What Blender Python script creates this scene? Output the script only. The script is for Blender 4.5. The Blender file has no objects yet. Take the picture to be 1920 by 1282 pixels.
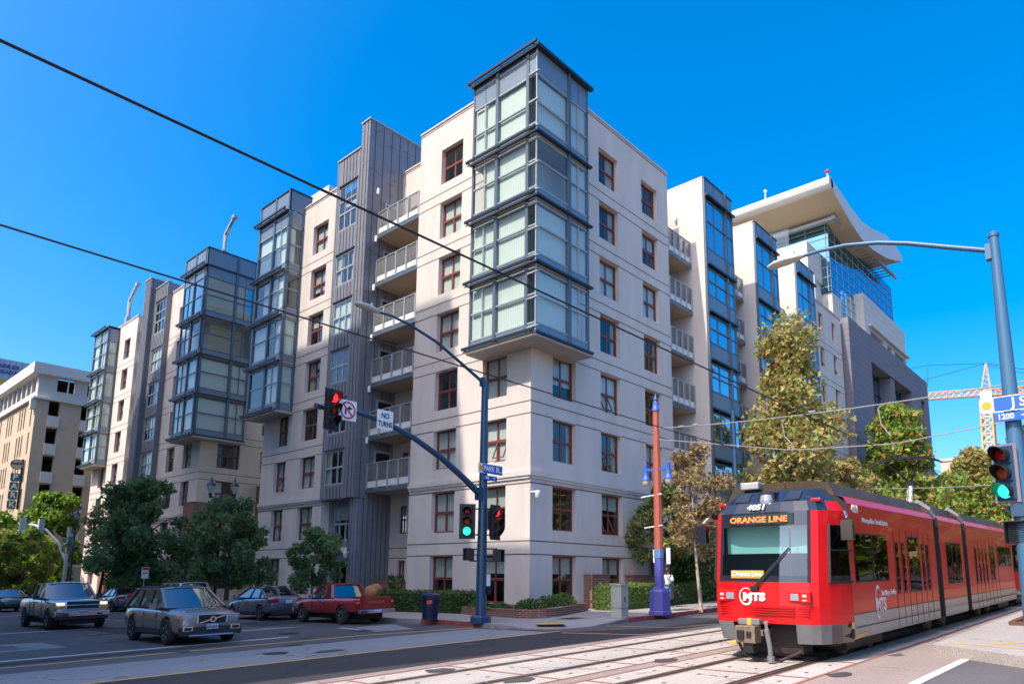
import bpy, bmesh, math, random
from mathutils import Vector, Matrix, Euler
R = math.radians
rnd = random.Random(7)
S = bpy.context.scene
COL = S.collection

# ------------------------------------------------------------------ camera
f_px, px, py = 1309.35, 975.56, 866.17
yaw, pitch, roll = R(47.584), R(9.241), R(0.564)
fw = Vector((math.sin(yaw)*math.cos(pitch), math.cos(yaw)*math.cos(pitch), math.sin(pitch)))
rt = Vector((math.cos(yaw), -math.sin(yaw), 0)); up = rt.cross(fw)
rt2 = rt*math.cos(roll)+up*math.sin(roll); up2 = up*math.cos(roll)-rt*math.sin(roll)
cd = bpy.data.cameras.new('camera'); cam = bpy.data.objects.new('camera', cd); COL.objects.link(cam)
cam.matrix_world = Matrix(((rt2.x, up2.x, -fw.x, 0), (rt2.y, up2.y, -fw.y, 0), (rt2.z, up2.z, -fw.z, 1.7), (0, 0, 0, 1)))
cd.sensor_fit = 'HORIZONTAL'; cd.sensor_width = 36; cd.lens = f_px/1920*36
cd.shift_x = (960-px)/1920; cd.shift_y = (py-641)/1920
cd.clip_start = .1; cd.clip_end = 6000
S.camera = cam

# ------------------------------------------------------------------ light
KX, KT = 1.27, 0.10           # sunlight travels along (1, -KT, -KX)
sun_dir = Vector((-1, KT, KX)).normalized()
wd = bpy.data.worlds.new('World'); S.world = wd; wd.use_nodes = True
nt = wd.node_tree; nt.nodes.clear()
sky = nt.nodes.new('ShaderNodeTexSky'); sky.sky_type = 'NISHITA'; sky.sun_disc = False
sky.sun_elevation = math.asin(sun_dir.z); sky.sun_rotation = math.atan2(sun_dir.x, sun_dir.y)
sky.air_density = 0.9; sky.dust_density = 3.4; sky.ozone_density = 2.5; sky.altitude = 0
hs = nt.nodes.new('ShaderNodeHueSaturation'); hs.inputs['Hue'].default_value = .498; hs.inputs['Saturation'].default_value = 1.62; hs.inputs['Value'].default_value = .93
bg = nt.nodes.new('ShaderNodeBackground'); bg.inputs['Strength'].default_value = 0.15
wo = nt.nodes.new('ShaderNodeOutputWorld')
nt.links.new(sky.outputs[0], hs.inputs['Color']); nt.links.new(hs.outputs[0], bg.inputs[0]); nt.links.new(bg.outputs[0], wo.inputs[0])
sl = bpy.data.lights.new('sun', 'SUN'); sl.energy = 2.05; sl.angle = R(0.53); sl.color = (1.0, .93, .82)
so = bpy.data.objects.new('sun', sl); COL.objects.link(so)
so.rotation_euler = sun_dir.to_track_quat('Z', 'Y').to_euler()
S.view_settings.view_transform = 'Standard'; S.view_settings.look = 'None'
S.view_settings.exposure = 1.35; S.view_settings.gamma = 1
S.view_settings.use_curve_mapping = False
S.cycles.max_bounces = 8; S.cycles.diffuse_bounces = 5; S.cycles.glossy_bounces = 4; S.cycles.transparent_max_bounces = 14
S.cycles.sample_clamp_indirect = 6

# ------------------------------------------------------------------ materials
def NT(m): m.use_nodes = True; t = m.node_tree; t.nodes.clear(); return t
def mat(name, col, rough=.7, metal=0, var=0.0, vscale=3.0, bump=0.0, bscale=30.0, spec=.5, emit=None, estr=0, coat=0, streak=0, col2=None, tr=0):
    m = bpy.data.materials.new(name); t = NT(m); n = t.nodes; L = t.links
    p = n.new('ShaderNodeBsdfPrincipled'); o = n.new('ShaderNodeOutputMaterial')
    p.inputs['Base Color'].default_value = (*col, 1); p.inputs['Roughness'].default_value = rough
    p.inputs['Metallic'].default_value = metal; p.inputs['Specular IOR Level'].default_value = spec
    p.inputs['Coat Weight'].default_value = coat; p.inputs['Coat Roughness'].default_value = .03
    if emit: p.inputs['Emission Color'].default_value = (*emit, 1); p.inputs['Emission Strength'].default_value = estr
    g = n.new('ShaderNodeNewGeometry')
    if var or col2:
        ns = n.new('ShaderNodeTexNoise'); ns.inputs['Scale'].default_value = vscale; ns.inputs['Detail'].default_value = 6; ns.inputs['Roughness'].default_value = .65
        if streak:
            mp = n.new('ShaderNodeMapping'); mp.inputs['Scale'].default_value = (1, 1, streak); L.new(g.outputs['Position'], mp.inputs[0]); L.new(mp.outputs[0], ns.inputs[0])
        else: L.new(g.outputs['Position'], ns.inputs[0])
        r = n.new('ShaderNodeValToRGB'); r.color_ramp.elements[0].position = .3; r.color_ramp.elements[1].position = .7
        a = tuple(c*(1-var) for c in col); b = col2 or tuple(min(1, c*(1+var)) for c in col)
        r.color_ramp.elements[0].color = (*a, 1); r.color_ramp.elements[1].color = (*b, 1)
        L.new(ns.outputs[0], r.inputs[0]); L.new(r.outputs[0], p.inputs['Base Color'])
    if bump:
        nb = n.new('ShaderNodeTexNoise'); nb.inputs['Scale'].default_value = bscale; nb.inputs['Detail'].default_value = 4
        L.new(g.outputs['Position'], nb.inputs[0]); b = n.new('ShaderNodeBump'); b.inputs['Strength'].default_value = bump; b.inputs['Distance'].default_value = .02
        L.new(nb.outputs[0], b.inputs['Height']); L.new(b.outputs[0], p.inputs['Normal'])
    if tr:
        td = n.new('ShaderNodeBsdfTranslucent'); td.inputs[0].default_value = (*[min(1, c*1.6) for c in col], 1)
        mx = n.new('ShaderNodeMixShader'); mx.inputs[0].default_value = tr
        L.new(p.outputs[0], mx.inputs[1]); L.new(td.outputs[0], mx.inputs[2]); L.new(mx.outputs[0], o.inputs[0])
    else: L.new(p.outputs[0], o.inputs[0])
    return m
def glassmat(name, tint=(.8, .9, .9), base=.12, rough=.0, gl=(1, 1, 1), wav=0.0):
    """window glass: mirror reflection by Fresnel over a tinted see-through pane"""
    m = bpy.data.materials.new(name); t = NT(m); n = t.nodes; L = t.links
    tr = n.new('ShaderNodeBsdfTransparent'); tr.inputs[0].default_value = (*tint, 1)
    gs = n.new('ShaderNodeBsdfGlossy'); gs.inputs['Roughness'].default_value = rough; gs.inputs[0].default_value = (*gl, 1)
    ge = n.new('ShaderNodeNewGeometry'); dt = n.new('ShaderNodeVectorMath'); dt.operation = 'DOT_PRODUCT'; L.new(ge.outputs['Incoming'], dt.inputs[0]); L.new(ge.outputs['Normal'], dt.inputs[1])
    ab = n.new('ShaderNodeMath'); ab.operation = 'ABSOLUTE'; L.new(dt.outputs['Value'], ab.inputs[0])
    om = n.new('ShaderNodeMath'); om.operation = 'SUBTRACT'; om.inputs[0].default_value = 1; L.new(ab.outputs[0], om.inputs[1])
    pw = n.new('ShaderNodeMath'); pw.operation = 'POWER'; pw.inputs[1].default_value = 4.5; L.new(om.outputs[0], pw.inputs[0])
    mr = n.new('ShaderNodeMapRange'); mr.inputs['To Min'].default_value = base; mr.inputs['To Max'].default_value = 1
    mx = n.new('ShaderNodeMixShader'); o = n.new('ShaderNodeOutputMaterial')
    L.new(pw.outputs[0], mr.inputs[0]); L.new(mr.outputs[0], mx.inputs[0]); L.new(tr.outputs[0], mx.inputs[1]); L.new(gs.outputs[0], mx.inputs[2]); L.new(mx.outputs[0], o.inputs[0])
    if wav:
        g = n.new('ShaderNodeNewGeometry'); nb = n.new('ShaderNodeTexNoise'); nb.inputs['Scale'].default_value = .9; nb.inputs['Detail'].default_value = 1
        L.new(g.outputs['Position'], nb.inputs[0]); b = n.new('ShaderNodeBump'); b.inputs['Strength'].default_value = wav; b.inputs['Distance'].default_value = .05
        L.new(nb.outputs[0], b.inputs['Height']); L.new(b.outputs[0], gs.inputs['Normal'])
    return m
def stripes(name, c1, c2, scale, vec, rough=.8, width=.5, tr=0):
    """stripes along a world direction (blinds, seams)"""
    m = bpy.data.materials.new(name); t = NT(m); n = t.nodes; L = t.links
    p = n.new('ShaderNodeBsdfPrincipled'); o = n.new('ShaderNodeOutputMaterial'); p.inputs['Roughness'].default_value = rough
    g = n.new('ShaderNodeNewGeometry'); d = n.new('ShaderNodeVectorMath'); d.operation = 'DOT_PRODUCT'; d.inputs[1].default_value = vec
    L.new(g.outputs['Position'], d.inputs[0]); k = n.new('ShaderNodeMath'); k.operation = 'MULTIPLY'; k.inputs[1].default_value = scale; L.new(d.outputs['Value'], k.inputs[0])
    fr = n.new('ShaderNodeMath'); fr.operation = 'FRACT'; L.new(k.outputs[0], fr.inputs[0])
    r = n.new('ShaderNodeValToRGB'); e = r.color_ramp.elements; e[0].color = (*c2, 1); e[1].color = (*c2, 1); e[0].position = 0; e[1].position = 1
    a = e.new(max(.02, .5-width/2)); a.color = (*c1, 1); b = e.new(.5+width/2-.01); b.color = (*c1, 1)
    L.new(fr.outputs[0], r.inputs[0]); L.new(r.outputs[0], p.inputs['Base Color']); L.new(p.outputs[0], o.inputs[0])
    return m
def brickmat(name, c1, c2, mortar, scale=1.0, bw=.22, bh=.075, rough=.85, ms=.012):
    m = bpy.data.materials.new(name); t = NT(m); n = t.nodes; L = t.links
    p = n.new('ShaderNodeBsdfPrincipled'); o = n.new('ShaderNodeOutputMaterial'); p.inputs['Roughness'].default_value = rough
    g = n.new('ShaderNodeNewGeometry'); s = n.new('ShaderNodeSeparateXYZ'); L.new(g.outputs['Position'], s.inputs[0])
    a = n.new('ShaderNodeMath'); a.operation = 'ADD'; L.new(s.outputs[0], a.inputs[0]); L.new(s.outputs[1], a.inputs[1])
    c = n.new('ShaderNodeCombineXYZ'); L.new(a.outputs[0], c.inputs[0]); L.new(s.outputs[2], c.inputs[1])
    b = n.new('ShaderNodeTexBrick'); L.new(c.outputs[0], b.inputs['Vector']); b.inputs['Scale'].default_value = scale
    b.inputs['Color1'].default_value = (*c1, 1); b.inputs['Color2'].default_value = (*c2, 1); b.inputs['Mortar'].default_value = (*mortar, 1)
    b.inputs['Brick Width'].default_value = bw; b.inputs['Row Height'].default_value = bh; b.inputs['Mortar Size'].default_value = ms; b.inputs['Mortar Smooth'].default_value = .2
    L.new(b.outputs[0], p.inputs['Base Color']); L.new(p.outputs[0], o.inputs[0])
    bp = n.new('ShaderNodeBump'); bp.inputs['Strength'].default_value = .4; bp.inputs['Distance'].default_value = .01; bp.invert = True; L.new(b.outputs['Fac'], bp.inputs['Height']); L.new(bp.outputs[0], p.inputs['Normal'])
    return m

STUC = mat('stucco', (.64, .575, .52), .9, var=.085, vscale=1.1, bump=.3, bscale=60, streak=.18)
STUC2 = mat('stucco_warm', (.66, .54, .40), .9, var=.07, vscale=1.1, bump=.25, bscale=60, streak=.35)
STUCR = mat('red_stucco', (.34, .07, .03), .9)
JOINT = mat('joint', (.16, .11, .08), .9)
REDF = mat('red_window_frame', (.22, .05, .04), .5)
STEEL = mat('blue_grey_steel', (.12, .16, .20), .42, metal=.25, var=.06)
STEELD = mat('dark_steel', (.035, .045, .06), .4, metal=.3)
PANEL = mat('blue_grey_panel', (.20, .26, .32), .4, metal=.2, var=.05, vscale=.5)
GREYF = mat('grey_frame', (.36, .40, .42), .45, metal=.1)
ZINC = mat('zinc_cladding', (.22, .22, .245), .55, metal=.15, var=.12, vscale=1.2)
ZINCD = mat('zinc_seam', (.08, .08, .09), .5, metal=.2)
GL = glassmat('window_glass', (.80, .86, .84), .10, gl=(.8, .88, .92), wav=.12)
GLB = glassmat('bay_glass', (.84, .92, .90), .10, gl=(.75, .85, .9), wav=.1)
GLR = glassmat('blue_bay_glass', (.42, .55, .62), .58, gl=(.62, .86, 1), wav=.06)
GLT = glassmat('teal_glass', (.12, .25, .3), .42, gl=(.7, .95, 1), wav=.1)
BLIND = mat('blind', (.62, .66, .60), .8)
VBL = stripes('vertical_blind', (.76, .77, .72), (.46, .48, .45), 9, (1, 1, 0), width=.8)
HBL = stripes('slat_blind', (.55, .58, .52), (.2, .22, .2), 14, (0, 0, 1), width=.8)
CURT = stripes('curtain', (.6, .52, .42), (.3, .25, .2), 5, (1, 1, 0), width=.6)
CURB_ = stripes('blue_curtain', (.12, .25, .5), (.06, .1, .25), 5, (1, 1, 0), width=.6)
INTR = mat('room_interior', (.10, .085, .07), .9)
SOFF = mat('soffit', (.42, .38, .33), .8, var=.04)
BALC = mat('balcony_underside', (.50, .40, .30), .85)
SCRN = mat('perforated_screen', (.30, .31, .31), .6)
WHT = mat('white_paint', (.74, .74, .72), .5)
CONC = mat('concrete', (.42, .38, .33), .85, var=.12, vscale=1.3, bump=.2)
BRK = brickmat('brick', (.20, .05, .035), (.27, .08, .05), (.33, .27, .22))
BRKO = brickmat('orange_brick', (.45, .22, .09), (.5, .27, .12), (.5, .4, .3))
BLACK = mat('black', (.012, .012, .013), .5)
RUB = mat('rubber', (.02, .02, .02), .8)
CHR = mat('chrome', (.75, .76, .78), .15, metal=1)
ALU = mat('alloy', (.55, .56, .58), .3, metal=.9)
GALV = mat('galvanised', (.45, .46, .46), .5, metal=.5, var=.1)

# ------------------------------------------------------------------ mesh helpers
def mw(o):
    m = Matrix.Translation(o.location) @ o.rotation_euler.to_matrix().to_4x4()
    return (mw(o.parent) @ m) if o.parent else m
class MB:
    def __init__(s): s.v = []; s.f = []; s.m = []
    def poly(s, pts, m=0):
        n = len(s.v); s.v += [tuple(p) for p in pts]; s.f.append(tuple(range(n, n+len(pts)))); s.m.append(m)
    def box(s, x0, x1, y0, y1, z0, z1, m=0):
        if x0 > x1: x0, x1 = x1, x0
        if y0 > y1: y0, y1 = y1, y0
        if z0 > z1: z0, z1 = z1, z0
        n = len(s.v)
        s.v += [(x0, y0, z0), (x1, y0, z0), (x1, y1, z0), (x0, y1, z0), (x0, y0, z1), (x1, y0, z1), (x1, y1, z1), (x0, y1, z1)]
        for q in ((0, 3, 2, 1), (4, 5, 6, 7), (0, 1, 5, 4), (1, 2, 6, 5), (2, 3, 7, 6), (3, 0, 4, 7)):
            s.f.append(tuple(n+i for i in q)); s.m.append(m)
    def bar(s, p, q, w, h, m=0, upv=(0, 0, 1)):
        p = Vector(p); q = Vector(q); d = (q-p).normalized(); a = d.cross(Vector(upv))
        if a.length < 1e-4: a = d.cross(Vector((0, 1, 0)))
        a.normalize(); b = a.cross(d); a *= w/2; b *= h/2; n = len(s.v)
        for c in (p, q):
            for e in (-a-b, a-b, a+b, -a+b): s.v.append(tuple(c+e))
        for k in ((0, 3, 2, 1), (4, 5, 6, 7), (0, 1, 5, 4), (1, 2, 6, 5), (2, 3, 7, 6), (3, 0, 4, 7)):
            s.f.append(tuple(n+i for i in k)); s.m.append(m)
    def tube(s, pts, r, n=8, m=0, cap=True):
        pts = [Vector(p) for p in pts]; r = r if isinstance(r, (list, tuple)) else [r]*len(pts)
        b0 = len(s.v); ref = Vector((.31, .17, .93)).normalized()
        for i, p in enumerate(pts):
            d = (pts[min(i+1, len(pts)-1)]-pts[max(i-1, 0)]).normalized()
            a = d.cross(ref)
            if a.length < .05: a = d.cross(Vector((1, 0, 0)))
            a.normalize(); b = a.cross(d)
            for k in range(n):
                t = 2*math.pi*k/n; s.v.append(tuple(p+(a*math.cos(t)+b*math.sin(t))*r[i]))
        for i in range(len(pts)-1):
            for k in range(n):
                s.f.append((b0+i*n+k, b0+i*n+(k+1) % n, b0+(i+1)*n+(k+1) % n, b0+(i+1)*n+k)); s.m.append(m)
        if cap:
            s.f.append(tuple(b0+k for k in range(n))); s.m.append(m)
            s.f.append(tuple(b0+(len(pts)-1)*n+k for k in reversed(range(n)))); s.m.append(m)
    def lathe(s, c, prof, n=16, m=0):
        c = Vector(c); b0 = len(s.v)
        for r, z in prof:
            for k in range(n): t = 2*math.pi*k/n; s.v.append((c.x+r*math.cos(t), c.y+r*math.sin(t), c.z+z))
        for i in range(len(prof)-1):
            for k in range(n): s.f.append((b0+i*n+k, b0+i*n+(k+1) % n, b0+(i+1)*n+(k+1) % n, b0+(i+1)*n+k)); s.m.append(m)
        s.f.append(tuple(b0+k for k in range(n))); s.m.append(m)
        s.f.append(tuple(b0+(len(prof)-1)*n+k for k in range(n))); s.m.append(m)
    def prism(s, pts, d, m=0, mside=None):
        """closed outline pts (3D) extruded by vector d"""
        n = len(pts); b = len(s.v); d = Vector(d); s.v += [tuple(Vector(p)) for p in pts]+[tuple(Vector(p)+d) for p in pts]
        s.f.append(tuple(b+i for i in range(n))); s.m.append(m); s.f.append(tuple(b+n+i for i in reversed(range(n)))); s.m.append(m)
        for i in range(n): s.f.append((b+i, b+(i+1) % n, b+n+(i+1) % n, b+n+i)); s.m.append(m if mside is None else mside)
    def ball(s, c, r, n=10, m=0):
        r = r if isinstance(r, (tuple, list)) else (r, r, r); k = n//2+1; b0 = len(s.v)
        for i in range(1, k):
            a = math.pi*i/k
            for j in range(n): t = 2*math.pi*j/n; s.v.append((c[0]+r[0]*math.sin(a)*math.cos(t), c[1]+r[1]*math.sin(a)*math.sin(t), c[2]+r[2]*math.cos(a)))
        s.v += [(c[0], c[1], c[2]+r[2]), (c[0], c[1], c[2]-r[2])]; T = len(s.v)-2
        for i in range(k-2):
            for j in range(n): s.f.append((b0+i*n+j, b0+(i+1)*n+j, b0+(i+1)*n+(j+1) % n, b0+i*n+(j+1) % n)); s.m.append(m)
        for j in range(n):
            s.f.append((T, b0+j, b0+(j+1) % n)); s.m.append(m); s.f.append((T+1, b0+(k-2)*n+(j+1) % n, b0+(k-2)*n+j)); s.m.append(m)
    def disc(s, c, nrm, r, n=20, m=0):
        c = Vector(c); q = Vector(nrm).to_track_quat('Z', 'Y')
        s.poly([c+q @ Vector((r*math.cos(2*math.pi*k/n), r*math.sin(2*math.pi*k/n), 0)) for k in range(n)], m)
    def build(s, name, mats, parent=None, world=True, smooth=False, rec=True, bevel=0, auto=None):
        me = bpy.data.meshes.new(name); vs = s.v
        if parent is not None and world:
            inv = mw(parent).inverted(); vs = [tuple(inv @ Vector(v)) for v in vs]
        me.from_pydata(vs, [], s.f)
        for mt in (mats if isinstance(mats, (list, tuple)) else [mats]): me.materials.append(mt)
        me.polygons.foreach_set('material_index', s.m)
        if rec:
            b = bmesh.new(); b.from_mesh(me); bmesh.ops.recalc_face_normals(b, faces=b.faces); b.to_mesh(me); b.free()
        if smooth: me.polygons.foreach_set('use_smooth', [True]*len(me.polygons))
        o = bpy.data.objects.new(name, me); COL.objects.link(o)
        if parent is not None: o.parent = parent
        if bevel:
            bv = o.modifiers.new('bevel', 'BEVEL'); bv.width = bevel; bv.segments = 2; bv.limit_method = 'ANGLE'; bv.angle_limit = R(40)
        if auto:
            me.polygons.foreach_set('use_smooth', [True]*len(me.polygons))
            ee = me.edges; b = bmesh.new(); b.from_mesh(me)
            for e in b.edges:
                if len(e.link_faces) == 2 and e.calc_face_angle(0) > R(auto): e.smooth = False
            b.to_mesh(me); b.free()
        return o
def tag(o, label, cat, group=None, kind=None):
    o['label'] = label; o['category'] = cat
    if group: o['group'] = group
    if kind: o['kind'] = kind
    return o
def thing(name, label, cat, loc=(0, 0, 0), rz=0, group=None):
    o = bpy.data.objects.new(name, None); COL.objects.link(o); o.location = loc; o.rotation_euler = (0, 0, rz); o.empty_display_size = .2
    return tag(o, label, cat, group)
def struct(o): o['kind'] = 'structure'; return o
def copy_tree(o, parent=None):
    c = o.copy(); COL.objects.link(c); c.parent = parent
    for ch in list(o.children): copy_tree(ch, c)
    return c
def gz(x, y): return -0.036+0.021*x-0.021*y
SLOPE = (R(-1.2), R(-1.2))
def text_mb(txt, size, depth=.01, bold=0.0, mat_=None, name='lettering', sx=1.0):
    """lettering as a mesh lying in local XY (x right, y up), origin at centre"""
    cu = bpy.data.curves.new(name, 'FONT'); cu.body = txt; cu.size = size; cu.extrude = depth; cu.offset = bold; cu.align_x = 'CENTER'; cu.align_y = 'CENTER'
    cu.resolution_u = 3
    o = bpy.data.objects.new(name, cu); COL.objects.link(o); dg = bpy.context.evaluated_depsgraph_get(); dg.update()
    me = bpy.data.meshes.new_from_object(o.evaluated_get(dg)); bpy.data.objects.remove(o); bpy.data.curves.remove(cu)
    me.name = name
    if sx != 1: me.transform(Matrix.Diagonal((sx, 1, 1, 1)))
    return me
def letter(txt, size, pos, right, upv, m, parent, name='lettering', depth=.006, bold=0.0, sx=1.0):
    me = text_mb(txt, size, depth, bold, name=name, sx=sx); me.materials.clear(); me.materials.append(m)
    r = Vector(right).normalized(); u = Vector(upv).normalized(); n = r.cross(u)
    M = Matrix(((r.x, u.x, n.x, pos[0]), (r.y, u.y, n.y, pos[1]), (r.z, u.z, n.z, pos[2]), (0, 0, 0, 1)))
    inv = mw(parent).inverted() if parent else Matrix()
    me.transform(inv @ M); o = bpy.data.objects.new(name, me); COL.objects.link(o)
    if parent: o.parent = parent
    return o
class Fac:
    """facade frame: 'L' = plane x=P seen from -x (u runs along +y), 'R' = plane y=P seen from -y (u runs along +x)"""
    def __init__(s, k, P): s.k = k; s.P = P
    def p(s, u, d, z): return (s.P-d, u, z) if s.k == 'L' else (u, s.P-d, z)
    def b(s, mb, u0, u1, d0, d1, z0, z1, m=0):
        a = s.p(u0, d0, z0); c = s.p(u1, d1, z1); mb.box(a[0], c[0], a[1], c[1], a[2], c[2], m)
    def q(s, mb, u0, u1, d, z0, z1, m=0): mb.poly([s.p(u0, d, z0), s.p(u1, d, z0), s.p(u1, d, z1), s.p(u0, d, z1)], m)
def wallholes(mb, F, u0, u1, z0, z1, holes, dep=.3, m=0, mr=0):
    us = sorted({u0, u1, *[h[0] for h in holes], *[h[1] for h in holes]}); zs = sorted({z0, z1, *[h[2] for h in holes], *[h[3] for h in holes]})
    us = [u for u in us if u0 <= u <= u1]; zs = [z for z in zs if z0 <= z <= z1]
    for i in range(len(us)-1):
        run = None
        for j in range(len(zs)-1):
            uc = (us[i]+us[i+1])/2; zc = (zs[j]+zs[j+1])/2
            solid = not any(h[0] < uc < h[1] and h[2] < zc < h[3] for h in holes)
            if solid:
                if run is None: run = zs[j]
            elif run is not None: F.q(mb, us[i], us[i+1], 0, run, zs[j], m); run = None
        if run is not None: F.q(mb, us[i], us[i+1], 0, run, zs[-1], m)
    for h in holes:
        a, b, c, d = h; P = F.p
        for q in ([(a, 0, c), (a, 0, d), (a, -dep, d), (a, -dep, c)], [(b, 0, c), (b, -dep, c), (b, -dep, d), (b, 0, d)],
                  [(a, 0, d), (b, 0, d), (b, -dep, d), (a, -dep, d)], [(a, 0, c), (a, -dep, c), (b, -dep, c), (b, 0, c)]):
            mb.poly([P(*t) for t in q], mr)
# ------------------------------------------------------------------ apartment building
TOPS = [2.6, 5.7, 8.8, 11.83, 14.93, 18.03, 21.12, 24.2]
SILL = [.5, 3.72, 6.84, 9.83, 12.93, 16.0, 19.1, 22.2]
def blind_for(F, u0, u1, z0, z1, d, par, full=None, wide=False):
    b = MB(); k = rnd.random() if full is None else full; w = u1-u0; h = z1-z0
    if k < .30: F.q(b, u0, u1, d, z0+h*.02, z1, 0); m = VBL
    elif k < .46: F.q(b, u0, u1, d, z0+h*rnd.choice([.5, .35, .62]), z1, 0); m = BLIND
    elif k < .58: F.q(b, u0, u1, d, z0+h*rnd.choice([0, .5, .25]), z1, 0); m = HBL
    elif k < .80: F.q(b, u0, u0+w*rnd.uniform(.15, .35), d, z0, z1, 0); F.q(b, u1-w*rnd.uniform(.1, .4), u1, d, z0, z1, 0); m = CURT if rnd.random() < .8 else CURB_
    elif k < .88: F.q(b, u0, u0+w*rnd.uniform(.3, .55), d, z0, z1, 0); m = VBL
    else: return
    b.build('blind', m, par, rec=False)
def window(F, u0, u1, z0, z1, par, m=None, cols=2, rec=.24, split=.5, fw_=.085, blind=None, lowm=True):
    f = MB(); m = m or REDF; d0, d1 = -rec-.06, -rec
    F.b(f, u0, u0+fw_, d0, d1, z0, z1); F.b(f, u1-fw_, u1, d0, d1, z0, z1)
    F.b(f, u0+fw_, u1-fw_, d0, d1, z0, z0+fw_); F.b(f, u0+fw_, u1-fw_, d0, d1, z1-fw_, z1)
    zm = z0+(z1-z0)*split
    F.b(f, u0+fw_, u1-fw_, d0-.004, d1+.012, zm-.055, zm+.055)
    for i in range(1, cols):
        u = u0+(u1-u0)*i/cols
        F.b(f, u-.028, u+.028, d0, d1-.006, zm+.055, z1-fw_); F.b(f, u-.055, u+.055, d0, d1-.006, z0+fw_, zm-.055)
    if rnd.random() < .12 and m is REDF:          # one sash tilted open
        a = Vector(F.p(u0+fw_, d1, zm-.06)); b_ = Vector(F.p((u0+u1)/2-.05, d1, zm-.06)); c = Vector(F.p((u0+u1)/2-.05, d1+.34, z0+.14)); e = Vector(F.p(u0+fw_, d1+.34, z0+.14))
        for p, q in ((a, b_), (b_, c), (c, e), (e, a)): f.bar(p, q, .05, .05)
    o = f.build('window', m, par)
    g = MB(); F.q(g, u0+.02, u1-.02, -rec-.035, z0+.02, z1-.02); g.build('pane', GL, o, rec=False)
    blind_for(F, u0+.06, u1-.06, z0+.06, z1-.04, -rec-.11, o, blind)
    return o
def joint_lines(mb, F, u0, u1, zs, holes=()):
    for z in zs:
        cuts = sorted((h[0], h[1]) for h in holes if h[2]-.02 < z < h[3]+.02); a = u0
        for c, d in cuts+[(u1, u1)]:
            if c > a: F.b(mb, a, c, 0.0005, .006, z-.024, z+.024)
            a = max(a, d)
BELT = [2.63, 3.2, 8.81, 9.36, 11.87, 12.42, 14.96, 15.5, 18.06, 18.6, 21.15, 21.7]
def add_wall(par, F, u0, u1, ztop, holes, zb=-2.2, m=STUC, joints=BELT, belt=True, dep=.3, coping=True):
    w = MB(); wallholes(w, F, u0, u1, zb, ztop, holes, dep)
    o = w.build('wall', m, par, rec=False)
    j = MB(); joint_lines(j, F, u0, u1, [z for z in joints if z < ztop-.5], holes)
    if j.v: j.build('joint', JOINT, o)
    if belt:
        b = MB(); F.b(b, u0-(.12 if F.k == 'R' else .0), u1, 0.001, .12, 6.02, 6.24); F.b(b, u0, u1, .001, .07, 5.90, 6.02); F.b(b, u0, u1, .0008, .02, 5.70, 5.74, 1)
        b.build('belt_course', [m, JOINT], par)
    if coping:
        c = MB(); F.b(c, u0-.03, u1+.03, -.35, .05, ztop, ztop+.09); F.b(c, u0, u1, .0, .015, ztop-.16, ztop-.13, 1); c.build('coping', [m, REDF], par)
    return o
def solid(par, x0, x1, y0, y1, z0, z1, m, name='wall'):
    b = MB(); b.box(x0, x1, y0, y1, z0, z1); return b.build(name, m, par)

def bay_storey(par, faces, z0, z1, sp=.45, ztr=None, ztopglass=None, glass=None, label=None, blind=.1, fm=None, ledge=True, shade=True):
    """faces: list of (Fac, u0, u1, thick[], thin[]); one storey of a projecting glazed bay"""
    fr = MB(); gl = MB(); bl = MB(); glass = glass or GLB
    ztr = ztr or z0+1.78; zt = ztopglass or z1-.2
    for F, u0, u1, thick, thin in faces:
        F.b(fr, u0, u1, -.05, 0, z0+.06, z0+sp, 1)                      # spandrel panel
        if ztopglass: F.b(fr, u0, u1, -.05, 0, zt, z1-.02, 1)
        F.b(fr, u0, u1, -.08, .02, z0+sp, z0+sp+.07, 2); F.b(fr, u0, u1, -.08, .02, zt-.06, zt, 2)
        F.b(fr, u0, u1, -.08, .015, ztr-.035, ztr+.035, 2)
        for u, w, pr in thick: F.b(fr, u-w/2, u+w/2, -.1, pr, z0+.02, z1, 0)
        for u in thin: F.b(fr, u-.03, u+.03, -.07, .012, z0+sp+.07, zt-.06, 2)
        if ztopglass:
            for u in thin: F.b(fr, u-.012, u+.012, -.05, .006, zt, z1-.03, 3)
        F.q(gl, u0+.03, u1-.03, -.035, z0+sp+.03, zt-.03)
        edges = [u0]+[t[0] for t in thick]+[u1]; edges = sorted(set(edges))
        for a, b in zip(edges[:-1], edges[1:]):
            if b-a < .6: continue
            if blind == 'none': continue
            k = rnd.random()
            if k < .88: F.q(bl, a+.1, b-.08, -.13, z0+sp+.1, zt-.1)
            elif k < .95: F.q(bl, a+.1, b-(b-a)*.45, -.13, z0+sp+.1, zt-.1)
    o = fr.build('bay_window', [STEEL, PANEL, fm or GREYF, STEELD], par)
    gl.build('pane', glass, o, rec=False)
    if bl.v: bl.build('blind', VBL, o, rec=False)
    return o
def bay_slab(par, x0, x1, y0, y1, z, m=SOFF, t=.16):
    b = MB(); b.box(x0, x1, y0, y1, z-t, z); return b.build('floor_slab', m, par)
def ledge(par, F, u0, u1, z, out=.14, h=.1, shade=False, m=STEELD):
    b = MB(); F.b(b, u0, u1, .021, out, z-h/2, z+h/2, 0)
    if shade:
        b.bar(F.p(u0-.1, .34, z+.05), F.p(u1+.05, .34, z+.05), .09, .12, 0)
        b.bar(F.p(u0-.1, .24, z-.06), F.p(u1+.05, .24, z-.06), .05, .06, 1)
        u = u0+.1
        while u < u1: F.b(b, u, u+.05, .1, .34, z-.03, z+.03, 0); u += (u1-u0-.2)/2-.001
    return b.build('sunshade' if shade else 'ledge', [m, GREYF], par)
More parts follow.
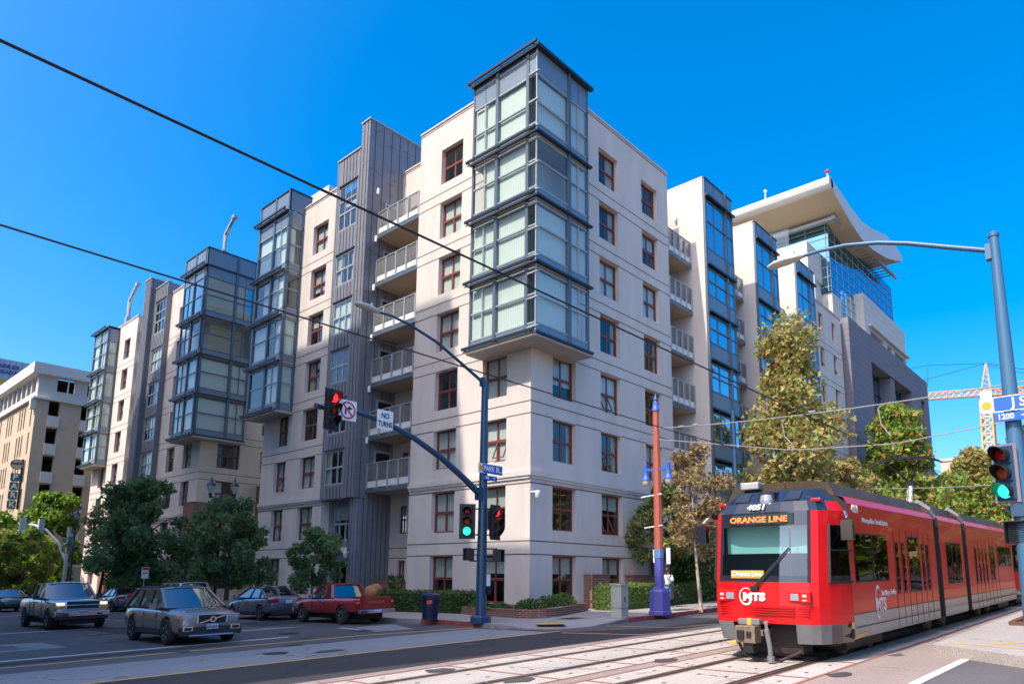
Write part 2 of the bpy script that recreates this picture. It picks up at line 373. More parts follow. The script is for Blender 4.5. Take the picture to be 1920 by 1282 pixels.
def balcony(par, F, u0, u1, depth, zt, side=None, n=5, ht=1.5):
    """slab + framed railing; F is the plane of the railing"""
    zb = zt-ht-.02
    s = MB(); F.b(s, u0, u1, -depth, .0, zb-.14, zb+.02, 0); F.b(s, u0, u1, .0005, .03, zb-.16, zb+.04, 1); o = s.build('balcony', [BALC, STEEL], par)
    r = MB(); sc = MB(); k = MB()
    F.b(r, u0, u1, -.03, .03, zt-.05, zt); F.b(r, u0, u1, -.03, .03, zb+.09, zb+.14)
    for i in range(n+1):
        u = u0+.03+(u1-u0-.06)*i/n; F.b(r, u-.045, u+.045, -.035, .035, zb+.02, zt-.05)
        F.b(r, u-.012, u+.012, -.16, -.035, zb+.02, zt-.1)
    F.b(sc, u0+.05, u1-.05, -.022, -.012, zb+.52, zt-.07, 0)
    F.b(k, u0+.05, u1-.05, -.05, -.04, zb+.14, zb+.5, 0)
    q = r.build('railing', GREYF, o); sc.build('screen', SCRNT, q); k.build('kick_panel', WHT, q)
    return o
SCRNT = bpy.data.materials.new('screen_mesh'); _t = NT(SCRNT); _p = _t.nodes.new('ShaderNodeBsdfPrincipled'); _p.inputs['Base Color'].default_value = (.22, .22, .22, 1); _p.inputs['Roughness'].default_value = .6
_tr = _t.nodes.new('ShaderNodeBsdfTransparent'); _mx = _t.nodes.new('ShaderNodeMixShader'); _mx.inputs[0].default_value = .45; _o = _t.nodes.new('ShaderNodeOutputMaterial')
_t.links.new(_tr.outputs[0], _mx.inputs[1]); _t.links.new(_p.outputs[0], _mx.inputs[2]); _t.links.new(_mx.outputs[0], _o.inputs[0])
def wall_lamp(par, x, y, z, nrm):
    b = MB(); c = Vector((x, y, z)); n = Vector(nrm)
    b.lathe(c+n*.11, [(.0, -.19), (.085, -.19), (.085, .15), (.05, .2), (0, .2)], 10, 0); b.bar(c, c+n*.06, .1, .16, 1)
    b.build('wall_lamp', [WHT, GREYF], par, auto=40)

XL, YR = 22.44, 19.91
FL = Fac('L', XL); FR = Fac('R', YR)
apt = thing('apartment_building', 'cream stucco apartment block on the street corner, glass bay over its corner', 'apartment building', (XL, YR, .1))
# --- front block, left facade
hl = [(24.75, 26.42, SILL[i], TOPS[i]) for i in range(8)]+[(21.38, 22.96, SILL[i], TOPS[i]) for i in range(4)]
add_wall(apt, FL, YR, 28.2, 25.84, hl)
hr = [(27.7, 29.45, SILL[i], TOPS[i]) for i in range(8)]+[(31.8, 33.5, SILL[i], TOPS[i]) for i in range(8)]+[(23.95, 25.68, SILL[i], TOPS[i]) for i in range(4)]
add_wall(apt, FR, XL, 34.7, 25.84, hr)
FIXB = {0: .5, 1: None}
for i, h in enumerate(hl): window(FL, *h, apt, blind=(.45 if h[2] < 1 else None))
for i, h in enumerate(hr): window(FR, *h, apt, blind=(.45 if h[2] < 1 else None))
solid(apt, XL+.4, 34.7, YR+.4, 28.2, 25.3, 25.6, GALV, 'roof')
solid(apt, XL+.06, 34.66, 28.05, 28.2, -2.2, 25.8, STUC, 'end_wall'); solid(apt, 34.5, 34.7, YR+.01, 28.0, -2.2, 25.8, STUC, 'end_wall')
def floors(x0, x1, y0, y1, n=8, par=None):
    b = MB()
    for i in range(n): b.box(x0, x1, y0, y1, TOPS[i]+.35, TOPS[i]+.6)
    b.build('floor_slabs', BLIND, par or apt)
floors(XL+.35, 34.4, YR+.35, 28.0)
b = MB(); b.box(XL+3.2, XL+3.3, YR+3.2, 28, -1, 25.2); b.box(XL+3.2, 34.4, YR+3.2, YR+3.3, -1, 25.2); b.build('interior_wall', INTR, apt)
# --- corner glass bay
BX, BY = 21.45, 18.80; bL = Fac('L', BX); bR = Fac('R', BY)
BZ = [11.95, 15.15, 18.25, 21.35, 25.55]
fcs = [(bL, BY, 22.95, [(19.34, .17, .05), (21.27, .17, .07), (22.88, .12, .02)], [22.1]),
       (bR, BX, 25.28, [(23.75, .19, .08), (25.2, .14, .02)], [24.5])]
for i in range(4):
    z0, z1 = BZ[i], BZ[i+1]
    bay_storey(apt, fcs, z0, z1, ztr=z0+(1.78 if i < 3 else 1.55), ztopglass=(24.3 if i == 3 else None))
    bay_slab(apt, BX+.03, 25.25, BY+.03, 22.92, z0+.05)
    ledge(apt, bL, BY-.1, 23.0, z0, shade=True); ledge(apt, bR, BX-.15, 25.38, z0, out=.2)
ledge(apt, bL, BY-.15, 23.02, BZ[4]+.03, shade=True); ledge(apt, bR, BX-.2, 25.45, BZ[4]+.03, out=.25, h=.14)
b = MB(); b.box(BX-.02, 25.3, BY-.02, 22.97, 25.5, 25.62); b.build('bay_roof', STEELD, apt)
b = MB(); b.box(BX-.12, 25.4, BY-.12, 23.0, 11.78, 11.88); b.build('bay_soffit', SOFF, apt)
# corner outrigger rails
b = MB()
for i in range(4):
    for dz in (.3, 1.6, 2.75 if i < 3 else 3.0):
        b.bar((BX-.05, 19.25, BZ[i]+dz), (BX-.05, BY-.12, BZ[i]+dz), .05, .07); b.tube([(BX-.05, BY-.12, BZ[i]+dz), (BX+.03, BY-.16, BZ[i]+dz)], .04, 6)
b.box(BX-.03, BX+.03, BY-.03, BY+.03, 11.95, 25.5); b.build('corner_rail', GREYF, apt)
# --- balcony recess on the left facade
FB = Fac('L', 25.0)
hb = [(31.6, 32.25, SILL[i]+.3, TOPS[i]-.1) for i in range(8)]+[(28.6, 30.2, SILL[i]-.15, TOPS[i]) for i in range(8)]
add_wall(apt, FB, 28.2, 33.1, 26.75, hb, belt=False, joints=[3.2, 2.63])
for h in hb: window(FB, *h, apt, rec=.12, blind=(.9 if rnd.random() < .5 else None))
fin_side = Fac('R', 33.1)
# doors on the fin side wall
for i in range(2, 8):
    d = MB(); z = TOPS[i]-2.35
    fin_side.b(d, 23.65, 24.85, .003, .06, z, z+2.35, 0); fin_side.b(d, 23.78, 24.72, .062, .07, z+.15, z+2.2, 1); d.build('balcony_door', [GREYF, BLACK], apt)
    wall_lamp(apt, 23.05, 33.08, TOPS[i]+.45, (0, -1, 0))
FBR = Fac('L', 23.2)
for i in range(2, 8): balcony(apt, FBR, 28.22, 33.05, 1.78, TOPS[i]-.87)
b = MB(); b.bar((25.2, 28.3, 27.4), (25.2, 31, 27.4), .06, .06); b.bar((25.2, 30.2, 26.8), (25.2, 30.2, 27.4), .05, .05); b.bar((25.2, 31, 26.8), (25.2, 31, 27.4), .05, .05); b.build('roof_railing', WHT, apt)
# --- zinc fin, with standing seams
def seams(mb, F, u0, u1, z0, z1, step=.42, m=1, horiz=True):
    u = u0+step*.6
    while u < u1-.05: F.b(mb, u-.012, u+.012, .0, .03, z0, z1, m); u += step
    if horiz:
        k = 0; u = u0
        while u < u1-.1:
            z = z0+.8+rnd.random()*1.2
            while z < z1-.3: F.b(mb, u, min(u+step, u1), .0, .008, z-.006, z+.006, m); z += 2.4+rnd.random()*.5
            u += step
b = MB(); b.box(22.36, 30, 33.1, 33.95, 5.98, 29.2); seams(b, Fac('L', 22.36), 33.1, 33.95, 5.98, 29.1, .34); seams(b, fin_side, 22.4, 30, 6.0, 29.1, .62)
b.box(22.3, 30.05, 33.04, 34.0, 29.2, 29.3, 2); b.build('zinc_fin', [ZINC, ZINCD, GALV], apt)
# rounded pier under the fin
b = MB(); pts = [(25.0, 33.12, -2), (22.95, 33.12, -2)]+[(22.95-.42*math.sin(a), 33.52-.40*math.cos(a), -2) for a in [math.pi*k/8 for k in range(1, 8)]]+[(22.95, 33.9, -2), (25.0, 33.9, -2)]
b.prism(pts, (0, 0, 7.98))
for k in range(6): b.box(23.1+k*.33, 23.12+k*.33, 33.09, 33.13, -2, 5.97, 1)
for k in (1, 2, 3, 4, 5, 6, 7):
    a = math.pi*k/8; b.bar((22.95-.425*math.sin(a), 33.52-.405*math.cos(a), -2), (22.95-.425*math.sin(a), 33.52-.405*math.cos(a), 5.95), .02, .02, 1)
b.build('zinc_pier', [ZINC, ZINCD], apt, auto=35)
# --- zinc window box
def zincbox(par, x0, y0, y1, ztop, zbot, tops, u0, u1, xi=XL, cols=3):
    F = Fac('L', x0); hs = []
    for i, t in enumerate(tops):
        hs.append((u0, u1, t-2.0 if i else t-2.95, t))
    w = MB(); wallholes(w, F, y0, y1, zbot, ztop, hs, .12)
    w.poly([(x0, y0, zbot), (x0, y0, ztop), (xi+.5, y0, ztop), (xi+.5, y0, zbot)]); w.poly([(x0, y1, zbot), (x0, y1, ztop), (xi+.5, y1, ztop), (xi+.5, y1, zbot)])
    w.poly([(x0, y0, zbot), (xi+.8, y0, zbot), (xi+.8, y1, zbot), (x0, y1, zbot)])
    zs = [ztop-.1]+[z for h in hs for z in (h[3]+.12, h[2]-.12)]+[zbot+.05]
    for a, b_ in zip(zs[0::2], zs[1::2]): seams(w, F, u0, u1, b_, a, .34, 1, False); F.b(w, u0-.05, u1+.05, 0, .05, b_-.06, b_, 1)
    F.b(w, y0-.03, y1+.03, -.3, .06, ztop, ztop+.1, 2)
    F.b(w, y0, y0+.1, 0, .02, zbot, ztop, 0); F.b(w, y1-.1, y1, 0, .02, zbot, ztop, 0)
    w.build('zinc_box', [ZINC, ZINCD, GALV], par, rec=False)
    for i, h in enumerate(hs):
        o = window(F, *h, par, m=GREYF, cols=cols, rec=.04, split=(.5 if i else .37), blind=(.95 if i == 0 else None))
        if i == 0:
            e = MB(); F.b(e, u0+.08, u1-.08, -.1, -.03, h[2]+1.9, h[2]+1.98); e.build('transom', GREYF, o)
zincbox(apt, 22.34, 33.95, 36.4, 27.6, 5.95, [25.7]+[TOPS[i] for i in (6, 5, 4, 3, 2)], 34.15, 36.1)
FRc = Fac('L', 23.0)
hb = [(34.15, 35.95, 3.6, 5.55), (34.3, 35.9, 0.0, 2.5)]
add_wall(apt, FRc, 33.9, 36.4, 5.95, hb, belt=False, joints=[], m=ZINC, coping=False)
window(FRc, *hb[0], apt, m=GREYF, cols=3, rec=.08); window(FRc, *hb[1], apt, m=GREYF, cols=2, rec=.08, split=.45, blind=.99)
solid(apt, XL, 23.0, 36.38, 36.4, -2.2, 5.95, STUC, 'reveal')
# --- middle wall with glass bay
hm = [(37.35, 39.1, SILL[i], TOPS[i]) for i in range(8)]+[(40.8, 42.25, SILL[i], TOPS[i]) for i in range(4)]
add_wall(apt, FL, 36.4, 43.98, 25.95, hm)
for h in hm: window(FL, *h, apt)
solid(apt, XL+.06, 34, 43.8, 43.98, -2.2, 25.9, STUC2, 'end_wall'); solid(apt, XL+.4, 34, 33.9, 43.8, 25.3, 25.6, GALV, 'roof')
solid(apt, 25.6, 34, 28.2, 33.1, 26.2, 26.4, GALV, 'roof'); solid(apt, 24.2, 29, 40.5, 43.9, 25.6, 28.6, STUC, 'stair_head')
floors(XL+.35, 33, 33.95, 43.8); floors(25.35, 33, 28.2, 33.1)
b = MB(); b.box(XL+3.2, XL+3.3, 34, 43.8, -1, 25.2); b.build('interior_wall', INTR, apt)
def small_bay(par, X, y0, y1, top2, xi=XL, zt=25.5):
    F = Fac('L', X); fs = [(F, y0, y1, [(y0+.09, .16, .02), (y0+(y1-y0)*.46, .17, .07), (y1-.1, .18, .06)], [y0+(y1-y0)*.24]),
                           (Fac('R', y0), X, xi, [(X+.1, .2, .02), (xi-.08, .14, .02)], [])]
    zz = [11.95, 15.15, 18.25, 21.35, zt]
    for i in range(4):
        z0, z1 = zz[i], zz[i+1]
        bay_storey(par, fs, z0, z1, ztr=z0+1.8, ztopglass=(24.4 if i == 3 else None), blind=.1)
        bay_slab(par, X+.03, xi, y0+.03, y1-.02, z0+.05)
        ledge(par, F, y0+.1, y1+.25, z0, shade=True)
    ledge(par, F, y0+.1, y1+.25, zt, shade=True)
    b = MB()
    if top2:
        F.b(b, y0, y1, -.06, 0, zt+.05, top2, 1); Fac('R', y0).b(b, X, xi+.5, -.06, 0, zt+.05, top2, 1)
        for u in (y0+.09, y0+(y1-y0)*.46, y1-.1): F.b(b, u-.08, u+.08, 0, .05, zt, top2, 0)
    t = top2 or zt+.1
    b.box(X-.05, xi+.5, y0-.05, y1+.05, t, t+.1, 2); b.box(X-.1, xi, y0-.08, y1+.08, 11.76, 11.88, 3); b.poly([(X, y1, 11.9), (xi, y1, 11.9), (xi, y1, t), (X, y1, t)], 1)
    b.build('bay_frame', [STEEL, PANEL, STEELD, SOFF], par, rec=False)
small_bay(apt, 21.35, 40.4, 44.4, 26.9)
# --- right wing: balconies and glazed strips stepping away from the corner
def right_bay(par, x0, x1, yb=18.9, yin=22.3):
    F = Fac('R', yb)
    zz = [5.6, 8.6, 11.65, 14.7, 17.75, 20.8, 25.35]; w = x1-x0
    fs = [(F, x0+.06, x1, [(x0+.13, .14, .02), (x0+w*.72, .2, .09), (x1-.08, .16, .02)], [x0+w*.32])]
    for i in range(6):
        z0, z1 = zz[i], zz[i+1]
        bay_storey(par, fs, z0, z1, sp=1.05, ztr=z0+(2.9 if i == 5 else 2.0), glass=GLR, fm=STEEL)
        b = MB(); F.b(b, x0+.05, x1+.05, .02, .16, z0-.06, z0+.06); b.build('ledge', STEELD, par)
    b = MB(); F.b(b, x0+.06, x1, -.05, 0, 25.42, 26.5, 1); F.b(b, x0+.05, x1+.05, .02, .2, 25.3, 25.42, 2); F.b(b, x0+w*.72-.1, x0+w*.72+.1, 0, .09, 25.4, 26.6, 0)
    F.b(b, x0+w*.32-.012, x0+w*.32+.012, 0, .01, 25.42, 26.5, 2); b.box(x0, x1+.03, yb-.04, yb+.06, 26.5, 26.58, 2)
    b.box(x0, x1, yb, yin, 5.45, 5.58, 3); b.box(x0+.02, x0+.2, yb-.01, yb+.12, 5.6, 26.5, 0)
    b.build('bay_frame', [STEEL, PANEL, STEELD, SOFF], par)
    s = MB(); s.box(x0, x0+.2, yb+.13, yin, 5.58, 26.55); s.box(x1-.2, x1, yb+.1, yin, 5.58, 26.55); s.box(x0-.02, x0+.25, yb+.1, yin, 26.55, 26.63)
    s.box(x0+.2, x1-.2, yin-2, yin-1.9, 5.6, 26.3, 1); s.box(x0+.1, x1-.1, yb+.1, yin, 26.3, 26.4, 1); s.build('side_wall', [STUC, INTR], par)
    g = MB(); Fac('R', yb+1.6).b(g, x0+.1, x1-.1, 0, .1, -1, 5.45, 0); g.build('shopfront', GLT, par)
for x0 in (37.5, 44.9, 52.4):
    right_bay(apt, x0, x0+3.85)
def recess(par, u0, u1, yb=21.7):
    F = Fac('R', yb); hs = [(u0+.35, u1-.8, TOPS[i]-2.35, TOPS[i]) for i in range(8)]
    add_wall(par, F, u0, u1, 26.2, hs, belt=False, joints=[], coping=False)
    for h in hs: window(F, *h, par, m=GREYF, cols=2, rec=.1, split=.98, blind=rnd.choice([.7, .85, .99]))
    for i in range(1, 8):
        balcony(par, Fac('R', YR+.02), u0+.02, u1-.06, 1.75, TOPS[i]-1.77, n=4)
        wall_lamp(par, u1-.02, 20.9, TOPS[i]+.2, (-1, 0, 0))
for u0, u1 in ((34.7, 37.5), (41.35, 44.9), (48.75, 52.4)): recess(apt, u0, u1)
solid(apt, 34.75, 56, 22.31, 28, 26.1, 26.3, GALV, 'roof')
FE = Fac('R', 19.6)
he = [(58.95, 59.95, SILL[i]+.3, TOPS[i]) for i in range(1, 8)]+[(62.2, 63.2, SILL[i]+.3, TOPS[i]) for i in range(1, 8)]
add_wall(apt, FE, 56.25, 64.6, 25.1, he, belt=False)
for h in he: window(FE, *h, apt)
b = MB(); b.box(56.26, 57.0, 19.3, 19.6, 24.2, 26.2); b.box(34.75, 64.5, 27.9, 28, -2, 25); b.box(56.25, 56.35, 19.61, 28, -2, 25.05); b.box(56.4, 64.5, 19.9, 27.9, 24.9, 25.0)
b.build('parapet', STUC, apt)
b = MB(); b.poly([(64.6, 19.6, -1), (64.6, 28, -1), (64.6, 28, 25.1), (64.6, 19.6, 25.1)]); b.build('end_wall', STUC, apt, rec=False)
b = MB(); b.box(34.72, 34.8, 21.0, 21.7, 25.2, 27.2); b.build('stair_panel', STUCR, apt)
# ground-floor brick and planters against the walls
def brickbox(par, x0, x1, y0, y1, z0, z1, name='brick_plinth', m=None):
    b = MB(); b.box(x0, x1, y0, y1, z0, z1); b.box(x0-.03, x1+.03, y0-.03, y1+.03, z1, z1+.07); return b.build(name, m or BRK, par)
brickbox(apt, XL-.06, XL+.2, YR-.06, 28.2, -1, .42); brickbox(apt, XL+.21, 34.7, YR-.06, YR-.005, -1, .42)
brickbox(apt, 26.2, 27.6, YR-.5, YR-.065, -1, 1.75); brickbox(apt, 29.6, 31.6, YR-.5, YR-.065, -1, 1.75); brickbox(apt, 33.7, 37.4, YR-.5, YR-.1, -1, 1.75)
brickbox(apt, 24.0, 24.3, 28.3, 33.0, -1, 1.3)
# security cameras
def seccam(x, y, z, n, par):
    b = MB(); n = Vector(n); c = Vector((x, y, z)); b.bar(c, c+n*.25, .06, .06); b.lathe(c+n*.32+Vector((0, 0, -.22)), [(.0, -.1), (.06, -.09), (.12, 0), (.12, .2), (.06, .26), (0, .26)], 12)
    b.build('security_camera', WHT, par, auto=40)
seccam(XL+.02, YR-.02, 5.3, (.3, -1, 0), apt); seccam(22.5, 33.4, 2.9, (-1, -.4, 0), apt)

# ------------------------------------------------------------------ west apartment block
ap2 = thing('apartment_building', 'cream apartment block beyond the courtyard gap with a glass corner bay and roof hoist', 'apartment building', (XL, 53.9, -.6))
hw = [(55.5, 57.0, SILL[i], TOPS[i]) for i in range(4)]+[(58.8, 60.35, SILL[i], TOPS[i]) for i in range(8)]
add_wall(ap2, FL, 53.9, 62.3, 26.05, hw, zb=-3)
for h in hw: window(FL, *h, ap2)
F2 = Fac('R', 53.9)
hw = [(23.8, 25.6, SILL[i], TOPS[i]) for i in range(4)]+[(27.35, 28.1, SILL[i], TOPS[i]-.3) for i in range(8)]
add_wall(ap2, F2, XL, 34, 26.05, hw, zb=-3, m=STUC2, joints=[z for z in BELT])
for h in hw: window(F2, *h, ap2)
solid(ap2, XL+.4, 34, 54.3, 70, 25.3, 25.6, GALV, 'roof')
floors(XL+.35, 33, 54.3, 79, par=ap2)
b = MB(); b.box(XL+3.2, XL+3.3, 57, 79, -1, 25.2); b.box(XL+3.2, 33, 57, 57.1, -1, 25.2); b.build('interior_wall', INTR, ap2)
WX, WY = 21.4, 52.9; wL = Fac('L', WX); wR = Fac('R', WY)
fcs = [(wL, WY, 57.05, [(WY+.3, .17, .06), (55.0, .17, .07), (56.95, .14, .03)], [56.0]), (wR, WX, 25.36, [(WX+.12, .12, .02), (23.85, .2, .08), (25.28, .14, .02)], [24.6])]
for i in range(4):
    z0, z1 = BZ[i], BZ[i+1]-.05*(i == 3)
    bay_storey(ap2, fcs, z0, z1, ztr=z0+1.75, ztopglass=(24.6 if i == 3 else None), blind=('none' if i in (2, 3) else .1), glass=GLT if i == 3 else GLB, fm=STEEL)
    bay_slab(ap2, WX+.03, 25.3, WY+.03, 57, z0+.05)
    ledge(ap2, wL, WY-.1, 57.15, z0, shade=True); ledge(ap2, wR, WX-.1, 25.4, z0, out=.12)
ledge(ap2, wL, WY-.1, 57.15, 25.5, shade=True); ledge(ap2, wR, WX-.1, 25.4, 25.5, out=.12)
b = MB(); wL.b(b, WY, 57.05, -.06, 0, 25.55, 26.9, 1); wR.b(b, WX, 25.36, -.06, 0, 25.55, 26.9, 1)
for u in (WY+.3, 55.0, 56.95): wL.b(b, u-.08, u+.08, 0, .05, 25.5, 26.9, 0)
wR.b(b, 23.75, 23.95, 0, .08, 25.5, 26.9, 0); b.box(WX-.05, 25.4, WY-.05, 57.1, 26.9, 27.0, 2); b.box(WX-.1, 25.45, WY-.1, 57.1, 11.76, 11.88, 3)
b.box(25.3, 25.36, WY, 53.9, 11.9, 26.9, 1); b.build('bay_frame', [STEEL, PANEL, STEELD, SOFF], ap2)
zincbox(ap2, 22.02, 62.3, 65.15, 27.0, 5.5, [25.6]+[TOPS[i] for i in (6, 5, 4, 3, 2, 1)], 62.4, 64.8)
b = MB(); b.box(21.55, 29, 65.2, 66.5, -3, 28.0); seams(b, Fac('L', 21.55), 65.2, 66.5, -2, 27.9, .3, horiz=False); seams(b, Fac('R', 65.2), 21.6, 22.5, -2, 27.9, .3); b.box(21.5, 29, 65.15, 66.6, 28.0, 28.1, 2)
b.build('zinc_fin', [ZINC, ZINCD, GALV], ap2)
add_wall(ap2, Fac('L', 24.6), 66.5, 70.3, 26.0, [(67.0, 69.5, TOPS[i]-2.2, TOPS[i]) for i in range(8)], zb=-3, belt=False, joints=[])
for i in range(2, 8): balcony(ap2, Fac('L', 22.9), 66.6, 70.2, 1.6, TOPS[i]-.9, n=4)
hw = [(71.9, 73.45, SILL[i], TOPS[i]) for i in range(8)]+[(75.6, 77.1, SILL[i], TOPS[i]) for i in range(4)]
add_wall(ap2, FL, 70.3, 79.2, 26.0, hw, zb=-3)
for h in hw: window(FL, *h, ap2, blind=.7)
solid(ap2, XL+.06, 24.6, 70.25, 70.3, -3, 26, STUC, 'end_wall'); solid(ap2, XL+.3, 34, 70.3, 79.1, 25.3, 25.6, GALV, 'roof'); solid(ap2, XL+.06, 34, 79.0, 79.15, -3, 25.9, STUC, 'end_wall')
small_bay(ap2, 21.4, 75.1, 79.1, None, zt=25.65)
brickbox(ap2, 22.0, 24.2, 53.2, 53.85, -3, 6.9, 'brick_pier'); brickbox(ap2, 22.0, 22.43, 53.86, 55.0, -3, 6.9, 'brick_pier')
brickbox(ap2, 27.2, 29.5, 53.2, 53.85, -3, 8.6, 'brick_pier')
brickbox(ap2, 21.6, 22.4, 62.5, 71.4, -3, 1.7, 'brick_plinth')
def davit(x, y, z, label, s=1.0):
    t = thing('roof_hoist', label, 'hoist', (x, y, z), group='roof hoists on the west block')
    b = MB(); b.tube([(x, y, z), (x, y, z+1.9*s)], .14*s, 8); b.box(x-.22, x+.22, y-.22, y+.22, z-.02, z+.5*s); b.build('post', GALV, t)
    b = MB(); b.bar((x, y, z+1.9*s), (x-.2, y-1.9*s, z+2.7*s), .2*s, .22*s); b.bar((x, y, z+1.0*s), (x-.1, y-1.1*s, z+2.25*s), .07, .07); b.box(x-.35, x, y-2.1*s, y-1.7*s, z+2.55*s, z+2.8*s); b.build('jib', GALV, t)
davit(22.9, 53.6, 26.9, 'pale metal roof hoist standing above the glass corner bay', 1.0)
davit(22.6, 73.8, 26.1, 'pale metal roof hoist at the far left roof edge with thin railing', 1.25)
# ------------------------------------------------------------------ ground, streets, kerbs, tracks
def gz(x, y): return -0.036+0.021*max(-60, min(90, x))-0.021*max(-60, min(110, y))
def asphalt(name, col, scale=1.0, var=.22):
    m = bpy.data.materials.new(name); t = NT(m); n = t.nodes; L = t.links
    p = n.new('ShaderNodeBsdfPrincipled'); o = n.new('ShaderNodeOutputMaterial'); p.inputs['Roughness'].default_value = .85; p.inputs['Specular IOR Level'].default_value = .3
    g = n.new('ShaderNodeNewGeometry'); a = n.new('ShaderNodeTexNoise'); a.inputs['Scale'].default_value = .25*scale; a.inputs['Detail'].default_value = 8; a.inputs['Roughness'].default_value = .6
    mp = n.new('ShaderNodeMapping'); mp.inputs['Scale'].default_value = (.35, 1.3, 1); L.new(g.outputs['Position'], mp.inputs[0]); L.new(mp.outputs[0], a.inputs[0])
    b = n.new('ShaderNodeTexNoise'); b.inputs['Scale'].default_value = 45; b.inputs['Detail'].default_value = 3; L.new(g.outputs['Position'], b.inputs[0])
    r = n.new('ShaderNodeValToRGB'); r.color_ramp.elements[0].position = .3; r.color_ramp.elements[1].position = .72
    r.color_ramp.elements[0].color = (*[c*(1-var) for c in col], 1); r.color_ramp.elements[1].color = (*[c*(1+var) for c in col], 1); L.new(a.outputs[0], r.inputs[0])
    r2 = n.new('ShaderNodeMapRange'); r2.inputs['From Min'].default_value = .35; r2.inputs['From Max'].default_value = .65; r2.inputs['To Min'].default_value = .72; r2.inputs['To Max'].default_value = 1.22; L.new(b.outputs[0], r2.inputs[0])
    mx = n.new('ShaderNodeVectorMath'); mx.operation = 'SCALE'; L.new(r.outputs[0], mx.inputs[0]); L.new(r2.outputs[0], mx.inputs['Scale'])
    # thin cracks
    v = n.new('ShaderNodeTexVoronoi'); v.feature = 'DISTANCE_TO_EDGE'; v.inputs['Scale'].default_value = .22; d = n.new('ShaderNodeTexNoise'); d.inputs['Scale'].default_value = 1.4; L.new(g.outputs['Position'], d.inputs[0])
    ad = n.new('ShaderNodeVectorMath'); ad.operation = 'ADD'; L.new(g.outputs['Position'], ad.inputs[0]); L.new(d.outputs['Color'], ad.inputs[1]); L.new(ad.outputs[0], v.inputs['Vector'])
    cr = n.new('ShaderNodeMapRange'); cr.inputs['From Min'].default_value = .0015; cr.inputs['From Max'].default_value = .006; cr.inputs['To Min'].default_value = .55; L.new(v.outputs[0], cr.inputs[0])
    m2 = n.new('ShaderNodeVectorMath'); m2.operation = 'SCALE'; L.new(mx.outputs[0], m2.inputs[0]); L.new(cr.outputs[0], m2.inputs['Scale'])
    L.new(m2.outputs[0], p.inputs['Base Color']); bp = n.new('ShaderNodeBump'); bp.inputs['Strength'].default_value = .35; bp.inputs['Distance'].default_value = .01; L.new(b.outputs[0], bp.inputs['Height']); L.new(bp.outputs[0], p.inputs['Normal'])
    L.new(p.outputs[0], o.inputs[0]); return m
ASPH = asphalt('asphalt', (.115, .105, .108)); ASPH2 = asphalt('asphalt_pink', (.30, .235, .205), 2, .12); SLABC = asphalt('track_concrete', (.44, .39, .345), 3, .12)
WALKC = asphalt('sidewalk_concrete', (.36, .325, .30), 3, .12); XW = asphalt('crosswalk_concrete', (.27, .27, .275), 2, .1); DARKA = asphalt('dark_asphalt', (.055, .05, .05), 2, .15)
YEL = mat('yellow_paint', (.58, .34, .09), .7, var=.25, vscale=9); WHL = mat('white_road_paint', (.52, .50, .47), .7, var=.2, vscale=8); REDP = mat('red_kerb_paint', (.30, .04, .04), .7, var=.35, vscale=6, col2=(.42, .12, .1))
REDJ = mat('red_joint', (.33, .12, .07), .85); RAIL = mat('rail_steel', (.20, .17, .15), .35, metal=.7); FLANGE = mat('rail_groove', (.035, .028, .025), .8); KERB = asphalt('kerb_concrete', (.30, .28, .26), 4, .2)
def gpoly(mb, pts, dz, m=0): mb.poly([(x, y, gz(x, y)+dz) for x, y in pts], m)
def gbox(mb, x0, x1, y0, y1, dz, m=0): gpoly(mb, [(x0, y0), (x1, y0), (x1, y1), (x0, y1)], dz, m)
def gline(mb, p, q, w, dz, m=0):
    a = Vector((p[0], p[1])); b = Vector((q[0], q[1])); d = (b-a).normalized(); n = Vector((-d.y, d.x))*w/2
    gpoly(mb, [a-n, b-n, b+n, a+n], dz, m)
b = MB(); xs = [-1500, -60, 90, 2500]; ys = [-1500, -60, 110, 2500]
for i in range(3):
    for j in range(3): gbox(b, xs[i], xs[i+1], ys[j], ys[j+1], 0)
struct(b.build('ground', ASPH, rec=False))
# concrete track bed
b = MB(); gbox(b, -12, 89, 7.58, 10.62, .004); gbox(b, -12, 89, 4.35, 7.22, .004)
struct(b.build('track_bed', SLABC, rec=False))
b = MB(); gbox(b, -12, 89, 7.22, 7.58, .004); gbox(b, -12, 89, 2.95, 4.35, .004); gbox(b, -12, 89, 10.62, 11.05, .004); struct(b.build('track_edge_paving', ASPH2, rec=False))
b = MB()
for yy in (10.62, 4.35): gbox(b, -12, 89, yy-.03, yy+.03, .012, 0)
for yy in (7.6, 7.2): gbox(b, -12, 89, yy-.02, yy+.02, .012, 0)
RY = (9.84, 8.38, 6.51, 5.09)
for yy in RY:
    for s in (-1, 1): gbox(b, -12, 89, yy+s*.115-.012, yy+s*.115+.012, .012, 0)
x = -11.2
while x < 60:
    for y0, y1, sh in ((10.0, 10.59, 0), (8.53, 9.7, -.05), (7.62, 8.24, -.1), (6.66, 7.18, 0), (5.24, 6.37, -.03), (4.38, 4.95, -.06)): gpoly(b, [(x+sh-.028, y0), (x+sh+.028, y0), (x+sh+.01+.028, y1), (x+sh+.01-.028, y1)], .012, 0)
    for yy in (10.3, 9.35, 8.85, 7.93, 6.92, 6.05, 5.55, 4.66):
        for dx in (.55, 1.7): gbox(b, x+dx-.05, x+dx+.05, yy-.025, yy+.025, .008, 1)
    x += 2.3
struct(b.build('track_joints', [REDJ, FLANGE], rec=False))
b = MB()
for yy in RY:
    gbox(b, -12, 89, yy-.10, yy+.10, .008, 1); gbox(b, -12, 89, yy-.034, yy+.034, .016, 0)
    s = -1 if yy in (9.84, 6.51) else 1
    gbox(b, -12, 89, yy+s*.085-.012, yy+s*.085+.012, .018, 0)
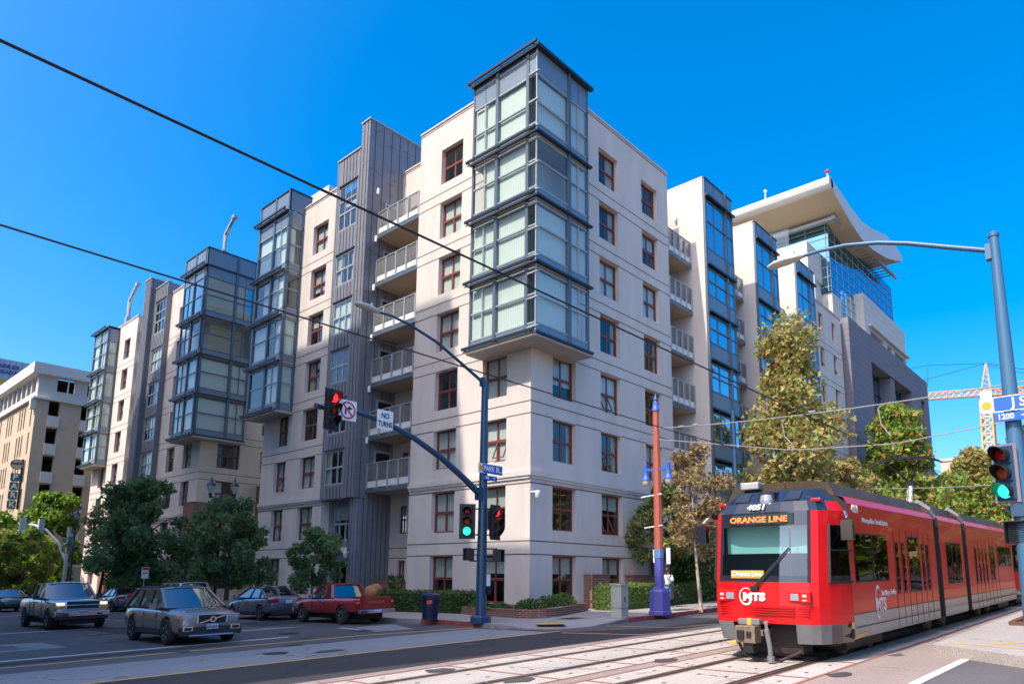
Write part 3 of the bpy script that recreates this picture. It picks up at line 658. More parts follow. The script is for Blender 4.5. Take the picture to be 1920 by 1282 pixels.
struct(b.build('rails', [RAIL, FLANGE], rec=False))
# crosswalk slab, paint
b = MB(); gbox(b, -14, 16.7, 14.1, 17.15, .004, 0); struct(b.build('crosswalk', XW, rec=False))
b = MB(); gbox(b, -14, 17.0, 11.05, 14.1, .0035, 0); gpoly(b, [(17.0, 11.05), (89, 11.05), (89, 12.0), (19.5, 12.0), (17.0, 13.6)], .0035, 0); struct(b.build('dark_asphalt_strip', DARKA, rec=False))
b = MB(); gline(b, (-14, 18.6), (13.0, 18.38), .2, .006, 0); gline(b, (13.0, 18.38), (16.9, 17.5), .2, .006, 0)
gline(b, (-14, 14.5), (17.2, 13.97), .17, .009, 0)
gline(b, (16.7, 13.5), (17.2, 11.15), .16, .009, 0); gline(b, (17.2, 11.15), (18.0, 10.7), .16, .014, 0); gline(b, (19.55, 13.9), (19.9, 11.6), .14, .009, 0); gline(b, (19.9, 11.6), (22.0, 11.15), .14, .0095, 0)
gline(b, (-14, 20.1), (11.5, 20.05), .28, .006, 1); gline(b, (12.0, 2.95), (15.7, 2.93), .16, .008, 1)
gline(b, (12.2, 24), (12.2, 78), .12, .006, 0); gline(b, (6.2, 31.4), (9.5, 31.3), .3, .006, 1); gline(b, (3, 50), (12, 49), .3, .006, 1)
gline(b, (14.4, 20.5), (14.6, 22.0), .2, .006, 1)
struct(b.build('road_markings', [YEL, WHL], rec=False))
b = MB(); gpoly(b, [(2.5, 22.9), (6.3, 22.7), (6.35, 25.4), (2.8, 26.5)], .005, 0); gpoly(b, [(3.2, 23.4), (5.4, 23.3), (5.5, 24.9), (3.4, 25.2)], .009, 1); gpoly(b, [(11.0, 24), (12.0, 23.6), (14.5, 23.9), (13.2, 24.6)], .005, 0)
gpoly(b, [(14.1, 19.2), (15.6, 19.1), (16.6, 21.5), (15.0, 21.7)], .005, 0)
struct(b.build('pavement_patch', [XW, ASPH], rec=False))
b = MB()
for x0, y0, x1, y1 in ((2, 19.0, 9.5, 19.6), (9, 26, 10.6, 31), (13.6, 25.5, 16.8, 28.5), (5, 34, 7, 46), (-6, 12.0, 3, 12.7), (6, 11.3, 13, 11.7)): gpoly(b, [(x0, y0), (x1, y0+.06), (x1-.05, y1), (x0+.1, y1+.04)], .0052)
struct(b.build('asphalt_patch', DARKA, rec=False))
rs_ = random.Random(3); b = MB()
for _ in range(46):
    x, y = rs_.choice([(rs_.uniform(2, 16), rs_.uniform(11.2, 34)), (rs_.uniform(6, 30), rs_.uniform(3.2, 10.4))]); r_ = rs_.uniform(.05, .32); n_ = 9
    gpoly(b, [(x+r_*rs_.uniform(.6, 1.2)*math.cos(6.283*k/n_)*1.6, y+r_*rs_.uniform(.6, 1.2)*math.sin(6.283*k/n_)) for k in range(n_)], .0135)
struct(b.build('oil_stain', mat('oil_stain', (.07, .06, .058), .5), rec=False))
b = MB()
for x, y, r_ in ((12.2, 21.3, .33), (8.8, 15.9, .3), (15.3, 12.6, .3), (4.6, 12.2, .33), (10.3, 30.5, .33)): gpoly(b, [(x+r_*math.cos(6.283*k/20), y+r_*math.sin(6.283*k/20)) for k in range(20)], .0145)
struct(b.build('manhole_cover', mat('cast_iron', (.05, .045, .045), .5, metal=.4), rec=False))
b = MB()
for _ in range(70):
    x, y = rs_.choice([(rs_.uniform(3, 17), rs_.uniform(11, 20)), (rs_.uniform(8, 30), rs_.uniform(3.5, 14.5)), (rs_.uniform(17.6, 20), rs_.uniform(17, 30))]); r_ = rs_.uniform(.015, .05)
    gpoly(b, [(x+r_*rs_.uniform(.5, 1.2)*math.cos(6.283*k/5), y+r_*rs_.uniform(.5, 1.2)*math.sin(6.283*k/5)) for k in range(5)], .165 if (x > 17.5 and y > 14.5) else .02)
lo = b.build('litter', [mat('litter_leaf', (.40, .30, .16), .8)], rec=False); tag(lo, 'scattered dry leaf bits on the road and sidewalk', 'litter', kind='stuff')
# kerb and sidewalks
KL = [(17.7, 82, 1), (17.6, 40, 1), (17.45, 24, 1), (17.4, 20.9, 1), (17.35, 19.2, 1), (17.05, 17.3, 1), (16.95, 16.2, .75), (17.1, 15.5, .3), (17.5, 14.8, .02), (18.2, 14.35, .02), (19.0, 14.1, .1), (20.0, 14.05, .55), (21.3, 14.2, 1), (24.3, 14.25, 1), (30, 14.6, 1), (40, 14.9, 1), (89, 15.0, 1)]
def inset(k, d):
    out = []
    for i, p in enumerate(k):
        a = Vector(k[max(i-1, 0)][:2]); c = Vector(k[min(i+1, len(k)-1)][:2]); t = (c-a).normalized(); n = Vector((-t.y, t.x)); out.append((p[0]+n.x*d, p[1]+n.y*d, p[2]))
    return out
K1 = inset(KL, .16); K2 = inset(KL, 1.5)
def kstrip(mb, a, b_, i, ha, hb, m):
    f = lambda p, h: (p[0], p[1], gz(p[0], p[1])+h(p))
    mb.poly([f(a[i], ha), f(a[i+1], ha), f(b_[i+1], hb), f(b_[i], hb)], m)
b = MB()
for i in range(len(KL)-1):
    red = 1 if i in (3, 4) or 12 <= i <= 15 else 0
    kstrip(b, KL, KL, i, lambda p: -.05, lambda p: .156*p[2]+.004, red); kstrip(b, KL, K1, i, lambda p: .156*p[2]+.004, lambda p: .156*p[2]+.004, red)
struct(b.build('kerb', [KERB, REDP], rec=False))
b = MB()
for i in range(len(KL)-1): kstrip(b, K1, K2, i, lambda p: .152*p[2]+.003, lambda p: .152+.0, 0)
b.poly([(p[0], p[1], gz(p[0], p[1])+.152) for p in K2[1:]]+[(89, 40, gz(89, 40)+.152), (60, 40, gz(60, 40)+.152), (60, 82, gz(60, 82)+.152), (K2[0][0], 82, gz(20, 82)+.152)])
# expansion joints
so_ = b.build('sidewalk', WALKC, rec=False); struct(so_)
b = MB()
for k in range(2, 26):
    y = 18+k*1.5; gline(b, (17.75, y), (21, y), .02, .158)
for k in range(0, 30):
    x = 22+k*1.5; gline(b, (x, 14.6), (x, 18.5), .02, .158)
gline(b, (19.3, 21), (19.3, 80), .02, .16); gline(b, (22.5, 16.1), (66, 16.8), .02, .16)
struct(b.build('sidewalk_joints', JOINT, rec=False))
b = MB(); gpoly(b, [(17.62, 15.3), (18.3, 14.6), (19.15, 15.55), (18.7, 16.4)], .125, 0); struct(b.build('tactile_ramp', YEL, rec=False))
b = MB(); gbox(b, 19.8, 20.9, 15.6, 16.4, .1545); gbox(b, 26.2, 27.7, 14.9, 15.7, .1545); struct(b.build('sidewalk_cover', DARKA, rec=False))
# median island at the right
b = MB(); mp_ = [(16.25, 3.6), (14.85, 1.9), (13.2, -.4), (89, -.4), (89, 3.85)]
b.poly([(x, y, gz(x, y)+.2) for x, y in mp_], 0)
for i in range(len(mp_)): p, q = mp_[i], mp_[(i+1) % len(mp_)]; b.poly([(p[0], p[1], gz(*p)-.05), (q[0], q[1], gz(*q)-.05), (q[0], q[1], gz(*q)+.2), (p[0], p[1], gz(*p)+.2)], 1)
struct(b.build('median_island', [WALKC, WALKC], rec=False))
b = MB(); gline(b, (16.75, 3.35), (15.9, 1.6), .16, .204, 0); gline(b, (16.9, 2.6), (17.6, 2.2), .2, .204, 0); struct(b.build('tactile_strip', YEL, rec=False))
b = MB(); gbox(b, 22.3, 60, -.4, 3.0, .208, 0); struct(b.build('island_planting_bed', mat('dry_soil', (.36, .22, .12), .95, var=.2, vscale=5), rec=False))
b = MB()
for p, q in (((22.2, 3.05), (60, 3.2)), ((22.2, 3.05), (22.2, -.4))):
    b.bar((p[0], p[1], gz(*p)+.24), (q[0], q[1], gz(*q)+.24), .12, .12)
tag(b.build('planting_bed_edging', mat('brown_timber', (.12, .05, .03), .8)), 'low dark brown edging round the dry bed on the median', 'edging')
# far pavement round the parking garage
b = MB(); b.poly([(x, y, gz(x, y)+.15) for x, y in [(16.8, 86), (16.8, 109), (60, 109), (60, 86)]]); b.poly([(16.8, 86, gz(16.8, 86)-.1), (60, 86, gz(60, 86)-.1), (60, 86, gz(60, 86)+.15), (16.8, 86, gz(16.8, 86)+.15)]); b.poly([(16.8, 86, gz(16.8, 86)-.1), (16.8, 109, gz(16.8, 109)-.1), (16.8, 109, gz(16.8, 109)+.15), (16.8, 86, gz(16.8, 86)+.15)])
struct(b.build('far_sidewalk', WALKC, rec=False))

# ------------------------------------------------------------------ parking garage
gar = thing('parking_garage', 'tan concrete parking garage with a white open top deck and vertical sign', 'parking garage', (18.9, 88, -1.5))
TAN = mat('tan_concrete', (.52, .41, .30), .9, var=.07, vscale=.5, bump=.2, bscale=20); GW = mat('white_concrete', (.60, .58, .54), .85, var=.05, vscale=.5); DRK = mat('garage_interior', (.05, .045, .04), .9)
gL, gR = Fac('L', 18.9), Fac('R', 88)
hr = []
for k in range(6):
    for u in (20.1, 23.2, 26.4, 29.6, 32.8): hr.append((u, u+1.0, 18.4-3.07*k, 20.12-3.07*k))
w = MB(); wallholes(w, gR, 18.9, 60, 2.2, 20.2, hr, .5, 0, 0)
hlx = []
for k in range(5):
    for u in (89.3, 92.0, 93.1, 94.2, 97.5, 98.6, 99.7, 103, 104.1, 105.2, 109, 110.2, 111.4, 115, 116.2, 117.4): hlx.append((u, u+.5, 17.2-3.07*k, 19.6-3.07*k))
wallholes(w, gL, 88, 140, 2.6, 20.2, hlx, .4, 0, 0)
w.build('wall', [TAN], gar, rec=False)
for h in hr: w = MB(); gR.b(w, h[0]-.04, h[1]+.04, .002, .16, h[2]-1.15, h[2], 0); gR.b(w, h[0]-.06, h[1]+.06, .002, .2, h[2]-1.24, h[2]-1.15, 1); w.build('opening_panel', [GW, TAN], gar)
w = MB(); wallholes(w, gR, 18.9, 60, 20.2, 22.75, [(20.65, 22.4, 21.2, 22.7), (23.6, 25.6, 21.2, 22.7), (27, 29, 21.2, 22.7), (30.4, 32.4, 21.2, 22.7)], .5)
wallholes(w, gL, 88, 140, 20.2, 22.75, [(88.9+i*2.1, 90.6+i*2.1, 21.0, 22.7) for i in range(24)], .4)
gR.b(w, 18.2, 60, -.3, .7, 22.75, 23.95); gL.b(w, 88.31, 140, -.3, .7, 22.75, 23.95); gR.b(w, 18.5, 60, .0, .35, 20.05, 20.25); gL.b(w, 88.01, 140, .0, .35, 20.05, 20.25)
gR.b(w, 21.5, 21.62, .5, .58, 20.3, 22.75); gL.b(w, 88.0, 88.6, .002, .5, 18.9, 20.04)
w.build('top_deck', [GW], gar, rec=False)
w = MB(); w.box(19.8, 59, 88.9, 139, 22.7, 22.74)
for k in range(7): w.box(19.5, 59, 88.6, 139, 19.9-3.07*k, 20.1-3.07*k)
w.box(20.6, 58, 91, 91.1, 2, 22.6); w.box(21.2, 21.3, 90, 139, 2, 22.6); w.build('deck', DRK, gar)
w = MB()
for y in (88.0, 92.6, 97.5, 102.4, 107.3): w.box(18.6, 19.9, y, y+1.1, -2.4, 2.15, 1)
w.box(18.3, 60, 87.6, 140, 2.16, 2.58, 0); w.build('brick_column', [GW, BRKO], gar)
g = MB(); g.box(19.4, 19.5, 88.6, 140, -2.4, 2.15, 0)
for y in range(89, 125, 1): g.box(19.35, 19.39, y, y+.06, -2.4, 2.15, 1)
g.box(20.2, 59, 88.4, 88.45, -2.4, 2.15, 0); g.build('shopfront', [GLT, BLACK], gar)
TEAL = mat('teal_sign', (.01, .14, .17), .5); PLQ = mat('pale_sign', (.45, .42, .32), .6); NAVY = mat('navy', (.03, .04, .09), .5)
bs = thing('blade_sign', 'teal vertical PARK sign with round plaque on the garage wall', 'sign', (18.3, 90, 10))
for i, ch in enumerate('PARK'):
    z = 11.6-i*.98; x = 18.26-i*.01
    b = MB(); b.box(x-.4, x+.4, 89.9, 90.0, z-.42, z+.42); b.box(x-.3, x+.3, 89.93, 89.97, z-.56, z-.42, 1); pn_ = b.build('sign_panel', [TEAL, WHT], bs)
    letter(ch, .85, (x+.02, 89.89, z), (1, 0, 0), (0, 0, 1), WHT, pn_, bold=.02)
b = MB(); cx, cz = 18.32, 13.0
b.prism([(cx+.62*math.cos(a), 89.9, cz+.56*math.sin(a)) for a in [2*math.pi*k/24 for k in range(24)]], (0, .1, 0), 1); b.prism([(cx+.55*math.cos(a), 89.88, cz+.49*math.sin(a)) for a in [2*math.pi*k/24 for k in range(24)]], (0, .02, 0), 0); rp_ = b.build('round_plaque', [PLQ, NAVY], bs)
letter('Padres', .42, (cx, 89.86, cz+.1), (1, 0, .1), (-.1, 0, 1), NAVY, rp_, bold=.015)
b = MB(); b.box(18.68, 18.9, 89.92, 89.98, 8.2, 13.6); b.build('bracket', NAVY, bs)
# roof sign
rs = thing('roof_sign', 'pale ribbed metal sign panel with raised dark lettering above the garage roof', 'sign', (17.5, 112, 23.8))
b = MB(); b.box(10, 22.8, 112, 112.3, 26.9, 29.7, 0)
for k in range(20): b.box(10.2+k*.65, 10.23+k*.65, 111.96, 112, 26.9, 29.7, 1)
b.box(9, 21.3, 112.02, 112.28, 22, 26.88, 2); b.box(19.5, 19.8, 112.4, 112.7, 22, 28, 0); b.build('panel', [mat('ribbed_metal', (.38, .42, .48), .5, metal=.4, var=.08), STEEL, mat('ochre_panel', (.55, .34, .04), .7)], rs)
BLUEL = mat('blue_sign_letter', (.05, .08, .30), .4)
for row, (word, xr, z) in enumerate((('PADRES', 21.75, 28.75), ('PARKADE', 21.6, 27.95))):
    for k, ch in enumerate(reversed(word)): letter(ch, .68, (xr-.25-k*.5, 111.9, z-.0), (1, 0, 0), (0, 0, 1), BLUEL, rs, bold=.025, depth=.05)

# ------------------------------------------------------------------ modern stone and glass building with the swept roof
STONE = brickmat('pale_stone', (.60, .56, .50), (.63, .59, .53), (.38, .36, .33), bw=2.2, bh=.75, ms=.018)
GSTONE = brickmat('grey_stone', (.175, .17, .20), (.20, .19, .22), (.09, .09, .10), bw=1.3, bh=.55, ms=.014)
WINGM = mat('roof_metal', (.62, .60, .56), .45, var=.03); WSOF = mat('wing_soffit', (.50, .40, .27), .8)
mod = thing('office_tower', 'pale stone and blue glass tower under a swept white roof wing', 'building', (72, 22, 1))
prof_t = [(66, 39.95), (68.6, 39.75), (72, 39.3), (75.2, 39.2), (79, 39.8), (84.4, 41.2), (88, 41.5), (91.2, 41.1)]
prof_b = [(91.6, 40.5), (88, 39.3), (84, 38.2), (79, 37.3), (75.2, 37.0), (72, 37.4), (68.2, 38.3), (66.1, 39.0)]
b = MB(); n_ = len(prof_t)
t3 = [(x, 20, z) for x, z in prof_t]; b3 = [(x, 20, z) for x, z in prof_b]; T = lambda p: (p[0], 46, p[2])
for i in range(n_-1):
    b.poly([t3[i], t3[i+1], b3[n_-2-i], b3[n_-1-i]], 0); b.poly([T(t3[i]), T(t3[i+1]), T(b3[n_-2-i]), T(b3[n_-1-i])], 0)
    b.poly([t3[i], t3[i+1], T(t3[i+1]), T(t3[i])], 0); b.poly([b3[i], b3[i+1], T(b3[i+1]), T(b3[i])], 1)
b.poly([t3[-1], b3[0], T(b3[0]), T(t3[-1])], 0)
b.tube([(66.0, 20, 39.5), (66.0, 46, 39.5)], .62, 14, 0); b.build('roof_wing', [WINGM, WSOF], mod, rec=False)
b = MB()
for yy, w_ in ((21.0, .25),): b.bar((69.2, yy, 37.6), (92, yy, 38.9-.2), .3, .35); b.bar((69.4, 21.0, 37.5), (69.4, 42, 37.5), .5, .3)
for k in range(12): b.bar((76+k*1.25, 20.6, 37.0+k*.12), (76.6+k*1.25, 22.5, 37.2+k*.13), .1, .12)
b.build('roof_truss', GALV, mod)
gf, gs_ = Fac('R', 22.0), Fac('L', 70.4)
GLT2 = glassmat('tower_glass', (.02, .05, .07), .45, gl=(.35, .72, .95))
b = MB(); g = MB()
# upper glass hall
g.box(70.4, 93.6, 22.0, 40, 30.4, 38.2); g2 = MB()
for k in range(7): gf.b(b, 70.35, 93.6, 0, .05, 30.9+k*1.05, 30.95+k*1.05); gs_.b(b, 22, 40, 0, .05, 30.9+k*1.05, 30.95+k*1.05)
for k in range(13): gf.b(b, 70.5+k*1.9, 70.56+k*1.9, 0, .03, 30.4, 38)
for k in range(9): gs_.b(b, 22.2+k*2, 22.26+k*2, 0, .03, 30.4, 38)
o = b.build('curtain_wall', GREYF, mod); g.build('glazing', GLT2, o)
b = MB(); b.box(70.6, 73.5, 22.0, 38, 0, 30.35); b.box(73.5, 93.8, 22.02, 40, 0, 31.4); b.build('stone_wall', STONE, mod)
b = MB(); g = MB(); g.box(73.6, 77.4, 21.9, 22.1, 18, 31.4)
for k in range(14): gf.b(b, 73.5, 77.5, .1, .18, 18+k*1.0, 18.05+k*1.0)
for u in (74.5, 76.0): gf.b(b, u, u+.07, .1, .15, 18, 31.4)
o = b.build('curtain_wall', WHT, mod); g.build('glazing', GLR, o)
b = MB(); F = Fac('R', 21.0)
hs = [(79.3, 84.2, 24.3, 28.4), (85.6, 87.5, 24.3, 28.4), (88.6, 93.2, 24.3, 28.4), (80.0, 84.4, 19.3, 22.2), (85.8, 87.4, 19.3, 22.2), (88.4, 93.2, 19.3, 22.2)]
wallholes(b, F, 77.5, 93.9, 15, 32.2, hs, .9); b.poly([(77.5, 21, 15), (77.5, 22.1, 15), (77.5, 22.1, 32.2), (77.5, 21, 32.2)]); b.poly([(77.5, 21, 32.2), (93.9, 21, 32.2), (93.9, 22.1, 32.2), (77.5, 22.1, 32.2)])
for z in (29.0, 23.0): F.b(b, 78.6, 94.1, 0.01, .35, z-.25, z, 0)
b.build('stone_frame', STONE, mod, rec=False)
b = MB(); g = MB()
for h in hs:
    F.q(g, h[0], h[1], -.85, h[2], h[3]); F.b(b, h[0], h[1], -.84, -.76, h[2]+1.0, h[2]+1.08)
    for k in range(1, int(h[1]-h[0])): F.b(b, h[0]+k*1.2, h[0]+k*1.2+.07, -.84, -.78, h[2], h[3])
o = b.build('window', STEELD, mod); g.build('pane', GLR, o, rec=False)
# stepped terraces on the left flank
b = MB(); b.box(66.5, 70.4, 22.8, 30, 31.3, 34.6); b.box(65.4, 70.6, 23.0, 28.5, 27.8, 29.4); b.box(67.5, 70.6, 22.4, 27, 25.4, 27.0); b.box(67.5, 68.1, 22.6, 23.2, 20, 31.3); b.box(68.5, 70.6, 23, 30, 0, 31.3)
b.build('terrace_block', STONE, mod)
b = MB(); b.box(66.7, 70.4, 23.3, 29.5, 29.4, 31.3); b.box(67.8, 70.4, 23.1, 28, 21, 25.4); b.build('glazing', GLT, mod)
b = MB(); b.poly([(66.2, 24.4, 34.6), (66.2, 31, 34.6), (66.2, 31, 36.3), (66.2, 24.4, 36.3)]); b.poly([(66.2, 24.4, 34.6), (69, 24.4, 34.6), (69, 24.4, 36.3), (66.2, 24.4, 36.3)]); b.build('glass_screen', GLB, mod, rec=False)
b = MB(); REDL = mat('red_beacon', (.5, .03, .03), .4); b.tube([(66.1, 20.3, 40), (66.1, 20.3, 40.6)], .07, 6, 0); b.ball((66.1, 20.3, 40.8), .22, 8, 1); b.tube([(66.1, 26.5, 40), (66.1, 26.5, 40.8)], .07, 6, 0); b.ball((66.1, 26.5, 41.1), .18, 8, 0); b.build('roof_beacon', [WHT, REDL], mod)

gb = thing('stone_building', 'dark grey stone building with deep window recesses next to the tower', 'building', (65, 19, 1))
F = Fac('R', 19.0); b = MB(); hs = [(71.3, 85.5, 8, 22.4), (90.2, 92.0, 10, 22.5)]
hs[0] = (71.3, 86.2, 8, 22.6)
wallholes(b, F, 64.95, 93.9, -1, 25.35, hs, 1.3); b.poly([(64.95, 19, -1), (64.95, 30, -1), (64.95, 30, 25.35), (64.95, 19, 25.35)]); b.poly([(93.9, 19, -1), (93.9, 30, -1), (93.9, 30, 25.35), (93.9, 19, 25.35)]); b.poly([(64.95, 19, 25.35), (93.9, 19, 25.35), (93.9, 30, 25.35), (64.95, 30, 25.35)])
F.b(b, 78.2, 79.6, -1.2, -.1, 8, 22.55); b.build('wall', GSTONE, gb, rec=False)
b = MB(); g = MB()
for h in hs:
    F.q(g, h[0], h[1], -1.2, h[2], h[3])
    for k in range(5): F.b(b, h[0], h[1], -1.18, -1.1, h[2]+2+k*2.6, h[2]+2.1+k*2.6)
    u = h[0]+1.2
    while u < h[1]: F.b(b, u, u+.09, -1.18, -1.12, h[2], h[3]); u += 1.7
o = b.build('window', STEELD, gb); g.build('pane', GLR, o, rec=False)

# ------------------------------------------------------------------ far buildings and crane at the right
fb = thing('distant_building', 'small peach building with an orange corner glimpsed between trees at right', 'building', (150, 27, 2))
b = MB(); b.box(150, 175, 22, 29.2, 0, 23.8, 0); b.box(149.8, 175, 21.8, 29.4, 23.8, 24.3, 0); b.box(149.6, 150.4, 26.6, 27.7, 0, 22.6, 1); b.box(149.7, 150, 27.8, 28.6, 14, 21, 2); b.build('wall', [mat('peach_wall', (.55, .42, .33), .9), mat('orange_trim', (.5, .15, .07), .8), PANEL], fb)
CRO = mat('orange_crane', (.62, .36, .16), .5); CRW = mat('pale_crane', (.6, .45, .35), .5)
cr = thing('tower_crane', 'orange lattice tower crane rising behind the trees', 'crane', (160, 23.4, 2))
def lattice(mb, p, q, w, n, rr=.09, m=0):
    p = Vector(p); q = Vector(q); d = (q-p).normalized(); a = d.cross(Vector((0, 0, 1)))
    if a.length < .1: a = Vector((0, 1, 0))
    a.normalize(); c = a.cross(d).normalized(); cs = [(a*sx+c*sy)*w/2 for sx, sy in ((-1, -1), (1, -1), (1, 1), (-1, 1))]
    for e in cs: mb.tube([p+e, q+e], rr, 4, m, False)
    for i in range(n):
        u = p+(q-p)*i/n; v = p+(q-p)*(i+1)/n
        for k in range(4): mb.tube([u+cs[k], v+cs[(k+1) % 4]], rr*.7, 3, m, False); mb.tube([v+cs[k], u+cs[(k+1) % 4]], rr*.55, 3, m, False); mb.tube([u+cs[k], u+cs[(k+1) % 4]], rr*.55, 3, m, False)
b = MB(); lattice(b, (160, 23.2, 0), (160, 22.4, 36.5), 1.9, 22, .17); b.build('mast', CRO, cr)
b = MB()
for s_ in (-1, 1): b.tube([(160, 22.4+s_*1.0, 37), (160, 21.9, 44)], .16, 5)
for k in range(6): b.tube([(160, 21.5-.0+k*.05, 37.5+k*1), (160, 23.3-k*.2, 38.2+k*1)], .09, 4)
b.build('apex', CRO, cr)
b = MB(); lattice(b, (160, 22.3, 38.2), (160, 62, 41.5), 1.3, 34, .13); b.build('jib', CRW, cr)
b = MB(); lattice(b, (160, 22.3, 38.0), (160, 6, 36.9), 1.2, 10, .13); b.box(159, 161, 5.5, 9, 34.5, 37); b.build('counter_jib', CRO, cr)
b = MB(); b.tube([(160, 21.9, 44), (160, 45, 41)], .05, 4); b.tube([(160, 21.9, 44), (160, 31.9, 45.6), (160, 40, 45.4), (160, 60, 42.2)], .05, 4); b.tube([(160, 31.9, 45.6), (160, 32.3, 41)], .06, 4); b.tube([(160, 21.9, 44), (160, 7, 38)], .07, 4); b.tube([(160, 21.9, 43.6), (160, 10, 38)], .05, 4); b.build('cables', BLACK, cr)
b = MB(); b.box(158.8, 160.6, 21.3, 23.2, 36.5, 38.2); b.build('cab', WHT, cr)

# ------------------------------------------------------------------ city block across the street behind the camera side (out of frame): it shades the street
ob = thing('street_building', 'tall beige building across the street to the left', 'building', (-20, 40, 0))
pr_ = [(22.0, -2), (22.0, 41.7), (26.5, 41.8), (27.0, 44), (28.4, 54.4), (44.5, 54.8), (44.5, 60.5), (63.4, 60.2), (66.5, 57.6), (70, 51.9), (71.2, 48.6), (72.4, 46.2), (73.6, -2)]
b = MB(); b.prism([(-8, y, z) for y, z in pr_], (-26, 0, 0))
for k in range(12):
    for j in range(17):
        y = 23+j*3.4; z = 3+k*3.3
        if y < 70: b.box(-8.05, -7.99, y, y+1.7, z, z+1.9, 1)
b.build('wall', [mat('beige_wall', (.45, .38, .30), .9), mat('dark_window', (.16, .15, .14), .3)], ob)
b = MB()
for y0, y1, z0, z1 in ((13.6, 14.1, -2, 41.6), (14.1, 15.0, -2, 26.5), (14.1, 15.0, 28.6, 41.6), (15.0, 16.9, -2, 41.6), (16.9, 18.1, -2, 14.5), (16.9, 18.1, 17.5, 19.5), (16.9, 18.1, 23.8, 41.6), (18.1, 20.1, -2, 41.6), (20.1, 20.9, -2, 14), (20.1, 20.9, 18, 41.6), (20.9, 21.98, -2, 41.6)): b.box(-12, -8, y0, y1, z0, z1)
b.build('slotted_shade_wing', mat('shade_wing_wall', (.42, .36, .3), .9), ob)  # out-of-view wing added, gaps cut to drop sun streaks on the road
ob3 = thing('street_building', 'mid height brown building farther along the left side of the street', 'building', (-15, 110, 0))
b = MB(); b.box(-30, -8, 80, 135, -3, 26, 0)
for k in range(7):
    for j in range(13): b.box(-8.0, -7.95, 82+j*4, 84.2+j*4, 2+k*3.4, 4+k*3.4, 1)
b.build('wall', [mat('brown_wall', (.36, .27, .2), .9), mat('dark_window3', (.03, .04, .05), .1)], ob3)
ob2 = thing('street_building', 'pale terrace of buildings across the tracks to the right', 'building', (60, -26, 0))
PW = mat('pale_wall', (.26, .19, .13), .9); b = MB(); x = 4; k = 0
hts = [9, 13, 11, 17, 14, 19, 15, 21, 18, 22, 17, 20]
while x < 300:
    w_ = 20; h_ = hts[k % 12]; b.box(x, x+w_-.4, -46, -24-(k % 3)*1.5, -2, h_, k % 2)
    for j in range(5):
        for q in range(int(h_//3.4)): b.box(x+1.5+j*3.6, x+3.2+j*3.6, -24-(k % 3)*1.5, -23.9-(k % 3)*1.5, 1.2+q*3.4, 3.2+q*3.4, 2)
    x += w_; k += 1
b.build('wall', [PW, mat('brick_red_wall', (.26, .07, .04), .9), mat('dark_window2', (.05, .05, .06), .2)], ob2)
# ------------------------------------------------------------------ street furniture
BLUEP = mat('dark_blue_paint', (.015, .06, .13), .35, metal=.1, coat=.3); BLUE2 = mat('grey_blue_paint', (.05, .14, .25), .4)
PURP = mat('purple_blue_paint', (.09, .09, .36), .5, var=.12, vscale=4); LBLUE = mat('light_blue_paint', (.11, .22, .42), .5); TERRA = mat('terracotta_paint', (.42, .10, .055), .55, var=.1, vscale=5); BRB = mat('bright_blue_paint', (.05, .13, .50), .4)
SIGB = mat('sign_blue', (.01, .10, .48), .4); SIGW = mat('sign_white', (.78, .78, .78), .4); SIGR = mat('sign_red', (.62, .03, .06), .4); ORA = mat('orange_disc', (.75, .33, .02), .5)
LENSG = mat('green_light', (.0, .5, .25), .3, emit=(.02, .95, .5), estr=1.1); LENSR = mat('red_light', (.6, .01, .01), .3, emit=(1, .02, .03), estr=1.2)
LENSRD = mat('red_lens_off', (.22, .008, .01), .25); LENSAD = mat('amber_lens_off', (.30, .055, .01), .25); LENSGD = mat('dark_lens_off', (.02, .03, .03), .2)
LGLASS = mat('lamp_globe', (.55, .50, .38), .25, coat=.5); LAMPH = mat('lamp_head', (.50, .50, .47), .5)
SIGG = mat('grey_backplate', (.21, .19, .22), .5); SIGK = mat('black_backplate', (.02, .018, .02), .5)
def orient(pos, n):
    n = Vector(n).normalized(); r = Vector((0, 0, 1)).cross(n).normalized(); u = n.cross(r)
    return Matrix(((r.x, u.x, n.x, pos[0]), (r.y, u.y, n.y, pos[1]), (r.z, u.z, n.z, pos[2]), (0, 0, 0, 1)))
def xf(mb, M): mb.v = [tuple(M @ Vector(v)) for v in mb.v]
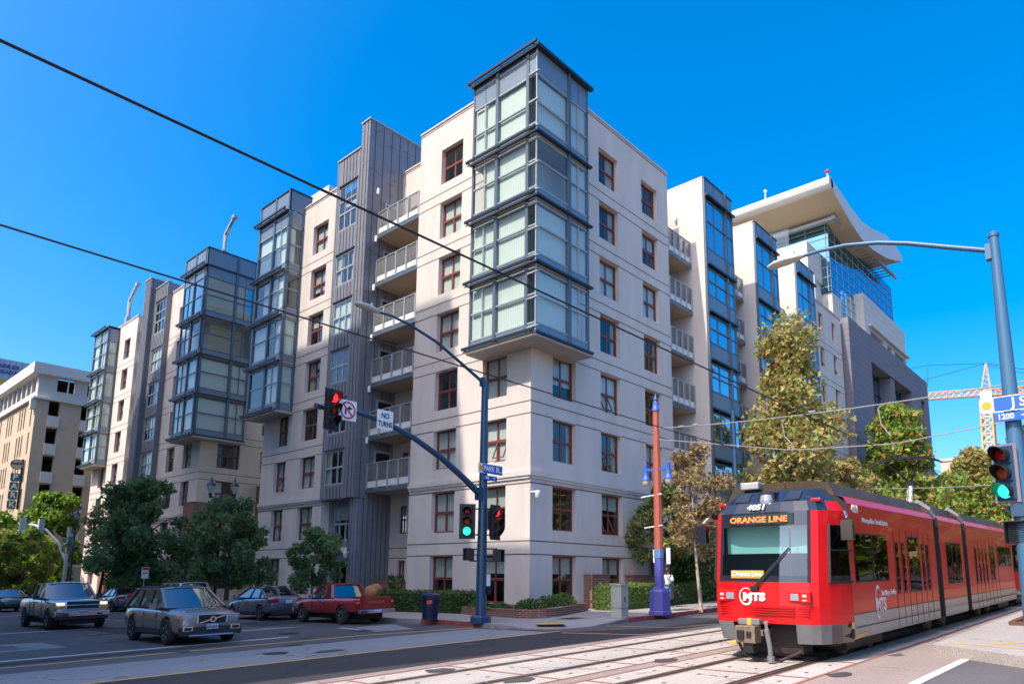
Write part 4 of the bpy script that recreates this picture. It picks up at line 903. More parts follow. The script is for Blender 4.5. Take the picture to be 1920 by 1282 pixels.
def signal(label, pos, n, lit, back=SIGK, group='traffic signals at the crossing', bw=.56, bh=1.22):
    """three-light head; local z faces the viewer of the signal, y is up"""
    t = thing('traffic_signal', label, 'traffic light', pos, group=group); M = orient(pos, n)
    b = MB(); b.box(-.17, .17, -.52, .52, -.18, .0, 0); b.box(-.19, -.17, -.5, .5, -.1, -.02, 0)
    for k in (-1, 0, 1): b.box(-.155, .155, k*.345-.155, k*.345+.155, 0, .02, 0)
    xf(b, M); b.build('housing', SIGK if back is SIGK else BLUEP, t, bevel=.008)
    b = MB(); b.box(-bw/2, bw/2, -bh/2, bh/2, -.05, -.04, 0); xf(b, M); b.build('backplate', back, t)
    for k, (on, off, nm) in enumerate(((LENSR, LENSRD, 'red'), (None, LENSAD, 'amber'), (LENSG, LENSGD, 'green'))):
        y = (1-k)*.345; m = on if lit == nm else off
        b = MB(); b.lathe((0, 0, 0), [(0, .0), (.135, .0), (.125, .03), (.07, .055), (0, .062)], 20); b.v = [(v[0], v[1]+y, v[2]+.02) for v in b.v]; xf(b, M); o = b.build('lens', m, t, auto=60)
        b = MB(); seg = 18
        for i in range(seg):
            a0 = math.pi*(-.28)+i*math.pi*1.56/seg; a1 = a0+math.pi*1.56/seg; f = lambda a: .14+.16*max(0, math.sin(a)*.8+.35)
            b.poly([(.148*math.cos(a0), y+.148*math.sin(a0), .02), (.148*math.cos(a1), y+.148*math.sin(a1), .02), (.148*math.cos(a1), y+.148*math.sin(a1), f(a1)), (.148*math.cos(a0), y+.148*math.sin(a0), f(a0))])
        xf(b, M); v_ = b.build('visor', BLACK, o, rec=False); v_.modifiers.new('thick', 'SOLIDIFY').thickness = .008
    return t
def ped(label, pos, n):
    t = thing('pedestrian_signal', label, 'crossing signal', pos, group='pedestrian signals'); M = orient(pos, n)
    b = MB(); b.box(-.2, .2, -.2, .2, -.16, .02); b.box(-.22, .22, .19, .22, -.05, .16); b.box(-.22, -.2, -.2, .2, 0, .14); b.box(.2, .22, -.2, .2, 0, .14); xf(b, M); b.build('housing', BLACK, t, bevel=.01)
    b = MB()
    for k in range(9): b.box(-.18, .18, -.18+k*.043, -.165+k*.043, .02, .05)
    xf(b, M); b.build('louvre', STEELD, t)
    return t
def cobra(b, p, d, mi=0, mg=1):
    """cobra-head luminaire at p, pointing along d"""
    d = Vector(d).normalized(); p = Vector(p); s = d.cross(Vector((0, 0, 1))).normalized()
    rings = [(0, .05, .05), (.12, .1, .09), (.45, .17, .11), (.75, .16, .1), (.92, .07, .05)]; n0 = len(b.v); N = 12
    for x, w, h in rings:
        for k in range(N): a = 2*math.pi*k/N; q = p+d*x+s*w*math.cos(a)+Vector((0, 0, h*math.sin(a)*(1 if math.sin(a) > 0 else .6))); b.v.append(tuple(q))
    for i in range(4):
        for k in range(N):
            b.f.append((n0+i*N+k, n0+i*N+(k+1) % N, n0+(i+1)*N+(k+1) % N, n0+(i+1)*N+k)); b.m.append(mg if (i in (1, 2) and math.sin(2*math.pi*(k+.5)/N) < -.3) else mi)
    b.f.append(tuple(n0+k for k in range(N))); b.m.append(mi); b.f.append(tuple(n0+4*N+k for k in range(N))); b.m.append(mi)
    b.tube([p+d*.3+Vector((0, 0, .09)), p+d*.3+Vector((0, 0, .2))], .05, 8, mi)
# --- blue signal pole on the corner
PX, PY = 17.16, 17.44; PB = gz(PX, PY)+.15
sp = thing('signal_pole', 'dark blue signal pole with lamp arm and mast arm at the sidewalk corner', 'pole', (PX, PY, PB))
b = MB(); b.lathe((PX, PY, PB), [(.0, 0), (.19, 0), (.185, 1), (.15, 4.5), (.125, 7.5), (.12, 8.5), (.0, 8.55)], 16); b.build('shaft', BLUEP, sp, auto=40)
b = MB(); b.lathe((PX, PY, PB-.02), [(.0, 0), (.36, 0), (.36, .2), (.33, .26), (.2, .28), (0, .28)], 8); b.build('base', BLUEP, sp, bevel=.02)
b = MB(); b.tube([(PX-.1, PY, 8.55), (16.2, PY, 8.92), (14.8, PY, 9.5), (13.6, PY, 9.78), (12.9, PY, 9.86), (12.4, PY, 9.84)], [.06, .055, .05, .045, .04, .04], 10); b.box(PX-.2, PX-.08, PY-.08, PY+.08, 8.4, 8.72); o = b.build('lamp_arm', BLUEP, sp, auto=40)
b = MB(); cobra(b, (12.45, PY, 9.84), (-1, 0, .03)); b.build('luminaire', [LAMPH, LGLASS], o, auto=40)
b = MB(); b.tube([(PX-.15, PY, 4.5), (16.2, PY, 5.0), (15.2, PY, 5.55), (14.0, PY, 6.05), (12.8, PY, 6.38), (11.8, PY, 6.5), (10.5, PY, 6.42)], [.12, .11, .1, .09, .08, .07, .06], 12); b.box(PX-.28, PX-.1, PY-.13, PY+.13, 4.3, 4.72); b.tube([(10.55, PY, 6.42), (10.35, PY-.1, 6.42)], .08, 8); b.build('mast_arm', BLUEP, sp, auto=40)
b = MB()
for z, dx, dy in ((4.0, -.4, .3), (3.1, -.4, .3), (4.0, .25, -.35), (3.1, .25, -.35), (2.62, .3, -.45), (2.2, .3, -.45), (2.6, -.2, .4), (2.2, -.2, .4)): b.tube([(PX, PY, z), (PX+dx, PY+dy, z)], .025, 6)
b.build('bracket', BLACK, sp)
b = MB(); b.box(PX+.1, PX+.22, PY-.22, PY-.1, 1.35, 1.75, 0); b.box(PX+.1, PX+.23, PY-.23, PY-.08, 1.05, 1.3, 1); b.build('push_button', [SIGW, BLACK], sp)
signal('three light signal hanging on the mast arm, red lit, beside the no right turn sign', (10.85, 17.25, 6.38), (.12, -1, 0), 'red')
signal('black traffic signal left of the blue corner pole showing green', (16.72, 17.75, 3.56), (-.82, -.75, 0), 'green')
signal('black traffic signal right of the blue corner pole showing red', (17.42, 17.02, 3.53), (.1, -1, 0), 'red')
ped('black pedestrian signal low on the left of the blue corner pole', (16.9, 17.85, 2.42), (-.9, .5, 0)); ped('black pedestrian signal low on the right of the blue corner pole', (17.45, 16.9, 2.38), (.5, -1, 0))
def flatsign(name, label, c, right, w, h, texts, m, border=None, group=None, cat='sign', disc=None):
    right = Vector(right).normalized(); n = right.cross(Vector((0, 0, 1))); c = Vector(c); t = thing(name, label, cat, c, group=group)
    b = MB(); Z = Vector((0, 0, 1))
    def rr(w, h, r=.03): 
        pts = []
        for cx, cy, a0 in ((w/2-r, h/2-r, 0), (-w/2+r, h/2-r, 90), (-w/2+r, -h/2+r, 180), (w/2-r, -h/2+r, 270)):
            for k in range(4): a = R(a0+k*30); pts.append((cx+r*math.cos(a), cy+r*math.sin(a)))
        return pts
    b.prism([c+right*x+Z*y for x, y in rr(w, h)], -n*.012, 0)
    if border is not None: b.prism([c+right*(x+border[1])+Z*y+n*.002 for x, y in rr(w-.03-border[0], h-.03)], -n*.004, 1)
    b.build('plate', m if isinstance(m, list) else [m, m], t)
    for tx, sz, dx, dy, mm, sx in texts: letter(tx, sz, c+right*dx+Z*dy+n*.006, right, (0, 0, 1), mm, t, depth=.003, bold=sz*.018, sx=sx)
    if disc:
        d = MB(); cc = c+right*disc[0]+n*.006; d.prism([cc+right*disc[1]*math.cos(a)+Z*disc[1]*math.sin(a) for a in [2*math.pi*k/20 for k in range(20)]], -n*.003, 0); d.build('emblem', ORA, t)
    return t, c, right, n
flatsign('street_sign', 'blue PARK BL. street name sign on the corner pole above the mast arm', (17.28, 17.2, 5.40), (1, 0, 0), 1.2, .34, [('PARK BL.', .27, .1, 0, SIGW, .82)], [SIGW, SIGB], (.2, .1), disc=(-.47, .1))
flatsign('block_sign', 'small blue 400 block number plate under the PARK BL. sign', (17.27, 17.2, 5.08), (1, 0, 0), .68, .17, [('400', .14, -.16, 0, SIGW, .9), ('→', .16, .18, 0, SIGW, 1)], [SIGB, SIGB], (0, 0))
flatsign('no_turns_sign', 'white NO TURNS sign hanging on the mast arm', (12.72, 17.28, 6.4), (1, 0, 0), .60, .60, [('NO', .24, 0, .12, BLACK, .8), ('TURNS', .24, 0, -.14, BLACK, .72)], SIGW)
t, c, r_, n_ = flatsign('no_right_turn_sign', 'white no right turn sign with red ring beside the mast arm signal', (11.28, 17.15, 6.42), (1, 0, 0), .60, .60, [], SIGW)
b = MB(); Z = Vector((0, 0, 1)); N = 28
for k in range(N):
    a0, a1 = 2*math.pi*k/N, 2*math.pi*(k+1)/N; P = lambda a, q: c+n_*.006+r_*q*math.cos(a)+Z*q*math.sin(a); b.poly([P(a0, .21), P(a1, .21), P(a1, .265), P(a0, .265)], 0)
P2 = lambda x, y, o=.007: c+n_*o+r_*x+Z*y
b.poly([P2(-.17, .13, .008), P2(.13, -.17, .008), P2(.17, -.13, .008), P2(-.13, .17, .008)], 0); b.poly([P2(-.1, -.13), P2(-.05, -.13), P2(-.05, .06), P2(-.1, .02)], 1); b.poly([P2(-.1, .02), P2(-.05, .06), P2(.03, .1), P2(.03, .05)], 1); b.poly([P2(.03, .15), P2(.15, .06), P2(.03, 0.0)], 1)
b.build('symbol', [SIGR, BLACK], t, rec=False)
# --- right signal pole on the median
QX, QY = 16.2, 1.87; QB = gz(QX, QY)+.2
sp2 = thing('signal_pole', 'grey blue signal pole with long lamp arm at the right picture edge', 'pole', (QX, QY, QB))
b = MB(); b.lathe((QX, QY, QB), [(.0, 0), (.17, 0), (.15, 3), (.115, 6), (.085, 8.1), (.1, 8.1), (.1, 8.17), (0, 8.25)], 16); b.build('shaft', BLUE2, sp2, auto=40)
b = MB(); b.tube([(QX, QY+.05, 8.28), (QX, 2.7, 8.62), (QX, 3.4, 8.93), (QX, 4.0, 9.15), (QX, 4.7, 9.31), (QX, 5.3, 9.36), (QX, 5.75, 9.35)], [.055, .055, .052, .05, .047, .042, .04], 12); b.box(QX-.09, QX+.09, QY+.06, QY+.16, 8.1, 8.42); o = b.build('lamp_arm', BLUE2, sp2, auto=40)
b = MB(); cobra(b, (QX, 5.6, 9.36), (0, 1, -.06)); b.build('luminaire', [LAMPH, LGLASS], o, auto=40)
b = MB()
for z in (3.05, 3.4): b.bar((QX, QY, z), (QX-.12, QY+.25, z), .06, .08)
b.build('bracket', BLUEP, sp2); b = MB(); b.box(QX-.2, QX+.12, QY-.12, QY+.16, 2.9, 3.15); b.build('bracket', BLUEP, sp2)
signal('large grey backed signal in front of the right edge pole showing green', (16.0, 2.07, 3.73), (-.92, .36, 0), 'green', back=SIGG, bw=.46, bh=1.13)
ped('pedestrian signal with louvred face low on the right edge pole', (16.1, 1.93, 2.6), (-1, .3, 0))
flatsign('street_sign', 'blue J St street name sign cut off by the right picture edge', (15.97, 1.78, 5.07), (0, -1, 0), 1.12, .30, [('J St.', .26, .12, 0, SIGW, .9)], [SIGW, SIGB], (.2, .1), disc=(-.46, .085))
flatsign('block_sign', 'small blue 1200 block number plate under the J St sign', (15.97, 1.83, 4.81), (0, -1, 0), .60, .17, [('1200', .15, -.12, 0, SIGW, .9), ('→', .16, .19, 0, SIGW, 1)], [SIGB, SIGB], (0, 0))
# --- terracotta and blue catenary pole with two lanterns
CX, CY = 23.44, 14.2; CB = gz(CX, CY)+.15
cp = thing('catenary_pole', 'terracotta and purple trolley wire pole carrying two blue lanterns', 'pole', (CX, CY, CB))
b = MB(); O8 = 8; b.lathe((CX, CY, CB), [(0, 0), (.44, 0), (.44, .12), (.40, .16), (.39, .85), (.33, .95), (.2, 1.0), (0, 1.0)], O8); b.build('base', PURP, cp)
b = MB(); b.lathe((CX, CY, CB+1.0), [(0, 0), (.185, 0), (.175, 1.12), (0, 1.12)], O8); b.build('lower_shaft', PURP, cp)
b = MB(); b.lathe((CX, CY, CB+2.12), [(0, 0), (.19, 0), (.19, .33), (0, .33)], O8); b.build('collar', LBLUE, cp)
b = MB(); b.lathe((CX, CY, CB+2.45), [(0, 0), (.17, 0), (.125, 5.4), (0, 5.4)], O8); b.build('upper_shaft', TERRA, cp)
b = MB(); b.lathe((CX, CY, 8.16), [(0, 0), (.15, 0), (.15, .1), (.12, .14), (.12, .3), (.07, .34), (.05, .42), (.085, .47), (.05, .52), (.02, .66), (0, .72)], 12); b.build('finial', BRB, cp, auto=40)
b = MB()
for s_ in (-1, 1):
    b.bar((CX, CY, 5.82), (CX, CY+s_*.5, 5.86), .09, .1); b.box(CX-.05, CX+.05, CY+s_*.5-.06, CY+s_*.5+.06, 5.7, 6.0)
    b.lathe((CX, CY+s_*.5, 6.0), [(0, 0), (.04, 0), (.06, .05), (.02, .1), (0, .2)], 8)
o = b.build('lantern_arm', BRB, cp)
for s_ in (-1, 1):
    b = MB(); b.lathe((CX, CY+s_*.5, 5.18), [(0, 0), (.06, .02), (.125, .1), (.15, .22), (.15, .28), (0, .28)], 14); g_ = b.build('lantern', LGLASS, cp, auto=40)
    b = MB(); b.lathe((CX, CY+s_*.5, 5.4), [(0, .05), (.17, .03), (.17, .09), (.12, .17), (.1, .2), (.1, .32), (.04, .38), (0, .4)], 14); b.build('lantern_cap', BRB, g_, auto=40)
b = MB(); b.tube([(CX-.1, CY+.68, 4.78), (CX-.1, CY-.25, 4.86)], .025, 6); b.build('banner_bracket', SIGW, cp); b = MB(); b.tube([(CX-.1, CY+.55, 3.58), (CX-.1, CY-.25, 3.66)], .025, 6); b.build('banner_bracket', SIGW, cp)
b = MB(); b.box(CX-.06, CX-.03, CY-.52, CY-.36, 2.2, 2.8); b.build('notice_plate', SIGW, cp); b = MB(); b.box(CX-.02, CX+.0, CY+.16, CY+.24, 2.25, 2.75); b.build('notice_plate', SIGW, cp)
b = MB(); b.lathe((32.0, 15.0, .3), [(0, 0), (.14, 0), (.11, 9.6), (0, 9.6)], 8); tag(b.build('utility_pole', BLUEP), 'slender dark blue pole rising behind the big yellow tree left of the trolley', 'pole')
# --- overhead wires
def sag(p, q, s, n=14): p = Vector(p); q = Vector(q); return [p+(q-p)*i/n-Vector((0, 0, s*4*(i/n)*(1-i/n))) for i in range(n+1)]
def wire(label, pts, r=.012, m=BLACK, extra=None):
    b = MB(); b.tube(pts, r, 5, 0)
    if extra: extra(b)
    return tag(b.build('overhead_wire', m), label, 'wire', 'overhead trolley wires')
WW = mat('pale_cable', (.30, .29, .28), .5)
wire('upper black contact wire slanting from the top left corner across the apartment block', [(x, 5.8, 5.46+max(0, .021*(x-20))) for x in range(-4, 60, 4)], .014)
wire('lower black contact wire slanting down across the building toward the catenary pole', [(x, 9.1, 5.46+max(0, .021*(x-16))) for x in range(-4, 60, 4)], .013)
def ins(b):
    for y in (13.2, 12.6, 8.3): b.tube([(23.44, y, 7.4-.035*(13.2-y)), (23.44, y-.22, 7.39-.035*(13.2-y))], .04, 6)
wire('upper pale span wire running right from the catenary pole over the street', sag((23.44, 14.1, 7.45), (23.44, -5, 7.75), .45), .02, WW, ins)
wire('lower pale span wire carrying the contact wires right of the catenary pole', [(23.44, 14.1, 7.02), (23.44, 9.2, 6.05), (23.44, 8.6, 5.98), (23.44, 6.0, 5.85), (23.44, 5.6, 5.85), (23.44, -5, 6.9)], .018, WW)
wire('short curved pale dropper between the two span wires near the pole', [(23.44, 9.1, 7.12), (23.44, 9.22, 6.95), (23.44, 9.15, 6.5), (23.44, 8.9, 6.2), (23.44, 8.85, 6.0)], .018, WW)
wire('curved pale dropper above the trolley pantograph', [(23.44, 6.0, 7.15), (23.44, 6.15, 7.0), (23.44, 6.1, 6.5), (23.44, 5.85, 6.1)], .018, WW)
wire('thin pale far span wire behind the trolley roof', sag((44, 15, 7.2), (44, -6, 7.4), .6), .02, WW)
# --- trash can, utility cabinet
TX, TY = 17.13, 20.06; TB = gz(TX, TY)+.15
tc = thing('trash_can', 'dark blue slatted steel litter bin with an orange sticker on the kerb', 'trash can', (TX, TY, TB))
b = MB(); b.lathe((TX, TY, TB), [(0, .03), (.24, .03), (.27, .2), (.29, .8), (0, .8)], 24); b.build('liner', BLACK, tc)
b = MB()
for k in range(30):
    a = 2*math.pi*k/30; b.bar((TX+.27*math.cos(a), TY+.27*math.sin(a), TB+.06), (TX+.33*math.cos(a), TY+.33*math.sin(a), TB+.86), .035, .012)
for z, r0 in ((.05, .285), (.5, .312), (.84, .335)): b.lathe((TX, TY, TB+z), [(r0-.02, 0), (r0+.01, 0), (r0+.01, .05), (r0-.02, .05)], 24)
b.build('slats', mat('navy_steel', (.02, .03, .09), .4, metal=.2), tc)
b = MB(); b.lathe((TX, TY, TB+.88), [(.34, 0), (.36, .02), (.36, .06), (.25, .12), (.15, .12)], 24); b.build('rim', mat('navy_rim', (.02, .03, .09), .4, metal=.2), tc)
b = MB(); b.bar((TX-.33, TY-.19, TB+.66), (TX-.19, TY-.33, TB+.70), .14, .012, upv=(-.7, -.7, 0)); b.build('sticker', mat('orange_red_sticker', (.65, .08, .03), .5), tc)
UX, UY = 21.35, 14.6; UB = gz(UX, UY)+.15
uc = thing('utility_cabinet', 'pale grey metal utility cabinet standing on the kerb before the sunlit hedge', 'cabinet', (UX, UY, UB))
b = MB(); b.box(UX-.22, UX+.25, UY-.22, UY+.22, UB, UB+1.15); b.build('box', mat('grey_green_metal', (.42, .42, .36), .6, var=.08), uc, bevel=.012)
b = MB(); b.box(UX-.25, UX+.28, UY-.25, UY+.25, UB+1.15, UB+1.2); b.box(UX-.02, UX+.02, UY-.24, UY-.22, UB+.55, UB+.75, 1); b.box(UX-.235, UX+.255, UY-.235, UY+.235, UB+.36, UB+.365, 1); b.build('lid', [mat('grey_green_lid', (.45, .44, .38), .6), STEELD], uc)
# --- far street lamps, mast arm, parking sign
def acorn(x, y, h, label, twin=False, banner=False):
    B0 = gz(x, y)+.15; t = thing('street_lamp', label, 'street lamp', (x, y, B0))
    b = MB(); b.lathe((x, y, B0), [(0, 0), (.22, 0), (.22, .3), (.12, .5), (.09, 1.0), (.07, h-1.0), (0, h-1.0)], 10)
    offs = [(0, 0)] if not twin else [(-.55, .35), (.55, -.35)]
    if twin:
        b.tube([(x-.55, y+.35, B0+h-1.15), (x-.3, y+.2, B0+h-1.3), (x, y, B0+h-1.2), (x+.3, y-.2, B0+h-1.3), (x+.55, y-.35, B0+h-1.15)], .04, 6); b.lathe((x, y, B0+h-1.0), [(0, 0), (.05, 0), (.07, .12), (0, .3)], 8)
    b.build('post', NAVY, t, auto=40)
    for dx, dy in offs:
        b = MB(); b.lathe((x+dx, y+dy, B0+h-1.15), [(0, .0), (.1, .05), (.07, .15), (.12, .3), (.2, .42), (.24, .62), (0, .62)], 12); g_ = b.build('lantern', LGLASS, t, auto=40)
        b = MB(); b.lathe((x+dx, y+dy, B0+h-.54), [(0, .0), (.27, .0), (.22, .14), (.1, .24), (.06, .34), (.03, .5), (0, .55)], 12); b.lathe((x+dx, y+dy, B0+h-1.25), [(0, 0), (.08, 0), (.12, .28), (.0, .28)], 10); b.build('cap', NAVY, g_, auto=40)
    if banner: b = MB(); b.box(x-.42, x-.1, y-.02, y+.02, B0+h-3.6, B0+h-2.4); b.build('banner', mat('blue_banner', (.03, .25, .55), .7), t)
acorn(18.6, 41.0, 7.7, 'dark twin lantern street lamp rising above the round trees', twin=True)
acorn(18.2, 67.0, 7.9, 'dark single lantern street lamp with blue banner at the far corner', banner=True)
WHM = mat('white_metal', (.55, .57, .62), .5)
fm_ = thing('signal_pole', 'pale curved mast arm pole with small signal at the far street corner', 'pole', (18.1, 68.2, -1))
b = MB(); zf = gz(18, 68)+.15; b.tube([(18.1, 68.2, zf), (18.1, 68.2, 5.4)], .14, 8); b.tube([(18.1, 68.2, 2.5), (17.6, 69.0, 4.1), (16.9, 70.2, 5.2), (16.2, 71.2, 5.6), (15.6, 72, 5.65)], .11, 8); b.build('mast', WHM, fm_)
b = MB(); b.box(16.35, 16.75, 70.2, 70.6, 4.9, 6.1, 0); b.build('signal_head', [WHM, BLACK], fm_); b = MB(); b.box(15.3, 15.7, 71.6, 72.0, 4.6, 6.1, 1); b.box(15.25, 15.75, 71.5, 71.58, 4.5, 6.2, 0); b.build('signal_head', [WHM, BLACK], fm_)
b = MB(); nb = thing('parking_sign', 'small red and white parking sign on a post before the brick wall', 'sign', (18.0, 50.3, -.5)); zf = gz(18, 50)+.15
b.tube([(18, 50.3, zf), (18, 50.3, 1.9)], .03, 6); b.build('post', GALV, nb); b = MB(); b.box(17.78, 18.22, 50.2, 50.24, 1.3, 2.05, 0); b.box(17.8, 18.2, 50.19, 50.2, 1.85, 2.02, 1); b.box(17.84, 18.16, 50.19, 50.2, 1.62, 1.7, 1); b.build('plate', [SIGW, SIGR], nb)
# ------------------------------------------------------------------ vehicles (local +x = front of the car)
CARG = glassmat('car_glass', (.10, .13, .15), .25, gl=(.85, .95, 1)); TAIL = mat('tail_light', (.40, .01, .015), .25, coat=.6); HEAD = mat('head_light', (.42, .45, .48), .15, coat=.8, metal=.4); AMB = mat('amber_light', (.75, .25, .03), .3, coat=.4)
HEADON = mat('head_light_on', (.8, .8, .8), .2, emit=(1, .9, .7), estr=.35); PLATE = mat('licence_plate', (.55, .55, .62), .4); DKP = mat('dark_plastic', (.03, .03, .032), .6)
def paint(name, col, metal=.35, rough=.3): return mat(name, col, rough, metal=metal, coat=1.0)
def loft(st, zc=.0, nseg=None):
    """st: (x, zbottom, halfwidth, zshoulder, ztop) -> closed body shell"""
    b = MB(); prof = lambda zb, w, zs, zt: [(0, zb), (w*.82, zb), (w*.955, zb+.07), (w, zb+(zs-zb)*.35), (w*.995, zb+(zs-zb)*.72), (w*.95, zs), (w*.80, zt-.01), (w*.45, zt+.012), (0, zt+.02)]
    rings = []
    for x, zb, w, zs, zt in st:
        h = prof(zb, w, zs, zt); ring = [(x, y, z) for y, z in h]+[(x, -y, z) for y, z in reversed(h[1:-1])]; rings.append(ring)
    n = len(rings[0])
    for r in rings: b.v += r
    for i in range(len(rings)-1):
        for k in range(n): b.f.append((i*n+k, i*n+(k+1) % n, (i+1)*n+(k+1) % n, (i+1)*n+k)); b.m.append(0)
    b.f.append(tuple(range(n))); b.m.append(0); b.f.append(tuple((len(rings)-1)*n+k for k in reversed(range(n)))); b.m.append(0)
    return b
def carve(o, cutters, sub=1):
    if sub: s_ = o.modifiers.new('s', 'SUBSURF'); s_.levels = sub; s_.render_levels = sub
    cs = []
    for c in cutters:
        co = c.build('cutter', BLACK); co.parent = o.parent; cs.append(co); m = o.modifiers.new('b', 'BOOLEAN'); m.operation = 'DIFFERENCE'; m.object = co; m.solver = 'EXACT'
    dg = bpy.context.evaluated_depsgraph_get(); dg.update(); me = bpy.data.meshes.new_from_object(o.evaluated_get(dg))
    for m in list(o.modifiers): o.modifiers.remove(m)
    nm = o.data.name; old = o.data; o.data = me; bpy.data.meshes.remove(old); me.name = nm
    for c in cs: bpy.data.objects.remove(c)
    me.polygons.foreach_set('use_smooth', [True]*len(me.polygons)); b = bmesh.new(); b.from_mesh(me)
    for e in b.edges:
        if len(e.link_faces) == 2 and e.calc_face_angle(0) > R(38): e.smooth = False
    b.to_mesh(me); b.free()
def wheel(par, x, y, r, w, side, rimm=ALU, spokes=6):
    t = MB(); t.lathe((0, 0, 0), [(r*.62, -w/2+.01), (r*.9, -w/2), (r, -w/2+.035), (r, w/2-.035), (r*.9, w/2), (r*.62, w/2-.01)], 28)
    M = Matrix.Translation((x, y, r)) @ Matrix.Rotation(R(-90)*side, 4, 'X'); xf(t, M); o = t.build('wheel', RUB, par, world=False, auto=50)
    m = MB(); m.lathe((0, 0, 0), [(0, w*.12), (r*.6, w*.12), (r*.645, w/2-.005), (r*.66, w/2+.002), (r*.58, w/2+.0), (r*.56, w*.2), (0, w*.2)], 28, 1)
    for k in range(spokes):
        a = 2*math.pi*k/spokes; p = Vector((math.cos(a), math.sin(a), 0)); m.bar(p*r*.1+Vector((0, 0, w*.38)), p*r*.6+Vector((0, 0, w*.40)), r*.17, .03, 0, upv=(0, 0, 1))
    m.lathe((0, 0, 0), [(0, w*.44), (r*.13, w*.44), (r*.16, w*.3)], 12, 0); xf(m, M); m.build('rim', [rimm, STEELD], o, world=False)
def car(name, label, cat, loc, heading, P):
    """heading: world angle of the car's front"""
    t = thing(name, label, cat, loc, heading, P.get('group')); t.rotation_euler = (P.get('rx', 0), P.get('ry', 0), heading)
    L, W, wb0, wb1, r = P['L'], P['W']/2, P['front_axle'], P['rear_axle'], P['r']; pm = P['paint']
    b = loft(P['st']); o = b.build('body', [pm], t, world=False)
    cut = []
    for xa in (wb0, wb1):
        for s_ in (-1, 1):
            c = MB(); c.lathe((0, 0, 0), [(0, -.17), (r*1.15, -.17), (r*1.15, .25), (0, .25)], 28); xf(c, Matrix.Translation((xa, s_*(W-.08), r+.02)) @ Matrix.Rotation(R(-90)*s_, 4, 'X')); cut.append(c)
    if 'bed' in P: c = MB(); c.box(P['bed'][0], P['bed'][1], -W+.12, W-.12, P['bed'][2], 3); cut.append(c)
    carve(o, cut)
    for xa in (wb0, wb1):
        for s_ in (-1, 1): wheel(t, xa, s_*(W-.11), r, .22, s_, P.get('rim', ALU), P.get('spokes', 6))
    # greenhouse
    bx0, rx0, rx1, bx1, zb, zr, wr = P['cab']; wbm = W*.93
    A = [(bx0, wbm*.95, zb), (rx0, wr, zr), (rx1, wr, zr), (bx1, wbm*.93, zb)]; c0 = [(bx0+.16, 0, zb), (rx0+.07, 0, zr+.03), (rx1-.05, 0, zr+.03), (bx1-.1, 0, zb)]; g = MB()
    for s_ in (-1, 1): g.poly([(x, s_*y, z) for x, y, z in A])
    NN = 8; row = lambda i, f: (A[i][0]+(c0[i][0]-A[i][0])*(1-f*f), A[i][1]*f, A[i][2]+(c0[i][2]-A[i][2])*(1-f*f))
    for i in (0, 2):
        base = len(g.v)
        for k in range(NN+1): f = -1+2*k/NN; g.v += [row(i, f), row(i+1, f)]
        for k in range(NN): g.f.append((base+2*k, base+2*k+2, base+2*k+3, base+2*k+1)); g.m.append(0)
    g.build('window_glass', CARG, t, world=False, rec=False, auto=30)
    inn = MB(); inn.box(bx1+.3, bx0-.5, -wr+.1, wr-.1, zb-.1, zb+.12)
    for sx in P.get('seats', (.05,)):
        for sy in (-.38, .38): inn.box(sx-.5, sx-.38, sy-.22, sy+.22, zb, zb+.32); inn.box(sx-.48, sx-.4, sy-.12, sy+.12, zb+.34, zb+.5)
    inn.build('interior', DKP, t, world=False)
    rf = MB(); rr_ = [(rx0+.1, wr*.86, zr-.02), (rx0-.02, wr*1.0, zr+.015), (rx1+.02, wr*1.0, zr+.015), (rx1-.1, wr*.86, zr-.03)]
    k = [(rx0+.12, 0, zr+.02), (rx0-.1, 0, zr+.065), (rx1+.1, 0, zr+.065), (rx1-.12, 0, zr+.0)]
    for s_ in (-1, 1):
        q = [(x, s_*y, z) for x, y, z in rr_]; q2 = [(x, s_*y*.55, z+(k[i][2]-z)*.8) for i, (x, y, z) in enumerate(rr_)]
        for i in range(3): rf.poly([q[i], q[i+1], q2[i+1], q2[i]]); rf.poly([q2[i], q2[i+1], k[i+1], k[i]])
        for i in range(3):
            a, c_ = q[i], q[i+1]; rf.poly([a, c_, (c_[0], c_[1], c_[2]-.05), (a[0], a[1], a[2]-.05)])
    ro = rf.build('roof', P.get('roofm', pm), t, world=False, rec=False); ro.data.polygons.foreach_set('use_smooth', [True]*len(ro.data.polygons))
    pl = MB(); pw = .07
    for s_ in (-1, 1):
        a = [Vector((x, s_*(y+.008), z)) for x, y, z in A]
        pl.bar(a[0], a[1], .075, .06, 0); pl.bar(a[1]+Vector((0, 0, -.01)), a[2]+Vector((0, 0, -.01)), .05, .06, 0); pl.bar(a[2], a[3], .10, .07, 0); pl.bar(a[0]+Vector((0, 0, .0)), a[3], .035, .05, 1)
        for xt, xb, w_ in P['pillars']:
            pl.bar((xb, s_*(wbm*.945+.006), zb), (xt, s_*(wr+.006), zr-.02), .05, w_, 1 if w_ < .1 else 0, upv=(1, 0, 0))
    pl.build('pillar', [pm, BLACK], t, world=False)
    d = MB(); zl = P['st'][len(P['st'])//2][3]; zbm = P['st'][len(P['st'])//2][1]
    for s_ in (-1, 1):
        for x in P['doors']: d.box(x-.006, x+.006, s_*(W*.985), s_*(W+.004), zbm+.12, zl-.02, 0)
        for x in P['handles']: d.box(x-.09, x+.09, s_*(W*.97), s_*(W+.02), zl-.12, zl-.085, 1)
        d.box(P['doors'][-1], P['doors'][0], s_*(W*.985), s_*(W+.006), zbm+.1, zbm+.13, 0)
        if 'mould' in P: d.box(wb1+r*1.3, wb0-r*1.3, s_*W*.99, s_*(W+.015), zbm+.02, zbm+.1+P['mould'], 0)
    d.build('door_line', [DKP, P.get('handlem', pm)], t, world=False)
